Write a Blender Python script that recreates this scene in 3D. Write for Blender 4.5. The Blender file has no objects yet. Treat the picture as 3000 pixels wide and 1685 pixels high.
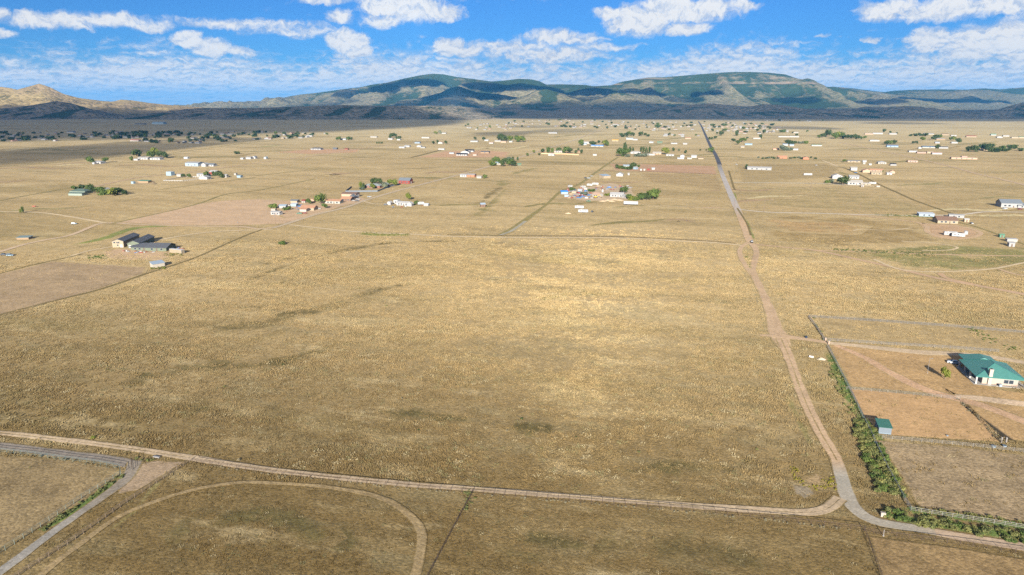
import bpy, bmesh, math, random
import numpy as np
from mathutils import Vector, Matrix, noise as mnoise

random.seed(11)
rng = np.random.default_rng(11)
SC = bpy.context.scene
COL = SC.collection
R = math.radians

# ------------------------------------------------------------------ camera (drone, 105 m up, 24 mm equivalent)
EYE = 105.0
FOC, CX, CY = 2000.0, 1500.0, 842.5          # photograph 3000 x 1685
PITCH = math.atan((842.5 - 303.0) / FOC)
cam_d = bpy.data.cameras.new('camera')
cam_d.sensor_width = 36.0
cam_d.lens = 24.0
cam_d.clip_start = 1.0
cam_d.clip_end = 120000.0
cam = bpy.data.objects.new('camera', cam_d)
COL.objects.link(cam)
cam.location = (0, 0, EYE)
cam.rotation_euler = (math.pi / 2 - PITCH, 0, 0)
SC.camera = cam

# ------------------------------------------------------------------ sun, exposure
SUN_EL, SHADOW_AZ = 19.0, 6.0                # shadows fall away from the camera, 6 deg to the right
SD = Vector((-math.sin(R(SHADOW_AZ)) * math.cos(R(SUN_EL)), -math.cos(R(SHADOW_AZ)) * math.cos(R(SUN_EL)), math.sin(R(SUN_EL))))
sun_d = bpy.data.lights.new('sun', 'SUN')
sun_d.energy = 5.0
sun_d.angle = R(0.53)
sun_d.color = (1.0, 0.935, 0.84)
sun = bpy.data.objects.new('sun', sun_d)
COL.objects.link(sun)
sun.rotation_euler = SD.to_track_quat('Z', 'Y').to_euler()
SC.view_settings.view_transform = 'Standard'
SC.view_settings.look = 'None'
SC.view_settings.gamma = 1.0
SC.view_settings.exposure = 1.42
SC.render.engine = 'CYCLES'
SC.cycles.use_denoising = False
SC.cycles.denoiser = 'OPENIMAGEDENOISE'
SC.cycles.denoising_input_passes = 'RGB_ALBEDO_NORMAL'
SC.cycles.denoising_prefilter = 'ACCURATE'
SC.cycles.max_bounces = 4
SC.cycles.diffuse_bounces = 1
SC.cycles.transparent_max_bounces = 8
SC.cycles.volume_bounces = 0

# ------------------------------------------------------------------ node helper
class G:
    def __init__(s, nt):
        s.nt = nt
        nt.nodes.clear()
    def n(s, t, **kw):
        nd = s.nt.nodes.new(t)
        for k, v in kw.items():
            setattr(nd, k, v)
        return nd
    def put(s, sock, v):
        if hasattr(v, 'links'):
            s.nt.links.new(v, sock)
        elif v is not None:
            if hasattr(sock.default_value, '__len__') and not isinstance(v, (int, float)):
                v = tuple(v)
                if len(sock.default_value) == 4 and len(v) == 3:
                    v = v + (1.0,)
            sock.default_value = v
    def m(s, op, a, b=None, c=None, clamp=False):
        nd = s.n('ShaderNodeMath', operation=op, use_clamp=clamp)
        for i, v in enumerate((a, b, c)):
            if v is not None:
                s.put(nd.inputs[i], v)
        return nd.outputs[0]
    def vm(s, op, a, b=None):
        nd = s.n('ShaderNodeVectorMath', operation=op)
        s.put(nd.inputs[0], a)
        if b is not None:
            s.put(nd.inputs['Scale'] if op == 'SCALE' else nd.inputs[1], b)
        return nd.outputs['Value'] if op in ('LENGTH', 'DOT_PRODUCT', 'DISTANCE') else nd.outputs[0]
    def noise(s, vec, scale, detail=3.0, rough=0.55, dist=0.0, lac=2.0):
        nd = s.n('ShaderNodeTexNoise')
        s.put(nd.inputs['Vector'], vec)
        for k, v in (('Scale', scale), ('Detail', detail), ('Roughness', rough), ('Distortion', dist), ('Lacunarity', lac)):
            s.put(nd.inputs[k], v)
        return nd.outputs['Fac']
    def vor(s, vec, scale, feature='F1', rand=1.0):
        nd = s.n('ShaderNodeTexVoronoi', feature=feature)
        s.put(nd.inputs['Vector'], vec)
        nd.inputs['Scale'].default_value = scale
        nd.inputs['Randomness'].default_value = rand
        return nd
    def ss(s, v, lo, hi, a=0.0, b=1.0):
        nd = s.n('ShaderNodeMapRange', interpolation_type='SMOOTHSTEP')
        for k, x in (('Value', v), ('From Min', lo), ('From Max', hi), ('To Min', a), ('To Max', b)):
            s.put(nd.inputs[k], x)
        return nd.outputs[0]
    def mix(s, f, a, b, mode='MIX'):
        nd = s.n('ShaderNodeMix', data_type='RGBA', blend_type=mode)
        s.put(nd.inputs[0], f)
        s.put(nd.inputs[6], a)
        s.put(nd.inputs[7], b)
        return nd.outputs[2]
    def comb(s, x, y, z):
        nd = s.n('ShaderNodeCombineXYZ')
        for i, v in enumerate((x, y, z)):
            s.put(nd.inputs[i], v)
        return nd.outputs[0]
    def sep(s, v):
        nd = s.n('ShaderNodeSeparateXYZ')
        s.put(nd.inputs[0], v)
        return nd.outputs
    def scale3(s, vec, sx, sy, sz):
        return s.vm('MULTIPLY', vec, (sx, sy, sz))

def srgb(r, g, b):
    def f(c):
        c /= 255.0
        return c / 12.92 if c <= 0.04045 else ((c + 0.055) / 1.055) ** 2.4
    return (f(r), f(g), f(b))

# ------------------------------------------------------------------ world: Nishita sky with clouds by direction
world = bpy.data.worlds.new('World')
SC.world = world
world.use_nodes = True
def azel(u, v):
    x, y = (u - CX) / FOC, -(v - CY) / FOC
    d = Vector((x, math.cos(PITCH) + y * math.sin(PITCH), -math.sin(PITCH) + y * math.cos(PITCH))).normalized()
    return math.degrees(math.atan2(d.x, d.y)), math.degrees(math.asin(d.z))
def build_world():
    g = G(world.node_tree)
    sky = g.n('ShaderNodeTexSky', sky_type='NISHITA', sun_disc=False)
    sky.sun_elevation = R(SUN_EL)
    sky.sun_rotation = R(180 + SHADOW_AZ)
    sky.altitude = 1500
    sky.air_density = 1.0
    sky.dust_density = 0.35
    sky.ozone_density = 2.5
    d = g.n('ShaderNodeTexCoord').outputs['Generated']
    dx, dy, dz = g.sep(d)
    az = g.m('MULTIPLY', g.m('ARCTAN2', dx, dy), 180 / math.pi)
    el = g.m('MULTIPLY', g.m('ARCSINE', dz), 180 / math.pi)
    # domain warp, a little flattened like cloud decks near the horizon
    P = g.comb(az, g.m('MULTIPLY', g.m('LOGARITHM', g.m('ADD', g.m('MAXIMUM', el, 0.0), 1.5), math.e), 7.0), 0.0)
    def centred(scale, off, detail=5.0):
        nd = g.n('ShaderNodeTexNoise')
        g.put(nd.inputs['Vector'], g.vm('ADD', P, off))
        nd.inputs['Scale'].default_value = scale
        nd.inputs['Detail'].default_value = detail
        nd.inputs['Roughness'].default_value = 0.58
        return nd
    w1 = centred(0.55, (3, 7, 0), 4).outputs['Color']
    warp = g.vm('SCALE', g.vm('SUBTRACT', w1, (0.5, 0.5, 0.5)), 2.6)
    wx, wy, wz = g.sep(warp)
    azw, elw = g.m('ADD', az, wx), g.m('ADD', el, g.m('MULTIPLY', wy, 0.55))
    PW = g.comb(azw, elw, 0.0)
    blobs = [  # photograph u, v, half width, half height, weight
        (115, 62, 85, 24, 1.0), (330, 58, 120, 24, .95), (200, 60, 90, 26, 1.0), (420, 72, 90, 18, .75), (10, 42, 30, 18, .8), (-30, 92, 60, 16, .9),
        (545, 118, 55, 26, 1.25), (620, 138, 48, 28, 1.25), (700, 150, 60, 14, .9), (730, 70, 230, 17, .62), (860, 92, 150, 20, .62),
        (1015, 118, 55, 36, 1.25), (1050, 150, 38, 22, 1.1), (995, 52, 40, 22, 1.0), (1190, 20, 140, 40, 1.15), (1120, 62, 60, 24, .9), (1300, 30, 60, 26, .9),
        (960, 5, 90, 12, .6), (1310, 135, 55, 28, 1.25), (1370, 150, 60, 20, .9),
        (1650, 112, 120, 22, .8), (1500, 140, 200, 20, .65), (1600, 160, 200, 30, .75), (1750, 138, 110, 14, .6),
        (1870, 60, 95, 46, 1.25), (1960, 25, 95, 40, 1.25), (2060, 30, 110, 34, 1.1), (2010, 82, 70, 22, 1.1), (1800, 40, 60, 22, 1.0), (2170, 16, 50, 14, .9),
        (2610, 22, 110, 26, 1.15), (2760, 28, 160, 32, 1.1), (2930, 22, 120, 28, 1.1), (2580, 46, 60, 18, 1.0), (3080, 10, 120, 40, 1.0),
        (2720, 120, 70, 42, 1.1), (2860, 130, 120, 60, 1.15), (2970, 120, 90, 70, 1.2), (3080, 140, 120, 90, 1.1),
        (2230, 130, 60, 16, .5), (2330, 128, 40, 10, .5), (2552, 113, 22, 9, .8), (2410, 96, 18, 7, .6), (170, 152, 40, 10, .5), (230, 186, 120, 9, .5), (560, 178, 60, 7, .5), (650, 192, 80, 12, .7),
    ]
    tot = None
    for u, v, hw, hh, wt in blobs:
        a0, e0 = azel(u, v)
        a1, _ = azel(u + hw, v)
        _, e1 = azel(u, v - hh)
        sx, sy = 1 / (abs(a1 - a0) * 1.15), 1 / (abs(e1 - e0) * 1.15)
        nd = g.n('ShaderNodeVectorMath', operation='MULTIPLY_ADD')
        g.put(nd.inputs[0], PW)
        nd.inputs[1].default_value = (sx, sy, 0)
        nd.inputs[2].default_value = (-a0 * sx, -e0 * sy, 0)
        f = g.m('MULTIPLY_ADD', g.vm('DOT_PRODUCT', nd.outputs[0], nd.outputs[0]), -wt * 1.2, wt * 1.25)
        tot = f if tot is None else g.m('MAXIMUM', tot, f)
    # the low bank along the horizon
    bx = g.noise(g.comb(az, 3.0, 0.0), 0.09, 1)
    top = g.m('ADD', g.ss(az, -30.0, 4.0, 1.75, 2.5), g.m('MULTIPLY', g.m('SUBTRACT', bx, 0.5), 4.0))
    ridge = g.m('ADD', top, g.m('MULTIPLY', wy, 0.9))
    bank = g.m('MULTIPLY', g.m('SUBTRACT', ridge, g.m('MAXIMUM', g.m('SUBTRACT', el, 1.6), 0.0)), 0.55)
    tot = g.m('MAXIMUM', tot, g.m('MINIMUM', bank, 1.05))
    # a loose scatter of thin high cloud over the whole sky
    inv = g.m('DIVIDE', 1.0, g.m('MAXIMUM', dz, 0.02))
    PP = g.comb(g.m('MULTIPLY', dx, inv), g.m('MULTIPLY', dy, inv), 0.0)
    ci = g.noise(g.vm('ADD', PP, (4.3, 1.7, 0)), 0.35, 4, 0.6)
    cir = g.ss(ci, 0.56, 0.80, -0.35, 0.42)
    tot = g.m('MAXIMUM', tot, g.m('SUBTRACT', cir, g.ss(el, 9.0, 3.0, 0.0, 0.2)))
    fine = g.noise(g.vm('ADD', g.scale3(P, 1, 1.25, 1), warp), 1.25, 6, 0.62)
    str_ = g.noise(g.comb(azw, g.m('MULTIPLY', elw, 5.5), 2.0), 0.5, 3, 0.6)
    lowk = g.ss(el, 4.2, 2.4)
    dens = g.m('ADD', tot, g.m('ADD', g.m('MULTIPLY', g.m('SUBTRACT', fine, 0.5), g.m('SUBTRACT', 1.55, g.m('MULTIPLY', lowk, 0.55))), g.m('MULTIPLY', g.m('SUBTRACT', str_, 0.5), g.m('ADD', 0.9, g.m('MULTIPLY', lowk, 0.9)))))
    alpha = g.ss(dens, -0.22, 1.02)
    alpha = g.m('MULTIPLY', alpha, 0.97)
    up = g.noise(g.vm('ADD', g.vm('ADD', g.scale3(P, 1, 1.25, 1), warp), (0.10, -0.42, 0)), 1.25, 3, 0.62)
    lit = g.m('ADD', g.m('MULTIPLY', g.m('SUBTRACT', fine, up), 2.6), g.m('MULTIPLY', dens, 0.55))
    lit = g.ss(lit, -0.30, 0.95)
    K = CLOUD_K
    ccol = g.mix(lit, (0.56 * K, 0.66 * K, 0.84 * K), (1.0 * K, 0.99 * K, 0.98 * K))
    skyc = g.mix(1.0, sky.outputs[0], SKY_TINT, 'MULTIPLY')
    col = g.mix(alpha, skyc, ccol)
    bg = g.n('ShaderNodeBackground')
    g.put(bg.inputs['Color'], col)
    bg.inputs['Strength'].default_value = SKY_STR
    out = g.n('ShaderNodeOutputWorld')
    g.nt.links.new(bg.outputs[0], out.inputs[0])
SKY_STR, SKY_TINT, CLOUD_K = 0.05, (0.180, 0.435, 0.80), 7.2
build_world()
world.cycles.sampling_method = 'MANUAL'
world.cycles.sample_map_resolution = 512

# ------------------------------------------------------------------ survey: the plain (curved with the earth), photo point -> ground point
ERAD = 6.371e6
def gz(x, y):
    return -(x * x + y * y) / (2 * ERAD)
_sp, _cp = math.sin(PITCH), math.cos(PITCH)
def ray(u, v):
    x, y = (u - CX) / FOC, -(v - CY) / FOC
    return x, _cp + y * _sp, -_sp + y * _cp
def gp(u, v):
    dx, dy, dz = ray(u, v)
    z = 0.0
    for _ in range(12):
        t = (z - EYE) / min(dz, -1e-3)
        z = gz(dx * t, dy * t)
    return dx * t, dy * t
def mpp(u, v):                                # metres per photograph pixel at that ground point
    x, y = gp(u, v)
    return (y * _cp - (gz(x, y) - EYE) * _sp) / FOC
def at_plane(u, v, Y):
    dx, dy, dz = ray(u, v)
    t = Y / dy
    return dx * t, EYE + dz * t

# ------------------------------------------------------------------ numpy noise
_perm = np.random.default_rng(5).random(65536)
def vnoise(x, y, seed=0):
    xi, yi = np.floor(x).astype(np.int64), np.floor(y).astype(np.int64)
    fx, fy = x - xi, y - yi
    fx, fy = fx * fx * fx * (fx * (fx * 6 - 15) + 10), fy * fy * fy * (fy * (fy * 6 - 15) + 10)
    h = lambda a, b: _perm[((a * 374761393 + b * 668265263 + seed * 974711) ^ ((a * 1274126177 + b * 97) >> 7)) & 65535]
    return (h(xi, yi) * (1 - fx) + h(xi + 1, yi) * fx) * (1 - fy) + (h(xi, yi + 1) * (1 - fx) + h(xi + 1, yi + 1) * fx) * fy
def fbm(x, y, oct=4, seed=0, ridged=False):
    x, y = np.asarray(x, float), np.asarray(y, float)
    s, a, tot = 0.0, 1.0, 0.0
    for i in range(oct):
        n = vnoise(x * 2 ** i + 17.3 * i, y * 2 ** i - 9.1 * i, seed + i)
        if ridged:
            n = 1 - abs(2 * n - 1)
        s = s + n * a
        tot += a
        a *= 0.5
    return s / tot

# ------------------------------------------------------------------ object helpers
def tag(o, label=None, cat=None, group=None, kind=None):
    if label: o['label'] = label
    if cat: o['category'] = cat
    if group: o['group'] = group
    if kind: o['kind'] = kind
    return o
def link(name, data, mat=None, parent=None, loc=None, rz=None, sc=None):
    o = bpy.data.objects.new(name, data)
    COL.objects.link(o)
    if mat is not None and data is not None:
        if len(data.materials) == 0:
            data.materials.append(None)
        o.material_slots[0].link = 'OBJECT'
        o.material_slots[0].material = mat
    if parent is not None: o.parent = parent
    if loc is not None: o.location = loc
    if rz is not None: o.rotation_euler = (0, 0, rz)
    if sc is not None: o.scale = sc
    return o
def empty(name, loc, rz=0.0):
    o = bpy.data.objects.new(name, None)
    COL.objects.link(o)
    o.location = loc
    o.rotation_euler = (0, 0, rz)
    o.empty_display_size = 0.5
    return o
def mesh(name, v, f, smooth=False):
    me = bpy.data.meshes.new(name)
    me.from_pydata([tuple(p) for p in v], [], [tuple(q) for q in f])
    me.update()
    if smooth:
        me.polygons.foreach_set('use_smooth', [True] * len(me.polygons))
    return me
def attr(me, name, vals):
    a = me.attributes.new(name, 'FLOAT', 'POINT')
    a.data.foreach_set('value', np.asarray(vals, dtype=np.float32))
def attr3(me, name, vals):
    a = me.attributes.new(name, 'FLOAT_VECTOR', 'POINT')
    a.data.foreach_set('vector', np.asarray(vals, dtype=np.float32).ravel())
def new_mat(name):
    m = bpy.data.materials.new(name)
    m.use_nodes = True
    return m, G(m.node_tree)
def finish(g, color, rough=0.85, bump=None, bstr=0.4, bdist=0.3, spec=0.15, metal=0.0):
    b = g.n('ShaderNodeBsdfPrincipled')
    g.put(b.inputs['Base Color'], color)
    g.put(b.inputs['Roughness'], rough)
    g.put(b.inputs['Specular IOR Level'], spec)
    g.put(b.inputs['Metallic'], metal)
    if bump is not None:
        bp = g.n('ShaderNodeBump')
        g.put(bp.inputs['Height'], bump)
        bp.inputs['Strength'].default_value = bstr
        bp.inputs['Distance'].default_value = bdist
        g.nt.links.new(bp.outputs[0], b.inputs['Normal'])
    o = g.n('ShaderNodeOutputMaterial')
    g.nt.links.new(b.outputs[0], o.inputs['Surface'])
    return b
# ------------------------------------------------------------------ grass colour shared by the ground and everything that fades into it
def grass_group():
    nt = bpy.data.node_groups.new('grass_colour', 'ShaderNodeTree')
    nt.interface.new_socket('Color', in_out='OUTPUT', socket_type='NodeSocketColor')
    nt.interface.new_socket('Height', in_out='OUTPUT', socket_type='NodeSocketFloat')
    nt.interface.new_socket('Edge', in_out='OUTPUT', socket_type='NodeSocketFloat')
    nt.interface.new_socket('Tone', in_out='OUTPUT', socket_type='NodeSocketFloat')
    g = G(nt)
    P = g.n('ShaderNodeNewGeometry').outputs['Position']
    px, py, pz = g.sep(P)
    P2 = g.comb(px, py, 0.0)
    # streaks that follow the drainage, running a little across the view
    S = g.comb(g.m('ADD', g.m('MULTIPLY', px, 0.35), g.m('MULTIPLY', py, -0.10)), g.m('ADD', g.m('MULTIPLY', py, 1.0), g.m('MULTIPLY', px, 0.28)), 0.0)
    far = g.ss(g.m('ADD', py, g.m('MULTIPLY', px, 0.22)), 110.0, 370.0)  # near grass is browner; near-left darkening also paints view-angle shading and vignetting
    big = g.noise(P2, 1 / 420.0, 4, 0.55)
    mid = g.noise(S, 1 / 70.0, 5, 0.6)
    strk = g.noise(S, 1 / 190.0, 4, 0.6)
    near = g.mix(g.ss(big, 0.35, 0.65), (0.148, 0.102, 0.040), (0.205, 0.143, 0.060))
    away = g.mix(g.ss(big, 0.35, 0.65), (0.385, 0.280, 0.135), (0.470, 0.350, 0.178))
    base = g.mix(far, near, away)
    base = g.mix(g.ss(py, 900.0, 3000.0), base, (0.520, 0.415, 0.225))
    base = g.mix(g.m('MULTIPLY', g.ss(mid, 0.52, 0.75), 0.45), base, (0.200, 0.170, 0.070))
    base = g.mix(g.m('MULTIPLY', g.ss(strk, 0.52, 0.66), 0.50), base, (0.215, 0.165, 0.065))
    base = g.mix(g.m('MULTIPLY', g.ss(strk, 0.45, 0.28), 0.35), base, (0.480, 0.380, 0.200))
    redd = g.noise(P2, 1 / 260.0, 3, 0.5)
    base = g.mix(g.m('MULTIPLY', g.ss(redd, 0.60, 0.78), 0.30), base, (0.330, 0.200, 0.105))
    # tussocks and the gaps between them
    fine = g.noise(P2, 1.25, 5, 0.72)
    v = g.vor(P2, 1.5)
    tus = v.outputs['Distance']
    rnd = g.sep(v.outputs['Color'])[0]
    clump = g.noise(P2, 1 / 7.0, 4, 0.7)
    val = g.m('ADD', g.m('ADD', g.m('MULTIPLY', fine, 0.9), g.m('MULTIPLY', clump, 0.75)), g.m('MULTIPLY', rnd, 0.35))
    pat = g.noise(S, 1 / 16.0, 5, 0.65)
    spots = g.noise(P2, 1 / 26.0, 4, 0.7)
    pat2 = g.noise(S, 1 / 42.0, 4, 0.6)
    base = g.mix(g.m('MULTIPLY', g.ss(pat2, 0.50, 0.66), 0.55), base, (0.285, 0.215, 0.105))
    base = g.mix(g.m('MULTIPLY', g.ss(pat2, 0.45, 0.30), 0.40), base, (0.540, 0.430, 0.235))
    base = g.mix(g.m('MULTIPLY', g.ss(pat, 0.52, 0.70), 0.40), base, (0.235, 0.200, 0.110))
    base = g.mix(g.m('MULTIPLY', g.ss(pat, 0.46, 0.30), 0.45), base, (0.480, 0.385, 0.215))
    base = g.mix(g.m('MULTIPLY', g.ss(spots, 0.62, 0.74), 0.62), base, (0.165, 0.140, 0.062))
    col = g.mix(1.0, base, g.mix(g.ss(val, 0.70, 1.35), (0.68, 0.69, 0.68), (1.26, 1.25, 1.23)), 'MULTIPLY')
    h = g.m('ADD', g.m('MULTIPLY', g.m('SUBTRACT', 0.6, tus), 0.35), g.m('ADD', g.m('MULTIPLY', fine, 0.55), g.m('MULTIPLY', clump, 0.25)))
    edge = g.m('ADD', g.m('ADD', g.m('MULTIPLY', fine, 0.3), g.m('MULTIPLY', clump, 0.4)), g.m('MULTIPLY', pat, 0.3))
    o = g.n('NodeGroupOutput')
    g.nt.links.new(col, o.inputs['Color'])
    g.nt.links.new(h, o.inputs['Height'])
    g.nt.links.new(edge, o.inputs['Edge'])
    g.nt.links.new(g.m('MULTIPLY', g.ss(val, 0.70, 1.35, 0.62, 1.34), g.ss(pat, 0.30, 0.70, 1.14, 0.84)), o.inputs['Tone'])
    return nt
GRASS = grass_group()
def use_grass(g):
    nd = g.n('ShaderNodeGroup')
    nd.node_tree = GRASS
    return nd.outputs
M = {}
def mk_ground():
    m, g = new_mat('dry_grassland')
    c, h, e, tone = use_grass(g)
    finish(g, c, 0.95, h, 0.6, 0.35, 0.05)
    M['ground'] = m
    # sheets laid on it: tint and mask are stored on the vertices; mask runs out into the grass
    m, g = new_mat('ground_cover')
    c, h, e, tone = use_grass(g)
    P = g.n('ShaderNodeNewGeometry').outputs['Position']
    a = g.n('ShaderNodeAttribute', attribute_name='mask').outputs['Fac']
    t = g.n('ShaderNodeAttribute', attribute_name='tint').outputs['Vector']
    k = g.n('ShaderNodeAttribute', attribute_name='loose').outputs['Fac']
    brk = g.noise(P, 1 / 22.0, 5, 0.7)
    w = g.m('ADD', a, g.m('MULTIPLY', g.m('SUBTRACT', g.m('ADD', e, g.m('MULTIPLY', g.m('SUBTRACT', brk, 0.5), 1.3)), 0.5), g.m('MULTIPLY', k, 2.2)))
    w = g.ss(w, 0.22, g.m('ADD', 0.42, g.m('MULTIPLY', k, 0.45)))
    n1 = g.noise(P, 0.5, 5, 0.65)
    n2 = g.noise(P, 0.06, 3, 0.5)
    t2 = g.mix(1.0, t, g.mix(n1, (0.72, 0.72, 0.72), (1.28, 1.28, 1.28)), 'MULTIPLY')
    t2 = g.mix(1.0, t2, g.mix(n2, (0.85, 0.87, 0.88), (1.16, 1.13, 1.10)), 'MULTIPLY')
    # loose cover keeps the light and dark of the tussocks
    t3 = g.mix(k, t2, g.mix(1.0, t2, g.comb(tone, tone, tone), 'MULTIPLY'))
    col = g.mix(w, c, t3)
    hh = g.m('MULTIPLY', h, g.m('SUBTRACT', 1.0, g.m('MULTIPLY', w, g.m('SUBTRACT', 0.85, g.m('MULTIPLY', k, 0.6)))))
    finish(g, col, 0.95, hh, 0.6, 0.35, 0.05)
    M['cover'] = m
mk_ground()

# ------------------------------------------------------------------ the plain
def build_ground():
    def axis(lim):
        a = list(np.linspace(0, 6000, 41)) + [6600, 7400, 8400, 9600, 11000, 13000, 16000, 20000, 26000, 34000, 44000]
        return sorted(set([-q for q in a] + a))
    ax = np.array(axis(0))
    X, Y = np.meshgrid(ax, ax)
    Z = gz(X, Y)
    n = len(ax)
    v = np.stack([X.ravel(), Y.ravel(), Z.ravel()], 1)
    f = [(j * n + i, j * n + i + 1, (j + 1) * n + i + 1, (j + 1) * n + i) for j in range(n - 1) for i in range(n - 1)]
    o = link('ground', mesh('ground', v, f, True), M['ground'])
    tag(o, 'dry straw coloured grassland plain reaching to the foot of the hills', 'ground', kind='structure')
build_ground()

# ------------------------------------------------------------------ hills and mountains
def mk_mountain(name, rock, soil, tree, tree_lo, tree_hi, spk, strata=None, zk=None, dots=0.45):
    m, g = new_mat(name)
    ge = g.n('ShaderNodeNewGeometry')
    P = ge.outputs['Position']
    px, py, pz = g.sep(P)
    n1 = g.noise(P, 1 / 500.0, 5, 0.6)
    n2 = g.noise(P, 1 / 120.0, 5, 0.65)
    base = g.mix(g.ss(n1, 0.35, 0.65), soil, rock)
    if strata:
        z0, z1, col = strata
        w = g.m('ADD', g.m('MULTIPLY', pz, 1 / 13.0), g.m('MULTIPLY', n1, 5.0))
        band = g.m('SINE', w)
        sm = g.m('MULTIPLY', g.ss(g.m('ADD', band, g.m('MULTIPLY', n2, 1.2)), 0.4, 1.2), g.m('MULTIPLY', g.ss(pz, z0, z0 + 90), g.ss(pz, z1, z1 - 60)))
        sm = g.m('MULTIPLY', sm, g.ss(g.noise(P, 1 / 330.0, 3, 0.6), 0.42, 0.60))
        base = g.mix(g.m('MULTIPLY', sm, 0.75), base, col)
    else:
        sm = None
    v = g.vor(P, 1 / spk)
    spot = g.ss(g.m('ADD', v.outputs['Distance'], g.m('MULTIPLY', g.m('SUBTRACT', n2, 0.5), 1.1)), 0.62, 0.30)
    cover = g.ss(g.m('ADD', g.m('ADD', n1, g.m('MULTIPLY', g.m('SUBTRACT', n2, 0.5), 0.8)), g.m('ADD', g.m('MULTIPLY', g.n('ShaderNodeAttribute', attribute_name='gully').outputs['Fac'], 1.7), zk if isinstance(zk, float) else g.ss(pz, 60.0, 420.0, -0.16, 0.10))), tree_lo, tree_hi)
    tw = g.m('MAXIMUM', g.m('MULTIPLY', spot, dots), cover)
    if sm is not None:
        tw = g.m('MULTIPLY', tw, g.m('SUBTRACT', 1.0, g.m('MULTIPLY', sm, 0.7)))
    tcol = g.mix(n2, (tree[0] * 0.7, tree[1] * 0.7, tree[2] * 0.7), (tree[0] * 1.4, tree[1] * 1.4, tree[2] * 1.3))
    col = g.mix(tw, base, tcol)
    finish(g, col, 0.95, g.m('ADD', g.m('MULTIPLY', tw, 1.0), n2), 0.8, 14.0, 0.03)
    return m
M['mt_green'] = mk_mountain('forested_mountain', (0.23, 0.195, 0.115), (0.20, 0.18, 0.095), (0.036, 0.058, 0.026), 0.36, 0.58, 42.0, (300, 520, (0.34, 0.24, 0.16)))
M['mt_left'] = mk_mountain('brush_mountain', (0.24, 0.20, 0.115), (0.22, 0.19, 0.10), (0.034, 0.055, 0.025), 0.36, 0.56, 42.0)
M['hill_gold'] = mk_mountain('grassy_hill', (0.29, 0.215, 0.125), (0.36, 0.275, 0.13), (0.110, 0.100, 0.045), 0.58, 0.80, 44.0, None, 0.0, 0.30)
M['hill_dark'] = mk_mountain('juniper_hill', (0.24, 0.20, 0.14), (0.27, 0.22, 0.15), (0.034, 0.050, 0.024), 0.54, 0.72, 30.0, None, 0.0, 0.6)

def ridge(name, label, pts, Y, front, back, mat, step, rows, rough=1.0, seed=0, power=1.7, cat='mountain'):
    xs, hs = [], []
    for u, v in pts:
        x, z = at_plane(u, v, Y)
        xs.append(x)
        hs.append(max(z - gz(x, Y), 0.0))
    xs, hs = np.array(xs), np.array(hs)
    nx = int((xs[-1] - xs[0]) / step) + 1
    gx = np.linspace(xs[0], xs[-1], nx)
    t = np.concatenate([-np.linspace(1, 0, int(rows * 0.75)) ** 1.25, np.linspace(0, 1, int(rows * 0.25) + 1)[1:]])
    nv = len(t)
    X, T = np.meshgrid(gx, t)
    span = 1.0 * front
    # spurs: the toe of the slope runs out further at some places than at others
    sp = fbm(X / (span * 0.42) + 3, np.zeros_like(X) + seed, 3, seed)
    D = np.where(T < 0, T * front, T * back)
    wob = (fbm(X / (span * 0.30), D / (span * 0.5), 4, seed + 20) - 0.5) * span * 0.35
    a = np.clip(np.abs(T), 0, 1)
    wig = np.clip(a * 3, 0, 1)
    Xs = X + wob * wig
    Hh = np.interp(Xs, xs, hs)
    # broad smoothing of the crest line down the slope
    Hb = sum(np.interp(Xs + k * span * 0.12, xs, hs) for k in (-2, -1, 0, 1, 2)) / 5
    Hh = Hh * (1 - wig) + Hb * wig
    aa = np.clip(a / (0.62 + 0.75 * sp), 0, 1)
    prof = (1 - aa) ** power
    gul = fbm(X / (span * 0.16) + wob / span, D / (span * 0.55), 5, seed + 40, True)
    lump = fbm(X / (span * 0.22), D / (span * 0.22), 4, seed + 60)
    Z = Hh * prof
    env = np.clip(a * 5, 0, 1) * np.clip((1 - a) * 3, 0, 1)
    Z = Z + (gul - 0.62) * hs.max() * 0.50 * rough * env * np.clip(prof * 2.2, 0.12, 1) + (lump - 0.5) * hs.max() * 0.20 * rough * env * np.clip(prof * 2 + 0.1, 0, 1)
    Z = np.maximum(Z, 0.0) - 8.0 * a ** 2
    Z = np.where(T > 0, Z - a * hs.max() * 0.45, Z)
    ends = np.clip(np.minimum(X - xs[0], xs[-1] - X) / (step * 6), 0, 1)
    Z = Z * ends - 6 * (1 - ends)
    Yw = Y + D
    Z = Z + gz(X, Yw)
    v = np.stack([X.ravel(), Yw.ravel(), Z.ravel()], 1)
    idx = np.arange(nx * nv).reshape(nv, nx)
    f = np.stack([idx[:-1, :-1].ravel(), idx[:-1, 1:].ravel(), idx[1:, 1:].ravel(), idx[1:, :-1].ravel()], 1)
    me = bpy.data.meshes.new(name)
    me.from_pydata(v.tolist(), [], f.tolist())
    me.polygons.foreach_set('use_smooth', [True] * len(me.polygons))
    attr(me, 'gully', ((0.60 - gul) * env).ravel())
    o = link(name, me, mat)
    tag(o, label, cat, kind='structure')
    return o
ridge('mountain', 'broad forested mountain with a rounded summit and side valleys', [(560, 322), (690, 311), (740, 305), (790, 297), (850, 282), (880, 277), (930, 272), (1000, 262), (1060, 255), (1090, 248), (1130, 243), (1180, 231), (1230, 221), (1268, 216), (1300, 218), (1340, 226), (1390, 232), (1440, 239), (1480, 236), (1520, 231), (1560, 233), (1580, 238), (1600, 248), (1640, 247), (1680, 248), (1715, 249), (1740, 253), (1790, 250), (1900, 262), (2000, 285)], 11800, 3300, 2500, M['mt_left'], 30, 120, 1.0, 1)
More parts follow.
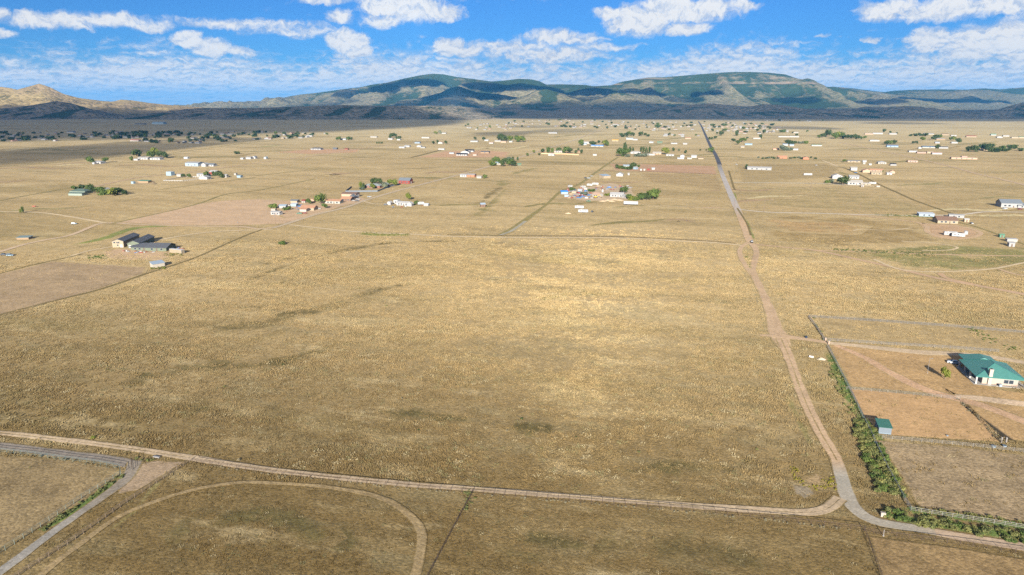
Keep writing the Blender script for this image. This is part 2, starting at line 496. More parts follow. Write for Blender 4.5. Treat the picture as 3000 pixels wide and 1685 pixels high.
ridge('mountain', 'long flat topped mountain with pale rock bands and a stepped shoulder', [(1560, 300), (1700, 262), (1790, 250), (1820, 240), (1880, 230), (1900, 227), (1950, 226), (2000, 222), (2060, 217), (2110, 213), (2150, 211), (2200, 211), (2250, 213), (2300, 218), (2330, 228), (2345, 234), (2365, 229), (2385, 235), (2400, 244), (2420, 254), (2450, 256), (2480, 260), (2520, 268), (2580, 280), (2680, 298), (2800, 312)], 11000, 3000, 2500, M['mt_green'], 30, 120, 0.85, 4)
ridge('mountain', 'low even far ridge beyond the stepped shoulder', [(2250, 285), (2330, 262), (2400, 255), (2440, 254), (2500, 259), (2560, 267), (2590, 270), (2620, 266), (2680, 263), (2760, 262), (2830, 263), (2880, 259), (2930, 262), (2960, 259), (3000, 256), (3060, 252), (3200, 262), (3500, 290)], 13500, 3600, 2500, M['mt_green'], 45, 90, 0.9, 7)
ridge('hill', 'dark conical hill in front of the rounded mountain', [(1080, 318), (1150, 304), (1180, 292), (1230, 288), (1290, 272), (1320, 257), (1345, 253), (1370, 262), (1400, 271), (1460, 276), (1530, 288), (1600, 306), (1650, 318)], 9600, 1500, 1500, M['mt_left'], 22, 80, 0.9, 11, 1.5, 'hill')
ridge('hill', 'pale sunlit conical hill between two shaded valleys', [(1420, 318), (1480, 297), (1540, 281), (1570, 265), (1600, 261), (1630, 269), (1680, 284), (1750, 298), (1850, 318)], 9300, 1500, 1500, M['mt_left'], 22, 80, 0.7, 13, 1.5, 'hill')
ridge('hill', 'smaller pale conical hill below the flat topped mountain', [(1660, 318), (1700, 301), (1760, 286), (1800, 271), (1830, 273), (1870, 284), (1920, 294), (2000, 302), (2100, 318)], 9200, 1500, 1500, M['mt_left'], 22, 80, 0.7, 17, 1.5, 'hill')
ridge('hill', 'low juniper dotted rise across the foot of the mountains', [(1180, 324), (1350, 318), (1500, 315), (1700, 313), (1900, 314), (2050, 315), (2150, 317), (2400, 320), (2700, 324), (3000, 320), (3300, 324)], 7600, 2600, 1500, M['hill_dark'], 40, 70, 1.1, 19, 1.1, 'hill')
ridge('hill', 'long dark flat backed juniper hill beside the shaded plain', [(420, 340), (480, 332), (540, 320), (600, 316), (700, 317), (770, 316), (850, 313), (900, 311), (1000, 308), (1100, 310), (1200, 310), (1330, 311), (1390, 315), (1450, 331), (1500, 343)], 5600, 800, 800, M['hill_dark'], 15, 90, 0.8, 23, 1.2, 'hill')
ridge('hill', 'golden grassy hills rising to one pointed peak', [(-500, 290), (-200, 262), (-60, 258), (0, 254), (30, 258), (50, 263), (75, 256), (115, 245), (150, 257), (185, 275), (230, 287), (300, 296), (330, 298), (355, 292), (385, 294), (440, 302), (500, 308), (590, 315), (700, 322)], 6600, 1500, 1300, M['hill_gold'], 18, 100, 0.55, 29, 1.6, 'hill')
ridge('hill', 'dark rounded hill in front of the pointed peak', [(-500, 325), (-200, 320), (-50, 322), (0, 319), (90, 309), (165, 296), (210, 303), (260, 318), (330, 332), (420, 344)], 5500, 800, 700, M['hill_dark'], 15, 80, 0.6, 31, 1.4, 'hill')
ridge('hill', 'chain of dark rounded foothills on the far side of the pale plain', [(1860, 330), (1950, 317), (2010, 307), (2080, 303), (2150, 309), (2190, 313), (2240, 305), (2290, 308), (2330, 315), (2400, 323), (2450, 326), (2500, 319), (2540, 312), (2590, 314), (2650, 311), (2700, 313), (2740, 323), (2790, 331), (2850, 329), (2920, 322), (2960, 310), (3000, 300), (3060, 291), (3200, 286), (3500, 310)], 5900, 1000, 900, M['hill_dark'], 17, 90, 0.6, 37, 1.3, 'hill')

# ------------------------------------------------------------------ clouds overhead (out of frame): their shadows lie on the plain and the mountains
def mk_cloud():
    m, g = new_mat('cloud_vapour')
    P = g.n('ShaderNodeNewGeometry').outputs['Position']
    a = g.n('ShaderNodeAttribute', attribute_name='mask').outputs['Fac']
    n = g.noise(P, 1 / 520.0, 5, 0.6)
    al = g.m('MULTIPLY', g.ss(g.m('ADD', a, g.m('MULTIPLY', g.m('SUBTRACT', n, 0.5), 0.9)), 0.15, 0.65), g.n('ShaderNodeAttribute', attribute_name='dens').outputs['Fac'])
    t = g.n('ShaderNodeBsdfTransparent')
    d = g.n('ShaderNodeBsdfDiffuse')
    d.inputs['Color'].default_value = (0.9, 0.9, 0.9, 1)
    tr = g.n('ShaderNodeBsdfTranslucent')
    tr.inputs['Color'].default_value = (0.85, 0.87, 0.9, 1)
    ad = g.n('ShaderNodeMixShader')
    ad.inputs[0].default_value = 0.5
    g.nt.links.new(d.outputs[0], ad.inputs[1]); g.nt.links.new(tr.outputs[0], ad.inputs[2])
    mx = g.n('ShaderNodeMixShader')
    g.put(mx.inputs[0], al)
    g.nt.links.new(t.outputs[0], mx.inputs[1]); g.nt.links.new(ad.outputs[0], mx.inputs[2])
    o = g.n('ShaderNodeOutputMaterial')
    g.nt.links.new(mx.outputs[0], o.inputs['Surface'])
    return m
M['cloud'] = mk_cloud()
CLOUD_ALT = 1750.0
def cloud(poly, zref=0.0, dens=0.6, thick=130.0, seed=0):
    """poly: ground outline of the shadow; the cloud floats up-sun of it"""
    k = (CLOUD_ALT - zref) / SD.z
    P = np.array(poly, float)
    # densify and wobble
    Q = []
    n = len(P)
    per = sum(np.hypot(*(P[(i + 1) % n] - P[i])) for i in range(n))
    for i in range(n):
        a, b = P[i], P[(i + 1) % n]
        c = max(2, int(np.hypot(*(b - a)) / per * 90))
        for j in range(c):
            Q.append(a + (b - a) * j / c)
    Q = np.array(Q)
    cen = Q.mean(0)
    v, f, msk = [], [], []
    rings = [(1.0, 0.0), (0.95, 0.35), (0.88, 0.75), (0.6, 0.95), (0.0, 1.0)]
    m = len(Q)
    for side in (1, -1):
        base = len(v)
        for s, h in rings[:-1]:
            for q in Q:
                p = cen + (q - cen) * s
                bump = float(mnoise.noise(Vector((p[0] / 260, p[1] / 260, seed)))) * 60 * h
                v.append((p[0] + SD.x * k, p[1] + SD.y * k, CLOUD_ALT + (h * thick + bump if side > 0 else -h * thick * 0.25)))
                msk.append(min(1.0, (1 - s) / 0.12))
        v.append((cen[0] + SD.x * k, cen[1] + SD.y * k, CLOUD_ALT + (thick if side > 0 else -thick * 0.25)))
        msk.append(1.0)
        for r in range(len(rings) - 2):
            for i in range(m):
                j = (i + 1) % m
                q = (base + r * m + i, base + r * m + j, base + (r + 1) * m + j, base + (r + 1) * m + i)
                f.append(q if side > 0 else q[::-1])
        for i in range(m):
            q = (base + (len(rings) - 2) * m + i, base + (len(rings) - 2) * m + (i + 1) % m, base + (len(rings) - 1) * m)
            f.append(q if side > 0 else q[::-1])
    me = mesh('cloud', v, f, True)
    attr(me, 'mask', msk)
    attr(me, 'dens', [dens] * len(v))
    o = link('cloud', me, M['cloud'])
    tag(o, 'white flat based cloud drifting overhead above the plain', 'cloud', 'clouds drifting overhead', 'structure')
def ell(cx, cy, rx, ry, n=28, rot=0.0):
    return [(cx + rx * math.cos(a) * math.cos(rot) - ry * math.sin(a) * math.sin(rot), cy + rx * math.cos(a) * math.sin(rot) + ry * math.sin(a) * math.cos(rot)) for a in [2 * math.pi * i / n for i in range(n)]]
cloud([gp(*p) for p in [(-500, 440), (100, 420), (300, 416), (560, 410), (800, 397), (1050, 390), (1250, 377), (1390, 366), (1420, 352), (1250, 342), (600, 340), (200, 341), (-600, 341)]], 0, 0.56, seed=1)
cloud([gp(*p) for p in [(-350, 510), (0, 486), (150, 476), (300, 464), (450, 448), (600, 430), (720, 418), (600, 416), (450, 419), (300, 423), (150, 431), (0, 443), (-350, 460)]], 0, 0.45, seed=2)
cloud([gp(*p) for p in [(1330, 346), (1450, 350), (1600, 353), (1800, 353), (2000, 354), (2300, 358), (2600, 357), (3000, 358), (3500, 358), (3500, 334), (2700, 331), (2100, 329), (1330, 329)]], 20, 0.50, seed=3)
for i, (u, v, hw, hd, dn) in enumerate([(1470, 393, 90, 130, .4), (1640, 386, 120, 120, .3), (2360, 376, 110, 160, .4), (2650, 362, 130, 170, .35), (1560, 372, 90, 150, .25)]):
    x, y = gp(u, v)
    cloud(ell(x, y, hw * mpp(u, v), hd), 0, dn, 60, seed=10 + i)
for i, (u, v, hw, hd, dn, Y) in enumerate([(1180, 243, 120, 520, .8, 11200), (1060, 262, 110, 380, .66, 10800), (1420, 246, 70, 420, .78, 11200), (1530, 250, 120, 560, .8, 11000), (1340, 275, 130, 650, .8, 9600), (1480, 278, 90, 500, .78, 9600), (1690, 262, 110, 700, .8, 10400), (1870, 268, 85, 420, .78, 10000), (1720, 285, 60, 300, .55, 9300), (2075, 268, 45, 260, .8, 9900), (2010, 283, 60, 260, .4, 9500), (2340, 286, 70, 160, .66, 9500), (2560, 300, 90, 240, .66, 9800), (2700, 287, 130, 500, .8, 11500), (2860, 292, 120, 420, .78, 11500), (1250, 300, 170, 300, .66, 9000), (920, 296, 130, 300, .35, 9800)]):
    x, z = at_plane(u, v, Y)
    cloud(ell(x, Y, hw * Y / 2000 * 1.03, hd, rot=random.uniform(-.3, .3)), max(z, 0), dn, 90, seed=30 + i)

# ------------------------------------------------------------------ haze: one even volume of air round everything
def build_haze():
    m, g = new_mat('haze_air')
    pv = g.n('ShaderNodeVolumePrincipled')
    pv.inputs['Color'].default_value = (0.12, 0.50, 1.0, 1)
    pv.inputs['Density'].default_value = HAZE
    pv.inputs['Anisotropy'].default_value = 0.0
    o = g.n('ShaderNodeOutputMaterial')
    g.nt.links.new(pv.outputs[0], o.inputs['Volume'])
    x0, x1, y0, y1, z0, z1 = -46000, 46000, -46000, 46000, -360.0, 760.0
    v = [(x, y, z) for z in (z0, z1) for y in (y0, y1) for x in (x0, x1)]
    f = [(0, 2, 3, 1), (4, 5, 7, 6), (0, 1, 5, 4), (2, 6, 7, 3), (0, 4, 6, 2), (1, 3, 7, 5)]
    ob = link('haze', mesh('haze', v, f), m)
    tag(ob, 'pale blue haze filling the air over the plain', 'haze', kind='stuff')
HAZE = 3.3e-5
build_haze()
# ------------------------------------------------------------------ roads, tracks, bare lots and weedy strips laid on the plain
PINK, RED, GREY, ASPH = (0.45, 0.318, 0.195), (0.38, 0.235, 0.130), (0.32, 0.285, 0.225), (0.085, 0.085, 0.092)
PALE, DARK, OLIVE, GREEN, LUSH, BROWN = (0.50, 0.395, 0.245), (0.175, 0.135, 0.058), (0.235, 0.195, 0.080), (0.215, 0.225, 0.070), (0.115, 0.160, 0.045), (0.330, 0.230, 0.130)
CHIP = (0.37, 0.335, 0.30)
ROADS = []                                   # (points, half width) kept for keeping tufts off the wheel tracks
def smooth(pts, step):
    P = np.array(pts, float)
    P = np.vstack([2 * P[0] - P[1], P, 2 * P[-1] - P[-2]])
    out = []
    for i in range(1, len(P) - 2):
        p0, p1, p2, p3 = P[i - 1:i + 3]
        n = max(2, int(np.hypot(*(p2 - p1)[:2]) / step))
        for j in range(n):
            t = j / n
            out.append(0.5 * ((2 * p1) + (p2 - p0) * t + (2 * p0 - 5 * p1 + 4 * p2 - p3) * t * t + (3 * p1 - p0 - 3 * p2 + p3) * t ** 3))
    out.append(P[-2])
    return np.array(out)
NSHEET = [0]                                 # every sheet lies a little above the one laid before it
def sheet_z():
    NSHEET[0] += 1
    return 0.02 + NSHEET[0] * 0.0008
def ribbon(name, label, pts, w, tint, loose=0.25, layer=0, two=0.0, soft=False, cat='road', keep=True, tint2=None):
    """pts: photo points; w: full width in metres (number or one per point)"""
    ws = [w] * len(pts) if not hasattr(w, '__len__') else w
    tl = tint if isinstance(tint, list) else [tint] * len(pts)
    gpts = [gp(u, v) + (ww,) + tuple(tt) for (u, v), ww, tt in zip(pts, ws, tl)]
    d = np.mean([math.hypot(p[0], p[1]) for p in gpts])
    C = smooth(gpts, max(1.5, d / 140))
    n = len(C)
    T = np.gradient(C[:, :2], axis=0)
    T /= np.maximum(np.hypot(T[:, 0], T[:, 1])[:, None], 1e-6)
    Nn = np.stack([-T[:, 1], T[:, 0]], 1)
    offs, msk = ([-1, -.8, -.5, -.17, 0, .17, .5, .8, 1], [0, .55, 1, 1 - two * .35, 1 - two, 1 - two * .35, 1, .55, 0]) if not soft else ([-1, -.66, -.33, 0, .33, .66, 1], [0, .22, .5, .66, .5, .22, 0] if cat == 'weeds' and tint not in (LUSH, GREEN) else [0, .35, .8, 1.0, .8, .35, 0])
    v, mk, tn = [], [], []
    zz = sheet_z()
    for i in range(n):
        e = min(1.0, min(i, n - 1 - i) / max(1, n * 0.14)) if soft else 1.0
        for o, m_ in zip(offs, msk):
            jit = 1 + 0.16 * (float(mnoise.noise(Vector((C[i, 0] / 6, C[i, 1] / 6, o * 3)))) if abs(o) > .5 else 0)
            hw = (C[i, 2] * .44 + (0.4 if not soft else 0)) * o * jit
            x, y = C[i, 0] + Nn[i, 0] * hw, C[i, 1] + Nn[i, 1] * hw
            v.append((x, y, gz(x, y) + zz))
            mk.append(m_ * e)
            k = i / (n - 1)
            tn.append(tuple(C[i, 3:6]) if tint2 is None else tuple(a + (b - a) * min(1, max(0, (k - .35) / .3)) for a, b in zip(tint, tint2)))
    q = len(offs)
    f = [(i * q + j, i * q + j + 1, (i + 1) * q + j + 1, (i + 1) * q + j) for i in range(n - 1) for j in range(q - 1)]
    me = mesh(name, v, f, True)
    attr(me, 'mask', mk); attr(me, 'loose', [loose] * len(v)); attr3(me, 'tint', tn)
    o = link(name, me, M['cover'])
    tag(o, label, cat, kind='structure')
    if keep:
        ROADS.append(C.copy())
    return o
LOTS = []
def lot(name, label, pts, tint, loose=0.4, layer=0, edge=0.12, cat='ground', dens=1.0, bare=0.0):
    """a bare lot or field: outline in photo points, mask fades over the outer ring"""
    P = np.array([gp(*p) for p in pts])
    Q = []
    for i in range(len(P)):
        a, b = P[i], P[(i + 1) % len(P)]
        c = max(2, int(np.hypot(*(b - a)) / max(3.0, np.hypot(*a) / 90)))
        Q += [a + (b - a) * j / c for j in range(c)]
    Q = np.array(Q)
    cen = Q.mean(0)
    m = len(Q)
    v, mk = [], []
    zz = sheet_z()
    rings = [(1, 0.0), (1 - edge, dens), ((1 - edge) * 0.5, dens), (0.0, dens)]
    for s, k in rings[:-1]:
        for q in Q:
            p = cen + (q - cen) * s
            v.append((p[0], p[1], gz(*p) + zz)); mk.append(k)
    v.append((cen[0], cen[1], gz(*cen) + zz)); mk.append(dens)
    f = [(r * m + i, r * m + (i + 1) % m, (r + 1) * m + (i + 1) % m, (r + 1) * m + i) for r in range(2) for i in range(m)]
    f += [(2 * m + i, 2 * m + (i + 1) % m, 3 * m) for i in range(m)]
    me = mesh(name, v, f, True)
    attr(me, 'mask', mk); attr(me, 'loose', [loose] * len(v)); attr3(me, 'tint', [tint] * len(v))
    o = link(name, me, M['cover'])
    tag(o, label, cat, kind='structure')
    if bare:
        LOTS.append((P, bare))
    return o
# --- weedy dark and green strips first (lowest)
for i, (pts, w, t) in enumerate([
    ([(-40, 1080), (200, 1020), (420, 965), (600, 935), (760, 905), (900, 900)], [40, 56, 60, 56, 44, 26], DARK),  # wide left bands: weeds, enlarged to paint view-angle shading as well
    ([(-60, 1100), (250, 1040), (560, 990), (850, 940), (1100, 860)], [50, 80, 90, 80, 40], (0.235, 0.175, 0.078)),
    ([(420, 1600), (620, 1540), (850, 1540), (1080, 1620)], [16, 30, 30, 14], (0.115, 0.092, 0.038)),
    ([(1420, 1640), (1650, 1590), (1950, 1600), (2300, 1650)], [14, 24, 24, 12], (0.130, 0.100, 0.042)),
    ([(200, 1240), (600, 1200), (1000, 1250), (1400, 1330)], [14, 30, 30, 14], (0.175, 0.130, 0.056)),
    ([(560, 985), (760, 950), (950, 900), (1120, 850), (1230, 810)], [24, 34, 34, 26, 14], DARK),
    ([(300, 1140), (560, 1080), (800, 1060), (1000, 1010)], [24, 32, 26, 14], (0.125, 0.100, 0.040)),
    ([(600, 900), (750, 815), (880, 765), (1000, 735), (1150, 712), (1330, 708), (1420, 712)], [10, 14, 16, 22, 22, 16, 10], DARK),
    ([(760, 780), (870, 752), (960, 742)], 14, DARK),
    ([(1330, 655), (1400, 628), (1440, 590), (1462, 560), (1478, 520)], [18, 26, 34, 40, 30], OLIVE),
    ([(1390, 610), (1430, 575), (1470, 545)], 22, DARK),
    ([(960, 510), (985, 508), (1020, 512)], [50, 90, 40], BROWN),
    ([(1120, 545), (1160, 530), (1220, 510)], 22, OLIVE),
    ([(1930, 648), (1990, 643), (2060, 655)], [22, 30, 18], BROWN),
    ([(1500, 1240), (1560, 1255), (1640, 1262)], [12, 18, 10], (0.125, 0.100, 0.040)),
    ([(1060, 1200), (1220, 1215), (1400, 1232)], [10, 14, 10], (0.125, 0.100, 0.040)),
    ([(560, 1560), (700, 1520), (860, 1530), (980, 1600)], [10, 16, 18, 10], (0.125, 0.100, 0.040)),
    ([(1500, 1590), (1620, 1580), (1740, 1600)], [8, 14, 8], (0.125, 0.100, 0.040)),
    ([(1780, 1390), (1980, 1370), (2200, 1380)], [8, 16, 10], (0.125, 0.100, 0.040)),
    ([(1560, 880), (1700, 860), (1800, 868)], [14, 22, 12], OLIVE),
    ([(1780, 610), (1900, 600), (2020, 605)], [14, 20, 10], OLIVE),
]):
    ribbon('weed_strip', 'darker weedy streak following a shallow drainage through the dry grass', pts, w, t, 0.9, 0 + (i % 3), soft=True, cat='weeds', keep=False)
for i, (pts, w, t) in enumerate([
    ([(1040, 684), (1120, 688), (1220, 688)], [12, 20, 12], GREEN), ([(190, 722), (300, 700), (400, 668), (520, 662)], [12, 16, 18, 8], GREEN),
    ([(245, 757), (285, 752), (330, 744)], [7, 10, 8], LUSH), ([(2430, 731), (2560, 736), (2660, 742), (2760, 746)], [10, 15, 17, 10], (0.150, 0.190, 0.050)),
    ([(2560, 630), (2680, 633), (2820, 640)], [16, 22, 14], GREEN), ([(2600, 770), (2700, 782), (2840, 790)], [14, 26, 14], GREEN),
    ([(2760, 748), (2870, 742), (3020, 742)], [10, 14, 14], GREEN), ([(1495, 512), (1540, 500), (1580, 490)], [24, 40, 20], OLIVE),
    ([(2150, 560), (2158, 600), (2168, 640)], [5, 7, 5], GREEN), ([(2133, 540), (2150, 590), (2160, 640)], 6, GREEN), ([(2185, 640), (2200, 680), (2212, 705)], 4, GREEN),
    ([(2820, 955), (2880, 985), (2950, 1010), (3040, 1030)], [10, 14, 18, 20], LUSH), ([(2450, 525), (2560, 532)], [10, 12], OLIVE),
    ([(1340, 1428), (1370, 1436), (1400, 1445)], [3, 6, 3], LUSH), ([(300, 1570), (390, 1500), (440, 1440), (480, 1400)], [3, 4, 4, 3], OLIVE),
    ([(120, 1560), (210, 1500), (310, 1430), (362, 1392)], [2.5, 4, 4.5, 3], LUSH), ([(40, 1345), (180, 1352), (340, 1372)], [1.5, 2.0, 2.0], LUSH),
    ([(2620, 1490), (2720, 1500), (2860, 1520), (3040, 1545)], [5, 7, 7, 7], LUSH), ([(2560, 1490), (2640, 1520), (2800, 1545), (3040, 1580)], [4, 7, 6, 5], LUSH),
    ([(2420, 1020), (2470, 1120), (2540, 1240), (2600, 1360), (2640, 1450)], [6, 8, 10, 13, 10], LUSH),
    ([(2300, 1150), (2340, 1230), (2390, 1330)], [4, 5, 4], OLIVE),
    ([(2700, 1335), (2800, 1345), (2900, 1360), (3020, 1385)], [2, 4, 5, 4], OLIVE), ([(2780, 1420), (2880, 1425), (3040, 1440)], [2, 4, 5], OLIVE), ([(1250, 527), (1345, 513)], 8, OLIVE), ([(750, 432), (830, 425)], [20, 30], GREEN),
    ([(1900, 470), (2000, 478), (2080, 476)], [20, 30, 20], OLIVE), ([(2250, 505), (2420, 500), (2520, 520)], [24, 34, 20], OLIVE), ([(2560, 480), (2700, 470), (2900, 470)], [30, 60, 50], OLIVE), ([(2430, 440), (2560, 435), (2680, 442)], [60, 90, 50], OLIVE), ([(1600, 405), (1700, 395), (1800, 400)], [50, 70, 50], OLIVE),
    ([(2280, 640), (2420, 668), (2560, 690), (2700, 705)], [20, 26, 26, 16], OLIVE), ([(2400, 690), (2560, 712), (2760, 720)], [16, 24, 18], OLIVE),
]):
    ribbon('green_verge', 'green weedy strip standing out from the dry grass', pts, w, t, 0.75, 3 + (i % 3), soft=True, cat='weeds', keep=False)
lot('pasture', 'rust and olive pasture between the side road and the dirt loop', [(2225, 628), (2480, 634), (2700, 660), (2760, 712), (2500, 728), (2250, 712)], (0.300, 0.215, 0.095), 1.0, 4, 0.2, dens=.75)
lot('pasture', 'greenish weedy basin below the camping trailers', [(2470, 735), (2760, 712), (3060, 728), (3060, 775), (2800, 800), (2620, 785)], (0.230, 0.205, 0.080), 1.0, 4, 0.25, dens=.75)
lot('pasture', 'olive pasture behind the rail fence of the white farm', [(2160, 545), (2430, 545), (2640, 575), (2780, 625), (2500, 622), (2180, 606)], (0.330, 0.255, 0.120), 1.0, 4, 0.2, dens=.6)
lot('pasture', 'brownish pasture along the fence line of the cream house', [(2640, 555), (2800, 520), (3060, 570), (3060, 612), (2810, 622)], (0.340, 0.260, 0.125), 1.0, 4, 0.25, dens=.55)
rs = random.Random(42)
for i in range(46):
    u, v = rs.uniform(-50, 3050), 405 + 250 * rs.random() ** 1.4
    k = mpp(u, v)
    hw = rs.uniform(60, 170)
    sl = rs.uniform(-.10, .04)
    ribbon('weed_strip', 'faint band of different grass across the far plain', [(u - hw, v - sl * hw), (u - hw * .3, v + rs.uniform(-3, 3)), (u + hw * .35, v + rs.uniform(-3, 3)), (u + hw, v + sl * hw)], [k * 16, k * 60, k * 50, k * 14], rs.choice([OLIVE, BROWN, (0.50, 0.41, 0.22), (0.31, 0.235, 0.11), (0.27, 0.225, 0.10)]), 0.95, 1 + i % 4, soft=True, cat='grass', keep=False)
# --- lots and fields
lot('dirt_lot', 'large bare pinkish dirt lot beside the small homestead', [(338, 652), (450, 625), (560, 600), (650, 588), (760, 583), (900, 592), (985, 603), (1000, 606), (925, 630), (835, 656), (700, 661), (500, 660), (408, 656)], (0.46, 0.325, 0.20), 0.45, 6, 0.06)
lot('pasture', 'grazed brown pasture below the dark roofed barns', [(-80, 826), (0, 801), (154, 765), (291, 773), (437, 782), (428, 800), (291, 848), (146, 887), (0, 925), (-80, 950)], (0.33, 0.24, 0.14), 0.65, 6, 0.08, bare=.95)
lot('corral', 'bare tan corral round the small green roofed shed', [(2488, 1138), (2812, 1168), (2935, 1296), (2560, 1273)], (0.41, 0.264, 0.130), 0.45, 6, 0.04, bare=.9)
lot('yard', 'reddish bare yard beside the green roofed house', [(2425, 1006), (2600, 1022), (2800, 1038), (2850, 1060), (2900, 1140), (3060, 1160), (3060, 1300), (2940, 1290), (2815, 1163), (2490, 1132)], (0.385, 0.255, 0.122), 0.65, 5, 0.05, bare=.96)
lot('paddock', 'fenced paddock of cropped tan grass behind the green roofed house', [(2386, 926), (2700, 945), (3060, 970), (3060, 1036), (2900, 1026), (2428, 999)], (0.36, 0.265, 0.130), 0.7, 5, 0.05, bare=.85)
lot('paddock', 'brown paddock below the corral', [(2566, 1290), (2800, 1308), (3060, 1340), (3060, 1540), (2690, 1490), (2640, 1400)], (0.285, 0.212, 0.122), 0.9, 5, 0.06, bare=.92)
lot('dirt_yard', 'bare pale yard in front of the dark roofed barns', [(300, 738), (345, 728), (500, 740), (500, 752), (470, 764), (330, 760), (308, 752)], PINK, 0.35, 6, 0.15)
lot('dirt_lot', 'reddish bare lot with corrals beside the straight road', [(1780, 480), (1940, 482), (2098, 487), (2108, 512), (1950, 506), (1800, 500)], (0.40, 0.255, 0.150), 0.5, 6, 0.1)
lot('dirt_lot', 'reddish bare ground round the black roofed white house', [(1215, 462), (1300, 443), (1420, 440), (1500, 446), (1490, 462), (1350, 462)], (0.45, 0.285, 0.165), 0.6, 6, 0.15)
lot('dirt_lot', 'reddish strip of bare ground behind the dark grey house', [(800, 446), (930, 436), (1060, 437), (1050, 447), (900, 452)], (0.45, 0.285, 0.165), 0.6, 6, 0.15)
lot('bare_ground', 'patchy reddish ground east of the dirt road', [(2215, 640), (2400, 645), (2560, 662), (2520, 690), (2300, 682), (2225, 665)], (0.370, 0.250, 0.115), 1.0, 6, 0.35, dens=.7)
lot('bare_ground', 'scraped ground of the salvage yard', [(1650, 575), (1700, 550), (1790, 535), (1850, 548), (1870, 580), (1800, 590), (1700, 590)], (0.44, 0.335, 0.215), 0.7, 6, 0.15)
lot('bare_ground', 'homestead yard of bare pink soil', [(800, 622), (880, 600), (1000, 588), (1060, 576), (1080, 586), (1000, 606), (900, 628), (830, 640)], PINK, 0.5, 7, 0.12)
lot('bare_ground', 'reddish trampled soil in front of the brown roofed house', [(2690, 655), (2800, 658), (2860, 672), (2870, 695), (2800, 706), (2730, 695), (2705, 672)], (0.43, 0.29, 0.17), 0.6, 6, 0.12)
lot('dirt_apron', 'pink bare triangle of trampled dirt by the gate', [(372, 1362), (455, 1348), (545, 1352), (480, 1392), (400, 1440), (340, 1452), (362, 1400)], (0.30, 0.222, 0.142), 0.6, 6, 0.2, bare=.95)
lot('pasture', 'cropped pasture in the fence corner below the lane', [(-60, 1330), (180, 1346), (350, 1372), (350, 1396), (230, 1480), (60, 1580), (-60, 1640)], (0.245, 0.182, 0.094), 0.9, 5, 0.06, bare=.9)
lot('pasture', 'reddish grazed pasture beyond the corner gate', [(2545, 1572), (2800, 1606), (3060, 1650), (3060, 1760), (2600, 1760)], (0.245, 0.168, 0.080), 0.9, 5, 0.05, bare=.9)
lot('bare_ground', 'bare patch inside the road bend ringed by yellow flowers', [(2345, 1400), (2395, 1375), (2430, 1400), (2405, 1430), (2360, 1430)], (0.30, 0.215, 0.115), 0.9, 5, 0.6, dens=.7, bare=.8)
lot('bare_ground', 'grey bare patch inside the road bend', [(2315, 1415), (2370, 1420), (2400, 1450), (2360, 1465), (2325, 1450)], (0.24, 0.195, 0.130), 0.8, 6, 0.5, dens=.7, bare=.8)
lot('field', 'darker fallow field beside the straight road with a rail fence', [(2150, 480), (2420, 478), (2470, 492), (2440, 520), (2170, 535)], (0.335, 0.250, 0.120), 0.8, 4, 0.12)
lot('field', 'darker grazed field between the corral lot and the straight road', [(1870, 505), (2105, 514), (2130, 560), (2010, 545), (1900, 535)], (0.335, 0.245, 0.120), 0.8, 4, 0.15)
# --- roads
ribbon('road', 'straight asphalt road running to the far town', [(2046, 356), (2053, 366), (2062, 385), (2080, 425), (2097, 455), (2109, 484)], 9.0, ASPH, 0.05, 8)
ribbon('road', 'straight pale chip sealed road between the asphalt and the dirt', [(2106, 482), (2118, 515), (2130, 545), (2145, 580), (2162, 617)], 8.0, [(0.20, 0.19, 0.18), CHIP, CHIP, CHIP, (0.40, 0.335, 0.27)], 0.2, 8)
ribbon('dirt_road', 'pink dirt road ahead of the parked black car', [(2160, 613), (2172, 642), (2183, 672), (2194, 702), (2200, 716)], [7.5, 7.5, 7, 6.5, 6], [(0.40, 0.335, 0.27), PINK, PINK, PINK, PINK], 0.40, 9)
ribbon('dirt_road', 'wider arm of the dirt loop', [(2196, 708), (2212, 726), (2216, 742), (2211, 765), (2205, 788), (2208, 808)], [5, 5, 4.6, 4.2, 4.2, 4.6], PINK, 0.55, 9)
ribbon('dirt_track', 'narrow two rut arm of the dirt loop', [(2194, 710), (2176, 720), (2167, 735), (2172, 757), (2187, 782), (2204, 806)], 3.4, PINK, 0.45, 10, two=.62)
ribbon('dirt_road', 'winding pink dirt road along the open field', [(2205, 796), (2217, 822), (2236, 862), (2259, 918), (2271, 960), (2288, 996), (2300, 1022)], [4.8, 5.0, 5.2, 6.2, 8.0, 9.0, 5.5], PINK, 0.55, 9)
ribbon('dirt_road', 'pink two rut dirt road beside the weedy fence', [(2288, 992), (2312, 1048), (2341, 1130), (2370, 1200), (2405, 1269), (2446, 1339), (2458, 1368)], [5.0, 4.4, 4.4, 4.2, 4.2, 4.0, 4.0], PINK, 0.5, 10, two=.85)
ribbon('gravel_road', 'grey gravel bend of the road by the corner gate', [(2452, 1350), (2464, 1392), (2478, 1444), (2506, 1491), (2562, 1526), (2679, 1549), (2790, 1567)], [3.9, 4.0, 4.4, 4.6, 4.2, 3.7, 3.6], [PINK, GREY, GREY, GREY, GREY, GREY, (0.40, 0.30, 0.205)], 0.35, 11)
ribbon('dirt_road', 'reddish dirt road leaving the gravel bend', [(2740, 1560), (2853, 1580), (3000, 1604), (3120, 1625)], 3.6, (0.40, 0.30, 0.205), 0.4, 10)
ribbon('dirt_drive', 'short pink drive from the road to the pole gate', [(2284, 984), (2310, 988), (2352, 993), (2416, 1003), (2440, 1007)], [9, 6.5, 4.6, 3.6, 3.4], PINK, 0.35, 11)
ribbon('dirt_track', 'short stub track ending in the open field', [(2226, 983), (2255, 984), (2285, 990)], [2.5, 3.0, 3.5], PINK, 0.35, 11)
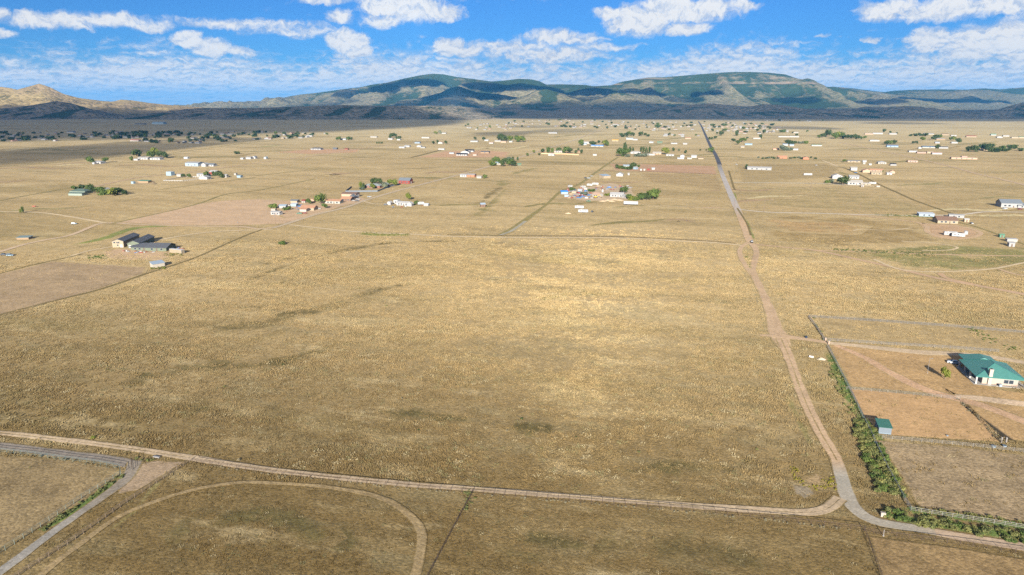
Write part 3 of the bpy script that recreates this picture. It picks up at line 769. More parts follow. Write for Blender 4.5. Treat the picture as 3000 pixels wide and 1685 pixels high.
ribbon('dirt_drive', 'pale drive across the yard to the green roofed house', [(2425, 1005), (2500, 1012), (2600, 1023), (2700, 1033), (2790, 1037), (2900, 1046), (3040, 1070)], [4, 5, 6, 6.5, 6, 5, 5], (0.47, 0.36, 0.235), 0.5, 8)
ribbon('dirt_track', 'faint reddish track slanting across the yard', [(2450, 1012), (2540, 1052), (2600, 1088), (2700, 1138), (2790, 1165), (2880, 1190), (3040, 1250)], [3, 4, 5, 6, 7, 6, 6], (0.46, 0.30, 0.18), 0.6, 9)
ribbon('dirt_track', 'pale track leading away from the corral corner', [(2800, 1160), (2900, 1172), (3040, 1190)], [3, 6, 7], (0.48, 0.36, 0.24), 0.6, 10)
ribbon('dirt_road', 'narrow brown dirt road along the near fence', [(-60, 1262), (0, 1269), (116, 1281), (349, 1310), (559, 1342), (815, 1380), (1165, 1417), (1374, 1432), (1630, 1452), (1980, 1479), (2213, 1494), (2345, 1502), (2420, 1492), (2462, 1460)], [3.0, 3.0, 3.0, 3.0, 3.0, 3.0, 2.6, 2.4, 2.4, 2.6, 3.0, 3.0, 3.4, 3.6], (0.41, 0.315, 0.205), 0.55, 9, two=.75)
ribbon('lane', 'dark grey packed lane between two fences', [(-60, 1302), (0, 1307), (175, 1329), (300, 1344), (390, 1362)], [4.2, 4.2, 4.4, 4.6, 5.0], (0.215, 0.185, 0.150), 0.4, 9)
ribbon('lane', 'pale gravel lane running down beside the dark ditch', [(398, 1352), (372, 1400), (325, 1440), (250, 1493), (150, 1563), (60, 1632), (-40, 1705)], [4.6, 4.0, 3.2, 2.6, 2.4, 2.6, 2.8], (0.235, 0.20, 0.155), 0.5, 10, tint2=(0.27, 0.25, 0.215))
ribbon('dirt_track', 'curving worn track through the near pasture', [(60, 1740), (150, 1660), (233, 1596), (349, 1514), (466, 1466), (582, 1432), (699, 1415), (800, 1416), (932, 1425), (1055, 1443), (1118, 1461), (1157, 1479), (1213, 1524), (1235, 1564), (1232, 1611), (1214, 1700)], [1.6, 1.5, 1.4, 1.4, 1.4, 1.3, 1.2, 1.2, 1.3, 1.5, 1.6, 1.9, 2.2, 2.4, 2.3, 2.3], (0.275, 0.203, 0.105), 0.75, 8)
ribbon('dirt_track', 'pale thin track along the far side of the open field', [(849, 659), (997, 675), (1090, 682), (1216, 687), (1303, 692), (1500, 696), (1680, 696), (1849, 699), (2000, 707), (2090, 711), (2172, 719)], 3.8, PALE, 0.35, 9)
ribbon('dirt_road', 'reddish dirt road slanting off past the weedy basin', [(2210, 716), (2300, 725), (2395, 735), (2497, 757), (2600, 780), (2745, 815), (2890, 842), (3040, 870)], [3.5, 3.5, 3.8, 4.2, 4.6, 5.0, 5.2, 5.2], (0.43, 0.295, 0.185), 0.3, 9)
ribbon('dirt_track', 'thin straight track past the green ditch', [(2395, 734), (2480, 736), (2614, 741), (2745, 746), (2900, 749), (3040, 751)], 2.2, (0.46, 0.32, 0.20), 0.35, 9)
ribbon('dirt_track', 'loop track round the weedy basin', [(2560, 760), (2628, 787), (2700, 796), (2774, 796), (2860, 792), (2920, 786), (2990, 772), (3040, 764)], 2.2, PALE, 0.4, 9)
ribbon('dirt_track', 'short reddish link track', [(2754, 801), (2766, 812), (2800, 822), (2850, 832)], [4, 3.4, 3, 3], (0.45, 0.30, 0.18), 0.3, 10)
ribbon('dirt_track', 'curved track on the far side of the basin', [(2925, 788), (2950, 797), (2985, 806), (3040, 812)], 2.2, PINK, 0.4, 10)
ribbon('gravel_road', 'pale side road leaving the chip sealed road', [(2164, 614), (2250, 622), (2380, 625), (2483, 628), (2620, 631), (2803, 630), (2890, 621), (3040, 623)], [5, 5, 5, 5, 5, 5, 5, 5], (0.50, 0.43, 0.33), 0.3, 9)
ribbon('dirt_drive', 'drive curling round the parked camping trailers', [(2483, 629), (2570, 637), (2687, 652), (2716, 664), (2716, 679), (2751, 693), (2803, 700), (2855, 694), (2872, 682), (2832, 667), (2780, 660), (2700, 655)], 4.4, PINK, 0.3, 10)
ribbon('dirt_track', 'faint oval track in the dark pasture', [(2500, 676), (2525, 672), (2600, 675), (2672, 668)], 1.8, PALE, 0.5, 9)
ribbon('dirt_track', 'hairpin track in the pasture below the camping trailers', [(2640, 707), (2740, 713), (2790, 721), (2805, 726), (2780, 733), (2700, 735)], 1.8, PALE, 0.5, 9)
ribbon('dirt_road', 'dirt road curving past the barns', [(-60, 756), (0, 738), (73, 716), (150, 700), (204, 690), (262, 667), (291, 656), (330, 653), (408, 658), (582, 663), (700, 664), (760, 671), (800, 666), (840, 657)], 4.6, (0.46, 0.345, 0.225), 0.3, 10)
ribbon('dirt_road', 'diagonal gravel road past the red barn into the distance', [(800, 668), (837, 657), (925, 629), (1012, 608), (1070, 587), (1158, 561), (1245, 538), (1379, 503), (1500, 468), (1560, 449), (1690, 408), (1760, 381), (1815, 364)], [5, 5.5, 6, 6, 6, 6, 6, 6.5, 7, 7, 7, 7, 7], (0.42, 0.335, 0.23), 0.3, 9)
ribbon('dirt_road', 'young poplar dirt road joining at the fence corner', [(-60, 618), (0, 620), (116, 623), (204, 635), (262, 645), (310, 654)], 4.0, PALE, 0.35, 9)
ribbon('dirt_drive', 'drive from the diagonal road to the dark roofed barns', [(800, 672), (750, 674), (660, 677), (582, 684), (500, 697), (440, 708)], 3.6, PALE, 0.4, 9)
ribbon('dirt_drive', 'short drive to the white manufactured home', [(1066, 590), (1100, 598), (1150, 596)], 3.0, PALE, 0.4, 10)
ribbon('dirt_track', 'track down from the barns to the pasture gate', [(335, 722), (250, 738), (190, 757)], 2.4, PALE, 0.4, 9)
for pts, w, t in [
    ([(-60, 492), (0, 488), (146, 478), (349, 459), (495, 449), (684, 424), (750, 417), (860, 405)], 6, OLIVE), ([(-60, 604), (0, 588), (140, 562), (220, 548)], 3, OLIVE),
    ([(274, 547), (408, 520), (553, 506), (650, 492), (750, 478), (930, 455), (1070, 434), (1187, 420), (1300, 408)], 7, (0.42, 0.30, 0.19)),
    ([(466, 556), (600, 538), (750, 520)], 3, OLIVE), ([(330, 655), (560, 603), (660, 570), (760, 557), (895, 530), (920, 524)], 3, OLIVE), ([(-60, 820), (0, 802), (100, 776), (154, 764), (240, 745)], 1.6, DARK),
    ([(-60, 945), (0, 923), (150, 884), (300, 846), (430, 802), (560, 760), (640, 725), (720, 690), (770, 672)], 1.8, DARK),
    ([(2250, 485), (2360, 486), (2454, 488), (2512, 509), (2570, 538), (2628, 564), (2687, 590), (2803, 631)], 3.6, DARK), ([(2803, 650), (2850, 662), (2900, 678), (2960, 702), (3020, 722)], 2, OLIVE),
    ([(2410, 470), (2454, 488)], 5, PALE), ([(2460, 417), (2540, 434), (2623, 451), (2701, 468), (2803, 493), (2861, 509), (2949, 529), (3040, 552)], 7, (0.42, 0.31, 0.2)),
    ([(1468, 688), (1500, 673), (1530, 652), (1562, 628), (1600, 600), (1636, 566), (1652, 556)], [9, 9, 8, 6, 4, 4, 3], OLIVE), ([(1462, 690), (1500, 676), (1540, 648)], 3, (0.30, 0.28, 0.22)),
    ([(1652, 556), (1700, 538), (1750, 502), (1790, 474), (1812, 460)], 5, OLIVE), ([(930, 455), (1070, 462), (1204, 465), (1500, 473), (1780, 478), (2104, 484)], 5, OLIVE),
    ([(1204, 462), (1260, 448), (1300, 437)], 9, DARK), ([(2160, 610), (2188, 655), (2200, 690)], 1.4, DARK), ([(2135, 500), (2150, 550), (2154, 555)], 2.5, DARK), ([(2150, 535), (2300, 536), (2440, 540)], 3, OLIVE),
    ([(750, 515), (870, 502), (930, 497)], 4, OLIVE), ([(1310, 688), (1500, 691), (1680, 692), (1850, 695), (2050, 705), (2155, 713)], 2.2, DARK), ([(1880, 600), (2000, 606), (2140, 614)], 2.5, PALE), ([(2058, 622 - 13), (2110, 608)], 5, PINK),
]:
    ribbon('field_line', 'overgrown fence line or farm track across the dry plain', pts, w, t, 0.5, 6, cat='track')
# ------------------------------------------------------------------ grass tufts (uncountable): small clumps instanced over the near fields
def mk_tuft_mat():
    m, g = new_mat('straw_tuft')
    c, h, e, tone = use_grass(g)
    oi = g.n('ShaderNodeObjectInfo').outputs['Random']
    k = g.mix(oi, (0.84, 0.84, 0.83), (1.22, 1.21, 1.19))
    col = g.mix(1.0, c, k, 'MULTIPLY')
    col = g.mix(g.m('MULTIPLY', g.ss(oi, 0.90, 0.97), 0.6), col, (0.20, 0.20, 0.10))
    col = g.mix(g.m('MULTIPLY', g.ss(oi, 0.10, 0.03), 0.6), col, (0.52, 0.44, 0.26))
    finish(g, col, 0.9, spec=0.05)
    return m
M['tuft'] = mk_tuft_mat()
def tuft_patch(seed, n=12, rad=1.05):
    r = random.Random(seed)
    v, f = [], []
    for _ in range(n):
        a, d = r.uniform(0, 6.283), rad * math.sqrt(r.random())
        cx, cy = math.cos(a) * d, math.sin(a) * d
        hgt, wid = r.uniform(0.18, 0.46), r.uniform(0.12, 0.27)
        for b in range(6):
            t = b * 1.0472 + r.uniform(-.4, .4)
            ux, uy = math.cos(t), math.sin(t)
            k = len(v)
            v += [(cx - uy * wid * .42, cy + ux * wid * .42, 0), (cx + uy * wid * .42, cy - ux * wid * .42, 0), (cx + ux * wid + r.uniform(-.05, .05), cy + uy * wid, hgt * r.uniform(.7, 1.1))]
            f.append((k, k + 1, k + 2))
    return mesh('tuft_clump', v, f)
TUFTCOL = bpy.data.collections.new('tuft_sources')
for s in range(6):
    me = tuft_patch(s)
    me.materials.append(M['tuft'])
    TUFTCOL.objects.link(bpy.data.objects.new('tuft_source', me))
def in_poly(x, y, P):
    ins = np.zeros(len(x), bool)
    n = len(P)
    for i in range(n):
        x0, y0 = P[i]; x1, y1 = P[(i + 1) % n]
        c = ((y0 > y) != (y1 > y)) & (x < (x1 - x0) * (y - y0) / (y1 - y0 + 1e-12) + x0)
        ins ^= c
    return ins
def scatter():
    step = 1.5
    xs = np.arange(-420, 420, step)
    ys = np.arange(118, 600, step)
    X, Y = np.meshgrid(xs, ys)
    X = (X + rng.uniform(-.5, .5, X.shape) * step).ravel()
    Y = (Y + rng.uniform(-.5, .5, Y.shape) * step).ravel()
    keep = np.abs(X) < Y * 0.80 + 25
    # thinner with distance, clumped by noise
    d = np.hypot(X, Y)
    n = fbm(X / 22, Y / 14, 4, 3)
    pr = np.clip((n - 0.30) * 4.5, 0.25, 1.0) * np.clip((610 - d) / 150, 0, 1)
    pr *= np.where(Y < 168 - 0.10 * X, 0.8, 1.0)          # the grazed pastures nearest are cropped short
    keep &= rng.random(len(X)) < pr
    X, Y = X[keep], Y[keep]
    ok = np.ones(len(X), bool)
    for C in ROADS:
        if C[:, 1].min() > 620 or len(C) < 2:
            continue
        Cs = C[::2] if len(C) > 60 else C
        lo, hi = Cs[:, :2].min(0) - 8, Cs[:, :2].max(0) + 8
        idx = np.nonzero(ok & (X > lo[0]) & (X < hi[0]) & (Y > lo[1]) & (Y < hi[1]))[0]
        if len(idx) == 0:
            continue
        best = np.full(len(idx), 1e9)
        for a, b in zip(Cs[:-1], Cs[1:]):
            ab = b[:2] - a[:2]
            t = np.clip(((X[idx] - a[0]) * ab[0] + (Y[idx] - a[1]) * ab[1]) / (ab @ ab + 1e-9), 0, 1)
            dd = np.hypot(X[idx] - a[0] - t * ab[0], Y[idx] - a[1] - t * ab[1]) - (a[2] + (b[2] - a[2]) * t) / 2
            best = np.minimum(best, dd)
        ok[idx[best < 0.75]] = False
    for P, bare in LOTS:
        ins = in_poly(X, Y, P)
        ok &= ~(ins & (rng.random(len(X)) < bare))
    X, Y = X[ok], Y[ok]
    N = len(X)
    me = bpy.data.meshes.new('grass')
    me.vertices.add(N)
    me.vertices.foreach_set('co', np.stack([X, Y, gz(X, Y) + 0.02], 1).astype(np.float32).ravel())
    attr(me, 'rot', rng.random(N) * 6.283)
    zone = np.clip((fbm(X / 30, Y / 22, 3, 21) - 0.42) * 4, 0, 1)
    for pz_ in ([(1850, 1130), (2300, 1080), (2380, 1260), (2440, 1370), (2250, 1420), (1900, 1330)], [(2240, 800), (2500, 800), (2780, 860), (3030, 920), (3030, 955), (2600, 925), (2300, 900)], [(2310, 1040), (2420, 1070), (2500, 1200), (2420, 1210)], [(900, 1300), (1700, 1330), (1800, 1420), (1000, 1380)]):
        zone = np.where(in_poly(X, Y, np.array([gp(*q) for q in pz_])), np.maximum(zone, rng.uniform(.35, 1.25, N)), zone)
    attr(me, 'siz', rng.uniform(0.55, 0.98, N) * (1 + 0.55 * zone) * np.where(Y < 168 - 0.10 * X, 0.55, 1.0))
    me.materials.append(M['tuft'])
    o = link('grass', me)
    tag(o, 'dry straw coloured bunch grass covering the near fields', 'grass', kind='stuff')
    nt = bpy.data.node_groups.new('grass_scatter', 'GeometryNodeTree')
    nt.interface.new_socket('Geometry', in_out='INPUT', socket_type='NodeSocketGeometry')
    nt.interface.new_socket('Geometry', in_out='OUTPUT', socket_type='NodeSocketGeometry')
    nd = nt.nodes
    gi, go = nd.new('NodeGroupInput'), nd.new('NodeGroupOutput')
    m2p = nd.new('GeometryNodeMeshToPoints')
    iop = nd.new('GeometryNodeInstanceOnPoints')
    ci = nd.new('GeometryNodeCollectionInfo')
    ci.inputs['Collection'].default_value = TUFTCOL
    ci.inputs['Separate Children'].default_value = True
    ci.inputs['Reset Children'].default_value = True
    def named(n_):
        q = nd.new('GeometryNodeInputNamedAttribute'); q.data_type = 'FLOAT'; q.inputs['Name'].default_value = n_
        return q.outputs['Attribute']
    cb = nd.new('ShaderNodeCombineXYZ')
    L = nt.links.new
    L(gi.outputs[0], m2p.inputs[0]); L(m2p.outputs[0], iop.inputs['Points']); L(ci.outputs[0], iop.inputs['Instance'])
    iop.inputs['Pick Instance'].default_value = True
    L(named('rot'), cb.inputs[2])
    e2r = nd.new('FunctionNodeEulerToRotation')
    L(cb.outputs[0], e2r.inputs[0]); L(e2r.outputs[0], iop.inputs['Rotation'])
    L(named('siz'), iop.inputs['Scale'])
    L(iop.outputs[0], go.inputs[0])
    md = o.modifiers.new('scatter', 'NODES')
    md.node_group = nt
    print('TUFTS', N)
scatter()
# ------------------------------------------------------------------ kit: materials
_mc = {}
def paint(rgb, rough=0.7, kind='plain', metal=0.0):
    key = (tuple(round(c, 3) for c in rgb), rough, kind, metal)
    if key in _mc: return _mc[key]
    m, g = new_mat(kind + '_paint')
    P = g.n('ShaderNodeTexCoord').outputs['Object']
    n = g.noise(P, 0.9, 4, 0.6)
    col = g.mix(1.0, rgb, g.mix(n, (0.80, 0.80, 0.79), (1.14, 1.13, 1.12)), 'MULTIPLY')
    bump = None
    if kind in ('seam', 'siding', 'corrugated'):
        w = g.n('ShaderNodeTexWave', wave_type='BANDS', bands_direction='X' if kind != 'siding' else 'Z')
        g.put(w.inputs['Vector'], P)
        w.inputs['Scale'].default_value = {'seam': 0.7, 'siding': 1.6, 'corrugated': 1.2}[kind]
        w.inputs['Distortion'].default_value = 0.0
        ln = g.ss(w.outputs['Fac'], 0.0, 0.18)
        col = g.mix(1.0, col, g.mix(ln, (0.72, 0.72, 0.72), (1, 1, 1)), 'MULTIPLY')
        bump = ln
    if kind == 'shingle':
        n2 = g.noise(P, 5.0, 3, 0.7)
        col = g.mix(1.0, col, g.mix(n2, (0.7, 0.7, 0.7), (1.25, 1.25, 1.25)), 'MULTIPLY')
    if kind == 'brick':
        b = g.n('ShaderNodeTexBrick')
        g.put(b.inputs['Vector'], P)
        b.inputs['Scale'].default_value = 2.0
        col = g.mix(0.35, col, g.mix(b.outputs['Fac'], col, (0.4, 0.36, 0.32)))
    finish(g, col, rough, bump, 0.4, 0.03, 0.3, metal)
    _mc[key] = m
    return m
C_ = dict(white=(0.335, 0.33, 0.32), offw=(0.32, 0.30, 0.265), cream=(0.29, 0.24, 0.165), tan=(0.31, 0.245, 0.165), sand=(0.35, 0.275, 0.19), peach=(0.39, 0.265, 0.185), pink=(0.37, 0.25, 0.20), orange=(0.34, 0.145, 0.08), red=(0.19, 0.04, 0.032), brick=(0.20, 0.09, 0.065), brown=(0.16, 0.10, 0.07), tile=(0.36, 0.20, 0.12), grey=(0.30, 0.30, 0.30), lgrey=(0.27, 0.27, 0.265), dgrey=(0.085, 0.090, 0.100), slate=(0.13, 0.15, 0.17), black=(0.02, 0.022, 0.028), green=(0.09, 0.20, 0.13), teal=(0.062, 0.195, 0.170), sage=(0.125, 0.145, 0.10), blue=(0.07, 0.17, 0.34), lblue=(0.22, 0.30, 0.355), bright=(0.02, 0.22, 0.62), yellow=(0.60, 0.33, 0.03), maroon=(0.16, 0.02, 0.03), stone=(0.34, 0.30, 0.24), wood=(0.26, 0.18, 0.11), steel=(0.42, 0.45, 0.48), bluegrey=(0.24, 0.30, 0.36))
GLASS = paint((0.035, 0.045, 0.055), 0.12, 'glass')
TRIM = paint((0.38, 0.37, 0.355), 0.6, 'trim')
RUBBER = paint((0.02, 0.02, 0.02), 0.8, 'rubber')
PIPE = paint((0.20, 0.21, 0.225), 0.5, 'galvanised', 0.2)
PIPEW = paint((0.26, 0.245, 0.225), 0.6, 'painted_pipe')
RUST = paint((0.075, 0.05, 0.038), 0.8, 'rusted_pipe')
CREO = paint((0.16, 0.115, 0.08), 0.9, 'creosote_timber')
CONC = paint((0.32, 0.30, 0.27), 0.9, 'concrete')

# ------------------------------------------------------------------ kit: mesh builder
class MB:
    def __init__(s): s.v, s.f = [], []
    def box(s, x0, x1, y0, y1, z0, z1):
        k = len(s.v)
        s.v += [(x, y, z) for z in (z0, z1) for y in (y0, y1) for x in (x0, x1)]
        s.f += [tuple(k + i for i in q) for q in ((0, 2, 3, 1), (4, 5, 7, 6), (0, 1, 5, 4), (2, 6, 7, 3), (0, 4, 6, 2), (1, 3, 7, 5))]
        return s
    def prism(s, sec, x0, x1, axis='X'):
        """section (a, b) in the plane across the axis, counter-clockwise"""
        k, n = len(s.v), len(sec)
        for x in (x0, x1):
            s.v += [(x, a, b) if axis == 'X' else (a, x, b) for a, b in sec]
        s.f += [tuple(k + i for i in range(n))[::-1], tuple(k + n + i for i in range(n))]
        s.f += [(k + i, k + (i + 1) % n, k + n + (i + 1) % n, k + n + i) for i in range(n)]
        return s
    def tube(s, a, b, r, n=6):
        a, b = Vector(a), Vector(b)
        d = (b - a).normalized()
        u = d.cross(Vector((0, 0, 1)) if abs(d.z) < .9 else Vector((1, 0, 0))).normalized()
        w = d.cross(u)
        k = len(s.v)
        r0, r1 = (r, r) if not hasattr(r, '__len__') else r
        for p, rr in ((a, r0), (b, r1)):
            s.v += [tuple(p + (u * math.cos(6.2832 * i / n) + w * math.sin(6.2832 * i / n)) * rr) for i in range(n)]
        s.f += [tuple(k + i for i in range(n)), tuple(k + n + i for i in range(n))[::-1]]
        s.f += [(k + i, k + n + i, k + n + (i + 1) % n, k + (i + 1) % n) for i in range(n)]
        return s
    def poly(s, pts, faces):
        k = len(s.v)
        s.v += list(pts); s.f += [tuple(k + i for i in q) for q in faces]
        return s
    def mesh(s, name, smooth=False): return mesh(name, s.v, s.f, smooth)
    def build(s, name, mat, parent=None, loc=None, rz=None): return link(name, s.mesh(name), mat, parent, loc, rz)
GRID = -R(14.35)
_wm = MB().box(-.5, .5, -.05, .05, 0, 1).mesh('window')
_wf = MB().box(-.56, .56, -.03, .03, -.06, 1.06).mesh('frame')
_dm = MB().box(-.5, .5, -.05, .05, 0, 2.05).mesh('door')
def add_window(root, x, y, z, w, h, rz=0.0, frame=True):
    o = link('window', _wm, GLASS, root, (x, y, z), rz, (w, 1, h))
    if frame: link('frame', _wf, TRIM, o, (0, 0, 0))
    return o
# ------------------------------------------------------------------ kit: buildings
def building(name, label, cat, u, v, L, W, h, rise, roof, wall, roofc, yaw=0.0, wins=0, doors=0, wkind='plain', rkind='plain', over=0.5, pos=None, group=None, gwin=0, bigdoor=0):
    """local X along the ridge, local -Y faces the camera when yaw is 0 (grid aligned); yaw in degrees on top of the grid"""
    x, y = pos if pos else gp(u, v)
    rz = GRID + R(yaw)
    root = empty(name, (x, y, gz(x, y)), rz)
    tag(root, label, cat, group)
    wm, rm = paint(C_[wall] if isinstance(wall, str) else wall, 0.75, wkind), paint(C_[roofc] if isinstance(roofc, str) else roofc, 0.55, rkind)
    a, b = L / 2, W / 2
    s = rise / b
    o = over
    if roof == 'gable':
        MB().prism([(-b, -.15), (b, -.15), (b, h), (0, h + rise), (-b, h)], -a, a).build('wall', wm, root)
        MB().prism([(-b - o, h - o * s + .03), (0, h + rise + .03), (b + o, h - o * s + .03), (b + o, h - o * s + .22), (0, h + rise + .24), (-b - o, h - o * s + .22)], -a - o, a + o).build('roof', rm, root)
    elif roof == 'hip':
        MB().box(-a, a, -b, b, -.15, h).build('wall', wm, root)
        e = max(0.3, a - b)
        A, B = a + o, b + o
        pts = [(-A, -B, h), (A, -B, h), (A, B, h), (-A, B, h), (-A, -B, h + .16), (A, -B, h + .16), (A, B, h + .16), (-A, B, h + .16), (-e, 0, h + rise), (e, 0, h + rise)]
        MB().poly(pts, [(3, 2, 1, 0), (0, 1, 5, 4), (1, 2, 6, 5), (2, 3, 7, 6), (3, 0, 4, 7), (4, 5, 9, 8), (5, 6, 9), (6, 7, 8, 9), (7, 4, 8)]).build('roof', rm, root)
    elif roof == 'shed':                     # high side at the back
        MB().prism([(-b, -.15), (b, -.15), (b, h + rise), (-b, h)], -a, a).build('wall', wm, root)
        k = rise / W
        MB().prism([(-b - o, h - o * k + .02), (b + o, h + rise + o * k + .02), (b + o, h + rise + o * k + .16), (-b - o, h - o * k + .16)], -a - o, a + o).build('roof', rm, root)
    else:                                    # flat with a parapet
        MB().box(-a, a, -b, b, -.15, h).build('wall', wm, root)
        MB().box(-a + .2, a - .2, -b + .2, b - .2, h + .002, h + .12).build('roof', rm, root)
    xs = [(-a + L * (i + 1) / (wins + doors + 1)) for i in range(wins + doors)]
    for i, xx in enumerate(xs):
        if i == len(xs) // 2 and doors:
            link('door', _dm, paint((0.12, 0.08, 0.06), 0.6, 'door'), root, (xx, -b - .04, 0), 0, (1.0, 1, min(1.0, (h - .2) / 2.05)))
        else:
            add_window(root, xx, -b - .02, max(.7, h * .28), min(2.4, max(1.4, L * .11)), min(1.5, h * .46))
    for i in range(gwin):
        add_window(root, a + .02, -b + W * (i + 1) / (gwin + 1), max(.8, h * .35), 1.3, min(1.2, h * .4), math.pi / 2)
    for i in range(bigdoor):
        link('garage_door', _dm, paint((0.48, 0.475, 0.46), 0.5, 'overhead_door'), root, (a + .04, -b + W * (i + 1) / (bigdoor + 1), 0), math.pi / 2, (min(3.2, W / (bigdoor + .6)), 1, min(1.4, (h - .3) / 2.05)))
    return root
# ------------------------------------------------------------------ kit: vehicles
_wheel = MB().tube((0, -.11, 0), (0, .11, 0), .34, 10).mesh('wheel')
_car = MB().prism([(-2.2, .32), (2.2, .32), (2.25, .72), (2.1, .92), (1.0, 1.0), (-2.05, 1.02), (-2.22, .8)], -.88, .88, 'Y').mesh('body')
_cab = MB().poly([(-1.75, -.8, 1.0), (1.05, -.8, 1.0), (1.05, .8, 1.0), (-1.75, .8, 1.0), (-1.35, -.66, 1.5), (.35, -.66, 1.5), (.35, .66, 1.5), (-1.35, .66, 1.5)], [(3, 2, 1, 0), (4, 5, 6, 7), (0, 1, 5, 4), (1, 2, 6, 5), (2, 3, 7, 6), (3, 0, 4, 7)]).mesh('cabin')
_roofp = MB().box(-1.3, .3, -.65, .65, 1.502, 1.55).mesh('roof_panel')
_suv = MB().poly([(-2.1, -.84, 1.0), (1.05, -.84, 1.0), (1.05, .84, 1.0), (-2.1, .84, 1.0), (-1.95, -.7, 1.68), (.45, -.7, 1.68), (.45, .7, 1.68), (-1.95, .7, 1.68)], [(3, 2, 1, 0), (4, 5, 6, 7), (0, 1, 5, 4), (1, 2, 6, 5), (2, 3, 7, 6), (3, 0, 4, 7)]).mesh('cabin')
_suvroof = MB().box(-1.9, .4, -.69, .69, 1.682, 1.73).mesh('roof_panel')
_puc = MB().poly([(-.6, -.82, 1.0), (1.15, -.82, 1.0), (1.15, .82, 1.0), (-.6, .82, 1.0), (-.5, -.7, 1.66), (.55, -.7, 1.66), (.55, .7, 1.66), (-.5, .7, 1.66)], [(3, 2, 1, 0), (4, 5, 6, 7), (0, 1, 5, 4), (1, 2, 6, 5), (2, 3, 7, 6), (3, 0, 4, 7)]).mesh('cabin')
_pur = MB().box(-.46, .5, -.69, .69, 1.662, 1.71).mesh('roof_panel')
_bed = MB().box(-2.5, -.65, -.9, .9, .5, 1.12).mesh('bed')
_puh = MB().prism([(-.62, .4), (2.5, .4), (2.55, .8), (2.45, 1.05), (1.1, 1.1), (-.62, 1.1)], -.9, .9, 'Y').mesh('body')
_lamp = MB().box(-.04, .04, -.18, .18, -.08, .08).mesh('headlight')
def vehicle(kind, label, u, v, colour, yaw, pos=None, z=0.0):
    x, y = pos if pos else gp(u, v)
    root = empty({'car': 'car', 'suv': 'car', 'pickup': 'pickup_truck'}[kind], (x, y, gz(x, y) + z), R(yaw))
    tag(root, label, {'car': 'car', 'suv': 'car', 'pickup': 'pickup truck'}[kind])
    m = paint(C_[colour], 0.3, 'car')
    if kind == 'pickup':
        link('body', _puh, m, root); link('bed', _bed, m, root); link('cabin', _puc, GLASS, root); link('roof_panel', _pur, m, root)
        wx = (1.75, -1.7)
    else:
        link('body', _car, m, root)
        link('cabin', _cab if kind == 'car' else _suv, GLASS, root); link('roof_panel', _roofp if kind == 'car' else _suvroof, m, root)
        wx = (1.4, -1.35)
    for ax in wx:
        for sy in (-.82, .82): link('wheel', _wheel, RUBBER, root, (ax, sy, .34))
    for sy in (-.6, .6): link('headlight', _lamp, TRIM, root, (2.24 if kind != 'pickup' else 2.53, sy, .7))
    return root
def trailer(label, u, v, L, H, W, yaw, colour='white', name='camping_trailer', cat='trailer', wins=3, pos=None):
    x, y = pos if pos else gp(u, v)
    root = empty(name, (x, y, gz(x, y)), R(yaw))
    tag(root, label, cat)
    m = paint(C_[colour], 0.4, 'coach')
    a = L / 2
    MB().prism([(-a, .55), (a, .55), (a + .25, .9), (a + .18, H - .3), (a - .1, H), (-a + .15, H), (-a, H - .25)], -W / 2, W / 2, 'Y').build('body', m, root)
    for i in range(wins):
        add_window(root, -a + L * (i + .8) / (wins + .6), -W / 2 - .02, H * .55, .9, .55, 0, False)
    link('door', _dm, paint((0.5, 0.5, 0.5), .5, 'door'), root, (a - L * .18, -W / 2 - .02, .6), 0, (.7, 1, .85))
    for ax in (-.45, .45):
        for sy in (-W / 2 + .1, W / 2 - .1): link('wheel', _wheel, RUBBER, root, (ax, sy, .34))
    MB().prism([(-.06, .5), (.06, .5), (.06, .62), (-.06, .62)], a, a + 1.2).build('hitch', PIPE, root)
    MB().box(-a * .5, -a * .5 + .9, -.4, .4, H + .002, H + .22).build('roof_vent', TRIM, root)
    return root
def cargo(label, u, v, L, H, W, yaw, colour='white', name='semi_trailer', cat='trailer', wheels=True):
    x, y = gp(u, v)
    root = empty(name, (x, y, gz(x, y)), R(yaw))
    tag(root, label, cat)
    m = paint(C_[colour], 0.45, 'corrugated')
    z0 = 1.1 if wheels else 0.02
    MB().box(-L / 2, L / 2, -W / 2, W / 2, z0, H).build('box_body', m, root)
    MB().box(-L / 2 - .05, L / 2 + .05, -W / 2 - .05, W / 2 + .05, H + .002, H + .1).build('roof', paint((.46, .46, .45), .4, 'roof_sheet'), root)
    for sx in (-L / 2 - .03, L / 2 + .03):
        for sy in (-W / 2 + .05, W / 2 - .05): MB().box(sx - .06, sx + .06, sy - .09, sy + .09, z0, H).build('corner_post', PIPE, root)
    if wheels:
        for ax in (-L / 2 + 1.5, -L / 2 + 2.8):
            for sy in (-W / 2 + .2, W / 2 - .2): link('wheel', _wheel, RUBBER, root, (ax, sy, .5), 0, (1.45, 1.4, 1.45))
        for sy in (-.7, .7): MB().tube((L / 2 - 2.5, sy, 0), (L / 2 - 2.5, sy, 1.12), .09).build('landing_leg', PIPE, root)
    return root
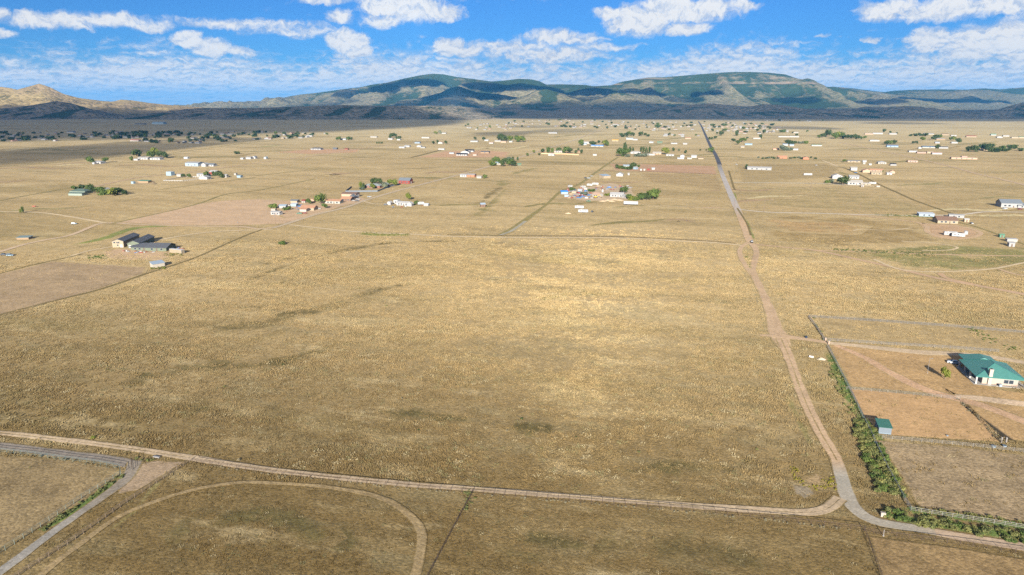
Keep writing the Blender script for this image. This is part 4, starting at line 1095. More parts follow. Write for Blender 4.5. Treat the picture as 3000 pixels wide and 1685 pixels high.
# ------------------------------------------------------------------ kit: trees
def leafy(seed, n=120, leaves=7, size=.16, shape=(1, 1, 1), hollow=.45, lobes=6):
    """unit crown, 1 m tall above the trunk top: leaf faces gathered in clumps round several lobes"""
    r = random.Random(seed)
    lob = [(Vector((r.uniform(-.32, .32), r.uniform(-.32, .32), r.uniform(.25, .75))), r.uniform(.20, .34)) for _ in range(lobes)]
    v, f = [], []
    for i in range(n):
        c, rad = lob[i % lobes]
        d = Vector((r.gauss(0, 1), r.gauss(0, 1), r.gauss(0, 1))).normalized()
        p = c + d * rad * r.uniform(hollow, 1.05)
        for _ in range(leaves):
            q = p + Vector((r.uniform(-1, 1), r.uniform(-1, 1), r.uniform(-1, 1))) * size * .9
            nrm = (d + Vector((r.uniform(-1, 1), r.uniform(-1, 1), r.uniform(-.4, 1.2))) * .8).normalized()
            t = nrm.orthogonal().normalized(); b = nrm.cross(t)
            s = size * r.uniform(.35, .7)
            a = r.uniform(0, 6.28)
            t, b = t * math.cos(a) + b * math.sin(a), b * math.cos(a) - t * math.sin(a)
            k = len(v)
            for w in (q + t * s, q + b * s * .8, q - t * s, q - b * s * .8):
                v.append((w.x * shape[0], w.y * shape[1], w.z * shape[2]))
            f.append((k, k + 1, k + 2, k + 3))
    return mesh('crown', v, f)
def trunkmesh(seed, h=.5):
    r = random.Random(seed)
    m = MB()
    m.tube((0, 0, -.05), (0, 0, h * .55), (.055, .042), 7)
    for i in range(4):
        a = i * 1.57 + r.uniform(-.4, .4)
        m.tube((0, 0, h * .5), (math.cos(a) * .2, math.sin(a) * .2, h + r.uniform(.0, .2)), (.032, .012), 5)
    m.tube((0, 0, h * .5), (.02, .02, h + .25), (.036, .012), 5)
    return m.mesh('trunk')
ROUND = [leafy(s, 150, 7, .14) for s in (1, 2, 3, 4)]
TALL = [leafy(s, 120, 7, .13, (.42, .42, 1.0), .3, 8) for s in (11, 12)]
LOW = [leafy(s, 90, 6, .20, (1.0, 1.0, .85), .3, 5) for s in (21, 22, 23)]
TRUNK = [trunkmesh(s) for s in (1, 2)]
def mk_leaf(name, a, b):
    m, g = new_mat(name)
    oi = g.n('ShaderNodeObjectInfo').outputs['Random']
    P = g.n('ShaderNodeTexCoord').outputs['Object']
    n = g.noise(P, 3.5, 2, 0.6)
    col = g.mix(n, a, b)
    col = g.mix(1.0, col, g.mix(oi, (0.78, 0.82, 0.85), (1.25, 1.15, 1.1)), 'MULTIPLY')
    bs = g.n('ShaderNodeBsdfPrincipled')
    g.put(bs.inputs['Base Color'], col); bs.inputs['Roughness'].default_value = .7
    bs.inputs['Specular IOR Level'].default_value = .15
    tr = g.n('ShaderNodeBsdfTranslucent'); g.put(tr.inputs['Color'], col)
    mx = g.n('ShaderNodeMixShader'); mx.inputs[0].default_value = .25
    g.nt.links.new(bs.outputs[0], mx.inputs[1]); g.nt.links.new(tr.outputs[0], mx.inputs[2])
    o = g.n('ShaderNodeOutputMaterial'); g.nt.links.new(mx.outputs[0], o.inputs['Surface'])
    return m
LEAF = {'d': mk_leaf('dark_leaves', (0.040, 0.064, 0.022), (0.082, 0.120, 0.038)), 'm': mk_leaf('mid_leaves', (0.062, 0.100, 0.024), (0.130, 0.180, 0.045)), 'y': mk_leaf('yellow_green_leaves', (0.110, 0.150, 0.025), (0.210, 0.230, 0.045)), 's': mk_leaf('silver_leaves', (0.120, 0.150, 0.100), (0.200, 0.230, 0.150)), 'w': mk_leaf('weed_leaves', (0.130, 0.150, 0.045), (0.230, 0.230, 0.085)), 'f': mk_leaf('flower_tufts', (0.22, 0.20, 0.03), (0.40, 0.33, 0.04)), 'g': mk_leaf('grey_brush', (0.20, 0.18, 0.11), (0.32, 0.28, 0.18))}
WOOD = paint((0.17, 0.12, 0.085), .9, 'bark')
def tree(label, group, u, v, h, kind='round', leaf='m', wid=1.0, pos=None):
    x, y = pos if pos else gp(u, v)
    root = empty('tree' if kind != 'tall' else 'poplar_tree', (x, y, gz(x, y)), random.uniform(0, 6.28))
    tag(root, label, 'tree', group)
    if kind == 'round':
        link('trunk', random.choice(TRUNK), WOOD, root, (0, 0, 0), 0, (h * .7, h * .7, h * .8))
        link('crown', random.choice(ROUND), LEAF[leaf], root, (0, 0, h * .10), 0, (h * .95 * wid, h * .95 * wid, h * .90))
    elif kind == 'tall':
        link('trunk', random.choice(TRUNK), WOOD, root, (0, 0, 0), 0, (h * .3, h * .3, h * .8))
        link('crown', random.choice(TALL), LEAF[leaf], root, (0, 0, h * .04), 0, (h * .9 * wid, h * .9 * wid, h * .98))
    else:
        link('trunk', random.choice(TRUNK), WOOD, root, (0, 0, 0), 0, (h * .8, h * .8, h * .6))
        link('crown', random.choice(LOW), LEAF[leaf], root, (0, 0, -h * .08), 0, (h * 1.5 * wid, h * 1.5 * wid, h * 1.15))
    return root
def shrub(label, group, x, y, h, leaf, wid=1.0, name='shrub', cat='shrub'):
    o = link(name, random.choice(LOW), LEAF[leaf], None, (x, y, gz(x, y) - h * .08), random.uniform(0, 6.28), (h * 1.35 * wid, h * 1.35 * wid, h * 1.1))
    tag(o, label, cat, group)
    return o
# ------------------------------------------------------------------ kit: fences and poles
def fence(name, label, pts, post_h, rails, spacing, mat, pr=.05, rr=.035, rail_mat=None, post_mat=None, wire=None, jitter=0.0):
    P = [Vector((*gp(*p), 0)) for p in pts]
    root = empty(name, (P[0].x, P[0].y, gz(P[0].x, P[0].y)))
    tag(root, label, 'fence')
    pm = MB().tube((0, 0, -.2), (0, 0, post_h), pr, 6).mesh('post')
    rmesh = {}
    first = True
    for a, b in zip(P[:-1], P[1:]):
        d = b - a
        n = max(1, round(d.length / spacing))
        ang = math.atan2(d.y, d.x)
        seg = d.length / n
        for i in range(n + 1):
            if i == 0 and not first: continue
            q = a + d * i / n
            link('post', pm, post_mat or mat, root, (q.x - P[0].x, q.y - P[0].y, gz(q.x, q.y) - root.location.z))
            first = False
        for hgt, rad in rails:
            key = (round(seg, 3), rad)
            if key not in rmesh: rmesh[key] = MB().tube((0, 0, 0), (seg, 0, 0), rad, 5).mesh('rail')
            for i in range(n):
                q = a + d * i / n
                link('rail', rmesh[key], rail_mat or mat, root, (q.x - P[0].x, q.y - P[0].y, hgt + gz(q.x, q.y) - root.location.z + random.uniform(-jitter, jitter)), ang)
    return root
def panel_fence(name, label, pts, h, mat, spacing=2.4):
    P = [Vector((*gp(*p), 0)) for p in pts]
    root = empty(name, (P[0].x, P[0].y, gz(P[0].x, P[0].y)))
    tag(root, label, 'fence')
    for a, b in zip(P[:-1], P[1:]):
        d = b - a
        n = max(1, round(d.length / spacing))
        seg = d.length / n
        pm = MB().box(.03, seg - .03, -.04, .04, 0, h).mesh('panel')
        ps = MB().box(-.07, .07, -.07, .07, -.2, h + .08).mesh('post')
        for i in range(n):
            q = a + d * i / n
            loc = (q.x - P[0].x, q.y - P[0].y, gz(q.x, q.y) - root.location.z)
            link('panel', pm, mat, root, loc, math.atan2(d.y, d.x))
            link('post', ps, mat, root, loc, math.atan2(d.y, d.x))
    return root
_pole = MB().tube((0, 0, -.3), (0, 0, 1), (.016, .010), 8).mesh('pole_shaft')
_arm = MB().box(-1.2, 1.2, -.06, .06, -.06, .06).mesh('crossarm')
_ins = MB().tube((0, 0, 0), (0, 0, .22), .05, 6).mesh('insulator')
_xf = MB().tube((0, -.3, -.9), (0, -.3, 0), .25, 8).mesh('transformer')
def upole(label, group, u, v, h=11.0, transformer=False):
    x, y = gp(u, v)
    root = empty('utility_pole', (x, y, gz(x, y)), GRID)
    tag(root, label, 'utility pole', group)
    link('shaft', _pole, CREO, root, (0, 0, 0), 0, (h * 1.05, h * 1.05, h))
    link('crossarm', _arm, CREO, root, (0, -.14, h - .5))
    for q in (-1.0, 0.0, 1.0): link('insulator', _ins, PIPE, root, (q, -.14, h - .44))
    if transformer: link('transformer', _xf, PIPE, root, (0, 0, h - 1.6))
    return root

WEEDM = [leafy(s, 26, 5, .30, (1.0, 1.0, .85), .2, 4) for s in (31, 32, 33, 34)]
def weeds(label, items, leaf):
    """uncountable low weeds of one strip: one joined mesh"""
    V, F = [], []
    for x, y, h in items:
        me = random.choice(WEEDM)
        co = np.empty(len(me.vertices) * 3, np.float32)
        me.vertices.foreach_get('co', co)
        co = co.reshape(-1, 3)
        a = random.uniform(0, 6.28)
        c, s = math.cos(a), math.sin(a)
        k = len(V)
        X = (co[:, 0] * c - co[:, 1] * s) * h * 1.35 + x
        Y = (co[:, 0] * s + co[:, 1] * c) * h * 1.35 + y
        Z = co[:, 2] * h * 1.1 + gz(x, y) - h * .08
        V += np.stack([X, Y, Z], 1).tolist()
        F += [tuple(k + i for i in p.vertices) for p in me.polygons]
    o = link('weeds', mesh('weeds', V, F), LEAF[leaf])
    tag(o, label, 'weeds', kind='stuff')
# ================================================================== near right: green roofed house, shed, corral
def loc(root_pos, rz, x, y):
    return (root_pos[0] + x * math.cos(rz) - y * math.sin(rz), root_pos[1] + x * math.sin(rz) + y * math.cos(rz))
def green_house():
    c = (189.9, 252.4)
    root = empty('house', (c[0], c[1], gz(*c)), GRID)
    tag(root, 'pale stucco house with green metal hip roof and a stone chimney', 'house')
    wall = paint((0.30, 0.275, 0.235), .8, 'stucco')
    rm = paint(C_['teal'], .42, 'seam')
    MB().box(-5.9, 6.2, -8.1, 7.4, -.1, 3.0).build('wall', wall, root)
    A, B, h, rise = 8.6, 9.2, 3.0, 3.4
    pts = [(-A, -B, h), (A, -B, h), (A, B, h), (-A, B, h), (-A, -B, h + .2), (A, -B, h + .2), (A, B, h + .2), (-A, B, h + .2), (0, -1.2, h + rise), (0, 2.6, h + rise)]
    roof = MB().poly(pts, [(3, 2, 1, 0), (0, 1, 5, 4), (1, 2, 6, 5), (2, 3, 7, 6), (3, 0, 4, 7), (4, 5, 8), (5, 6, 9, 8), (6, 7, 9), (7, 4, 8, 9)]).build('roof', rm, root)
    for a, b in (((-A, -B, h + .22), (0, -1.2, h + rise + .02)), ((A, -B, h + .22), (0, -1.2, h + rise + .02)), ((-A, B, h + .22), (0, 2.6, h + rise + .02)), ((A, B, h + .22), (0, 2.6, h + rise + .02)), ((0, -1.2, h + rise + .02), (0, 2.6, h + rise + .02))):
        MB().tube(a, b, .09, 5).build('ridge_cap', paint((.03, .15, .13), .4, 'metal_cap'), roof)
    MB().tube((1.2, 3.5, 4.6), (1.2, 3.5, 6.0), .09).build('vent_pipe', PIPE, roof)
    # chimney with a dark flue
    ch = MB().box(-4.1, -2.9, -8.75, -7.55, 0, 6.2).build('chimney', paint(C_['stone'], .85, 'brick'), root)
    MB().box(-4.22, -2.78, -8.87, -7.43, 6.202, 6.38).build('chimney_cap', CONC, ch)
    MB().box(-3.8, -3.2, -8.45, -7.85, 6.382, 6.6).build('flue', paint(C_['black'], .8, 'flue'), ch)
    # porches: slab, posts
    MB().box(-9.2, 9.2, -9.8, 9.4, -.1, .16).build('porch_slab', CONC, root)
    for px, py in [(-8.2, -8.8), (8.2, -8.8), (-8.2, -2.8), (-8.2, 2.8), (-8.2, 8.6), (8.2, -2.8), (8.2, 2.8), (8.2, 8.6)]:
        MB().box(px - .28, px + .28, py - .28, py + .28, .162, 3.02).build('porch_post', TRIM, root)
    for x in (2.2, 3.9): add_window(root, x, -8.14, .9, 1.5, 1.45)
    for y in (-4, 0, 4): add_window(root, -5.94, y, .9, 1.5, 1.3, math.pi / 2)
    link('door', _dm, paint((.12, .07, .05), .6, 'door'), root, (-5.96, 2.2, .16), math.pi / 2)
    MB().box(-5.92, 6.22, -8.13, -8.102, .1, .75).build('base_course', paint((.36, .23, .16), .85, 'brick'), root)
    for i in range(9): MB().tube((4.4 + i * .42, -9.6, .16), (4.4 + i * .42, -9.6, 1.1), .025, 5).build('railing_post', RUST, root)
    MB().tube((4.4, -9.6, 1.1), (7.8, -9.6, 1.1), .03, 5).build('handrail', RUST, root)
    # garage wing behind
    MB().box(-4.8, 4.0, 7.42, 15.6, -.1, 2.9).build('garage_wall', wall, root)
    pts = [(-6.4, 6.6, 2.9), (5.6, 6.6, 2.9), (5.6, 17.0, 2.9), (-6.4, 17.0, 2.9), (-6.4, 6.6, 3.08), (5.6, 6.6, 3.08), (5.6, 17.0, 3.08), (-6.4, 17.0, 3.08), (-.4, 7.0, 5.5), (-.4, 12.2, 5.5)]
    MB().poly(pts, [(3, 2, 1, 0), (0, 1, 5, 4), (1, 2, 6, 5), (2, 3, 7, 6), (3, 0, 4, 7), (4, 5, 8), (5, 6, 9, 8), (6, 7, 9), (7, 4, 8, 9)]).build('garage_roof', rm, root)
    link('garage_door', _dm, TRIM, root, (-4.86, 11.5, 0), math.pi / 2, (4.6, 1, 1.15))
    # beside it
    p = loc(c, GRID, -.2, -9.75)
    ac = MB().box(-.45, .45, -.42, .42, 0, .95).build('air_conditioner', paint(C_['bluegrey'], .5, 'metal'), None, (p[0], p[1], gz(*p) + .16), GRID)
    tag(ac, 'small blue grey air conditioner against the wall of the green roofed house', 'air conditioner')
    MB().tube((0, 0, .952), (0, 0, .99), .34, 12).build('fan_grille', RUBBER, ac)
    p = loc(c, GRID, -9.0, 13.0)
    vehicle('car', 'silver car parked in the shade beside the green roofed house', 0, 0, 'steel', 150, pos=p)
green_house()
tree('young green tree with a pale trunk beside the green roofed house', None, 2768, 1112, 5.2, 'round', 'y', .6)
x, y = gp(2717, 1094)
lp = empty('light_pole', (x, y, gz(x, y)))
tag(lp, 'slim grey light pole standing in the bare yard', 'light pole')
MB().tube((0, 0, -.2), (0, 0, 6.4), (.06, .045), 8).build('pole', PIPE, lp)
MB().tube((0, 0, 6.3), (.7, -.2, 6.5), .035, 6).build('arm', PIPE, lp)
MB().box(.5, 1.0, -.32, -.08, 6.42, 6.56).build('lamp_head', PIPE, lp)
MB().tube((0, 0, 0), (0, 0, .25), .22, 8).build('footing', CONC, lp)
# small shed in the corral
def corral_shed():
    c = (123.0, 206.3)
    root = empty('shed', (c[0], c[1], gz(*c)), GRID)
    tag(root, 'small grey metal shed with a green roof inside the corral', 'shed')
    wm = paint((.145, .175, .205), .5, 'corrugated')
    MB().prism([(-2.4, 0), (2.4, 0), (2.4, 3.1), (-2.4, 2.5)], -1.9, 1.9).build('wall', wm, root)
    MB().prism([(-2.75, 2.47), (2.75, 3.17), (2.75, 3.27), (-2.75, 2.57)], -2.15, 2.15).build('roof', paint((.035, .12, .095), .42, 'seam'), root)
    link('door', _dm, paint((.25, .27, .3), .5, 'door'), root, (-1.93, .6, 0), math.pi / 2, (1.2, 1, 1))
    MB().box(-1.92, 1.92, -2.44, -2.402, .35, .45).build('girt', paint(C_['lblue'], .5, 'metal'), root)
corral_shed()
# fences on the right
P3 = [(1.30, .036), (.90, .036), (.50, .036)]
fence('pipe_fence', 'white three rail pipe fence dividing the yard from the corral', [(2480, 1142), (2650, 1156), (2812, 1172)], 1.35, P3, 3.0, PIPEW, .05)
fence('pipe_fence', 'white pipe fence along the lower side of the corral', [(2556, 1284), (2700, 1296), (2850, 1310), (3030, 1330)], 1.35, P3, 3.0, PIPEW, .05)
fence('wire_fence', 'weathered wire fence with grey brush along the far side of the corral', [(2812, 1172), (2870, 1232), (2935, 1300)], 1.25, [(1.15, .02), (.75, .02), (.4, .02)], 2.4, RUST, .04)
fence('pipe_fence', 'grey pipe fence along the top of the paddock', [(2370, 930), (2560, 942), (2780, 958), (3040, 980)], 1.4, [(1.35, .04), (1.0, .04), (.65, .04), (.3, .04)], 3.0, PIPE, .05)
fence('pipe_fence', 'grey pipe fence between the paddock and the drive', [(2412, 998), (2560, 1008), (2760, 1020), (2925, 1032)], 1.4, [(1.35, .04), (1.0, .04), (.65, .04), (.3, .04)], 3.0, PIPE, .05)
fence('mesh_fence', 'grey boundary fence between the road corner and the pole gate', [(2368, 930), (2392, 962), (2416, 998)], 1.5, [(1.45, .05), (1.1, .05), (.75, .05), (.4, .05)], 2.2, PIPE, .06)
fence('mesh_fence', 'long grey boundary fence with weeds growing along it', [(2424, 1016), (2452, 1070), (2492, 1148), (2552, 1276), (2600, 1378), (2640, 1452), (2668, 1497)], 1.5, [(1.45, .045), (1.1, .04), (.75, .04), (.4, .04)], 2.4, PIPE, .055)
fence('pipe_fence', 'pale pipe fence above the green weeds at the corner', [(2668, 1497), (2760, 1512), (2880, 1530), (3040, 1556)], 1.3, [(1.25, .045), (.8, .035), (.4, .035)], 2.6, PIPEW, .05)
for k, (u, v) in enumerate([(2418, 1000), (2428, 1009)]):
    x, y = gp(u, v)
    o = MB().box(-.28, .28, -.28, .28, -.1, 1.6).build('gate_pillar', paint((.36, .25, .19), .9, 'brick'), None, (x, y, gz(x, y)), GRID)
    MB().box(-.34, .34, -.34, .34, 1.602, 1.7).build('cap', CONC, o)
    tag(o, 'short brick gate pillar at the end of the pink drive', 'pillar', 'gate pillars')
x, y = gp(2362, 991)
o = MB().prism([(-.32, 0), (.32, 0), (.38, 1.05), (-.38, 1.05)], -.36, .36).build('trash_bin', paint((.03, .05, .09), .5, 'plastic'), None, (x, y, gz(x, y)), .5)
MB().box(-.4, .4, -.42, .42, 1.052, 1.12).build('lid', paint((.02, .03, .05), .5, 'plastic'), o)
for s in (-.3, .3): link('wheel', _wheel, RUBBER, o, (s, .38, .12), math.pi / 2, (.35, .4, .35))
tag(o, 'dark wheeled trash bin standing beside the pink drive', 'trash bin')
def mound(name, label, cat, u, v, rx, ry, h, mat, seed, rz=0.0):
    x, y = gp(u, v)
    n, m = 18, 7
    vv, ff = [(0, 0, h)], []
    for j in range(1, m + 1):
        t = j / m
        for i in range(n):
            a = 6.2832 * i / n
            k = 1 + .22 * mnoise.noise(Vector((math.cos(a) * 1.5 + seed, math.sin(a) * 1.5, t * 2)))
            vv.append((rx * t * k * math.cos(a), ry * t * k * math.sin(a), h * (1 - t) ** .8 * (1 + .25 * mnoise.noise(Vector((math.cos(a) * 2, math.sin(a) * 2, t * 3 + seed)))) - .05 * t))
    ff += [(0, 1 + i, 1 + (i + 1) % n) for i in range(n)]
    ff += [(1 + (j - 1) * n + i, 1 + j * n + i, 1 + j * n + (i + 1) % n, 1 + (j - 1) * n + (i + 1) % n) for j in range(1, m) for i in range(n)]
    o = link(name, mesh(name, vv, ff, True), mat, None, (x, y, gz(x, y)), rz)
    tag(o, label, cat)
    return o
mound('gravel_pile', 'low pale gravel pile beside the boundary fence', 'gravel pile', 2407, 1053, 2.1, 1.5, .8, paint((.50, .42, .30), .95, 'gravel'), 1)
x, y = gp(2377, 1048)
o = MB().tube((0, -.9, .42), (0, .9, .42), .42, 14).build('culvert_pipe', paint((.55, .53, .50), .7, 'concrete'), None, (x, y, gz(x, y)), 1.0)
MB().tube((0, -.92, .42), (0, -.905, .42), .33, 14).build('bore', RUBBER, o)
tag(o, 'short white culvert pipe lying beside the gravel pile', 'pipe')
x, y = gp(2586, 1513)
o = MB().box(-.55, .55, -.4, .4, 0, 1.05).build('utility_box', paint((.38, .33, .27), .6, 'enclosure'), None, (x, y, gz(x, y)), GRID)
MB().prism([(-.48, 1.052), (.48, 1.052), (.48, 1.12), (-.48, 1.2)], -.6, .6).build('lid', paint((.42, .37, .31), .6, 'enclosure'), o)
tag(o, 'pale tan utility box in the weeds beside the gravel bend', 'utility box')
def tub(name, label, cat, u, v, r, h, col):
    x, y = gp(u, v)
    o = MB().tube((0, 0, 0), (0, 0, h), (r * .85, r), 14).build(name, paint(C_[col], .5, 'plastic'), None, (x, y, gz(x, y)))
    MB().tube((0, 0, h - .002), (0, 0, h + .012), r * .86, 14).build('water', paint((.05, .08, .1), .1, 'water'), o)
    tag(o, label, cat)
tub('water_trough', 'round light blue water trough under the corral fence', 'trough', 2911, 1310, .7, .55, 'lblue')
tub('water_trough', 'round grey stock tank at the fence corner', 'trough', 2943, 1309, .6, .55, 'bluegrey')
tub('feed_tub', 'small grey feed tub standing alone inside the corral', 'tub', 2775, 1278, .35, .4, 'bluegrey')
for u, v, h in ((2933, 1297, 1.8), (2947, 1297, 1.7)):
    x, y = gp(u, v)
    o = MB().box(-.2, .2, -.2, .2, -.1, h).build('corner_post', paint((.20, .18, .16), .85, 'weathered_timber'), None, (x, y, gz(x, y)), GRID)
    MB().box(-.24, .24, -.24, .24, h + .002, h + .08).build('cap', CONC, o)
    tag(o, 'pale weathered corner post where the corral fences meet', 'post', 'corral corner posts')
# shrubs along the boundary fence
def along(pts, n, spread, seed):
    P = smooth([gp(*p) + (0,) for p in pts], 1.0)
    r = random.Random(seed)
    for _ in range(n):
        i = r.randrange(len(P) - 1)
        a, b = P[i], P[i + 1]
        t = np.array([b[1] - a[1], a[0] - b[0]]); t = t / (np.hypot(*t) + 1e-9)
        o = r.uniform(*spread)
        yield a[0] + t[0] * o, a[1] + t[1] * o, r
for x, y, r in along([(2556, 1240), (2600, 1340), (2632, 1410), (2652, 1460)], 215, (.3, 6.8), 5):
    shrub('green weedy shrub in the thick hedge against the boundary fence', 'weedy hedge along the boundary fence', x, y, r.uniform(.8, 1.6), r.choice('wwm'))
weeds('thin olive weed clump on the upper stretch of the boundary fence', [(x, y, r.uniform(.45, .95)) for x, y, r in along([(2460, 1080), (2500, 1160), (2545, 1250)], 70, (.3, 5.0), 6)], 'w')
for x, y, r in along([(2590, 1500), (2680, 1520), (2800, 1540), (2900, 1558), (3030, 1580)], 85, (-1.6, 3.2), 7):
    shrub('green weed bush between the pale pipe fence and the gravel road', 'weed bushes above the gravel road', x, y, r.uniform(.6, 1.3), r.choice('wwwm'))
weeds('low dark green weed bush inside the pale pipe fence', [(x, y, r.uniform(.4, .8)) for x, y, r in along([(2690, 1490), (2780, 1500), (2900, 1516), (3030, 1538)], 60, (.0, 2.0), 8)], 'w')
weeds('small yellow flowering bush ringing the bare patch in the road bend', [(x, y, r.uniform(.25, .5)) for x, y, r in along([(2325, 1370), (2345, 1415), (2400, 1430), (2430, 1400), (2440, 1440)], 60, (-1.2, 1.2), 9)], 'f')
weeds('olive weed clump at the foot of the short grey fence by the gate', [(x, y, r.uniform(.4, .8)) for x, y, r in along([(2390, 930), (2405, 965), (2420, 1000)], 14, (.2, 2.2), 10)], 'w')
weeds('lush green weed clump in the ditch crossing the paddock', [(x, y, r.uniform(.35, .7)) for x, y, r in along([(2835, 960), (2880, 985), (2940, 1015), (3030, 1035)], 50, (-4, 4), 11)], 'm')
weeds('grey dry brush clump caught in the wire of the corral fence', [(x, y, r.uniform(.3, .6)) for x, y, r in along([(2812, 1172), (2870, 1232), (2935, 1300)], 34, (-.9, .9), 12)], 'g')
# ================================================================== near left and bottom fences
WIRE4 = [(1.30, .055), (.95, .014), (.6, .014), (.25, .014)]
fence('pipe_fence', 'long rusty pipe fence along the near dirt road', [(565, 1356), (800, 1390), (1130, 1423), (1385, 1446)], 1.4, WIRE4, 3.0, RUST, .055)
fence('pipe_fence', 'rusty pipe fence running from the pasture corner to the road gate', [(1385, 1446), (1700, 1472), (2000, 1497), (2300, 1527), (2531, 1555)], 1.4, WIRE4, 3.0, RUST, .055)
fence('pipe_fence', 'rusty pipe fence along the gravel road beyond the gate', [(2588, 1570), (2700, 1583), (2850, 1602), (3060, 1632)], 1.4, WIRE4, 3.0, RUST, .055)
fence('cross_fence', 'rusty cross fence splitting the two near pastures', [(1385, 1446), (1330, 1548), (1255, 1690), (1215, 1770)], 1.35, [(1.3, .04), (.85, .03), (.45, .03)], 3.0, RUST, .045)
fence('cross_fence', 'rusty cross fence beside the reddish pasture', [(2531, 1555), (2556, 1620), (2585, 1700), (2610, 1770)], 1.35, [(1.3, .04), (.85, .03), (.45, .03)], 3.0, RUST, .05)
fence('rail_fence', 'weathered three rail fence climbing beside the gravel lane to the near road', [(556, 1354), (373, 1473), (289, 1533), (199, 1596), (56, 1688), (-60, 1760)], 1.4, [(1.3, .05), (.9, .045), (.5, .045)], 2.6, paint((.20, .15, .11), .9, 'weathered_timber'), .06)
fence('pipe_fence', 'green grey pipe fence between the lane and the pasture', [(-60, 1319), (0, 1326), (104, 1337), (193, 1350), (276, 1360), (352, 1374)], 1.6, [(1.55, .045), (1.1, .03), (.6, .03)], 2.4, paint((.10, .14, .13), .5, 'galvanised'), .05)
fence('pipe_fence', 'short green grey fence turning down beside the gravel lane', [(352, 1374), (354, 1392), (240, 1462), (120, 1545), (-40, 1650)], 1.5, [(1.45, .04), (1.0, .03), (.5, .03)], 2.6, paint((.20, .25, .22), .6, 'galvanised'), .045)
def gate(label, p, q, h):
    a, b = Vector((*gp(*p), 0)), Vector((*gp(*q), 0))
    d = b - a
    root = empty('gate', (a.x, a.y, gz(a.x, a.y)), math.atan2(d.y, d.x))
    tag(root, label, 'gate')
    Lg = d.length
    for z in (.3, .65, 1.0, h): MB().tube((0, 0, z), (Lg, 0, z), .03, 5).build('bar', RUST, root)
    for x in (0, Lg * .5, Lg): MB().tube((x, 0, -.1), (x, 0, h + .1), .04, 6).build('upright', RUST, root)
    MB().tube((0, 0, .3), (Lg * .5, 0, h), .02, 5).build('brace', RUST, root)
gate('rusty pipe gate closing the corner by the gravel bend', (2533, 1556), (2586, 1569), 1.3)
gate('tall open pipe gate frame at the end of the dark lane', (388, 1378), (386, 1350), 1.9)
x, y = gp(2588, 1570)
o = MB().tube((0, 0, -.2), (0, 0, 1.75), .075, 8).build('gate_post', PIPEW, None, (x, y, gz(x, y)))
MB().tube((0, 0, 0), (0, 0, .12), .24, 10).build('footing', CONC, o)
tag(o, 'pale steel gate post set in concrete beside the gravel road', 'post')
x, y = gp(459, 1341)
o = MB().prism([(-.3, 0), (.3, 0), (.36, .5), (-.36, .5)], -1.1, 1.1).build('feed_trough', PIPEW, None, (x, y, gz(x, y)), -.25)
MB().box(-1.0, 1.0, -.28, .28, .502, .53).build('rim', PIPE, o)
tag(o, 'long white feed trough lying beside the near dirt road', 'trough')
x, y = gp(456, 1356)
o = MB().box(-.6, .6, -.35, .35, .02, .1).build('board', paint((.55, .38, .16), .8, 'plywood'), None, (x, y, gz(x, y)), .4)
MB().box(-.6, .6, -.05, .05, -.02, .018).build('batten', CREO, o)
tag(o, 'yellow plywood board lying by the dark lane', 'board')
weeds('dark green weed clump along the ditch of the gravel lane', [(x, y, r.uniform(.35, .75)) for x, y, r in along([(355, 1395), (300, 1432), (210, 1495), (110, 1560)], 60, (-1.2, .6), 13)], 'w')
weeds('tumbleweed clump caught under the green grey pipe fence', [(x, y, r.uniform(.3, .7)) for x, y, r in along([(-20, 1326), (100, 1338), (200, 1352), (345, 1374)], 26, (-.5, .5), 14)], 'g')
weeds('green and grey weed clump at the corner of the two near pastures', [(x, y, r.uniform(.2, .5)) for x, y, r in along([(1370, 1440), (1385, 1452), (1370, 1480), (1355, 1505)], 26, (-1.2, 1.6), 15)], 'w')
weeds('dark weed clump at the head of the dark lane', [(x, y, r.uniform(.35, .7)) for x, y, r in along([(400, 1345), (450, 1352), (470, 1356)], 12, (-.8, .4), 16)], 'w')
weeds('grey dry weed clump at the foot of the near pipe fence', [(x, y, r.uniform(.22, .42)) for x, y, r in along([(620, 1366), (820, 1394), (1130, 1427), (1340, 1445)], 70, (-.5, .4), 17)], 'g')
weeds('pale dry weed clump under the pipe fence by the road gate', [(x, y, r.uniform(.22, .42)) for x, y, r in along([(1420, 1452), (1800, 1483), (2200, 1520), (2500, 1555)], 80, (-.5, .4), 18)], 'g')
# scattered bushes in the open field
rr = random.Random(77)
for k in range(34):
    u, v = rr.uniform(60, 2250), rr.uniform(720, 1380)
    x, y = gp(u, v)
    shrub('lone small dark bush in the open dry field', 'bushes dotted over the open field', x, y, rr.uniform(.3, .65), rr.choice('wggd'))
x, y = gp(826, 716)
shrub('single rounded green bush alone in the open field', None, x, y, 3.0, 'm', 1.15)
x, y = gp(275, 1284)
shrub('single yellow green bush beside the near dirt road', None, x, y, .9, 'y')
vehicle('suv', 'black car stopped on the dirt road at the head of the loop', 2202, 711, 'black', 78, z=.14)
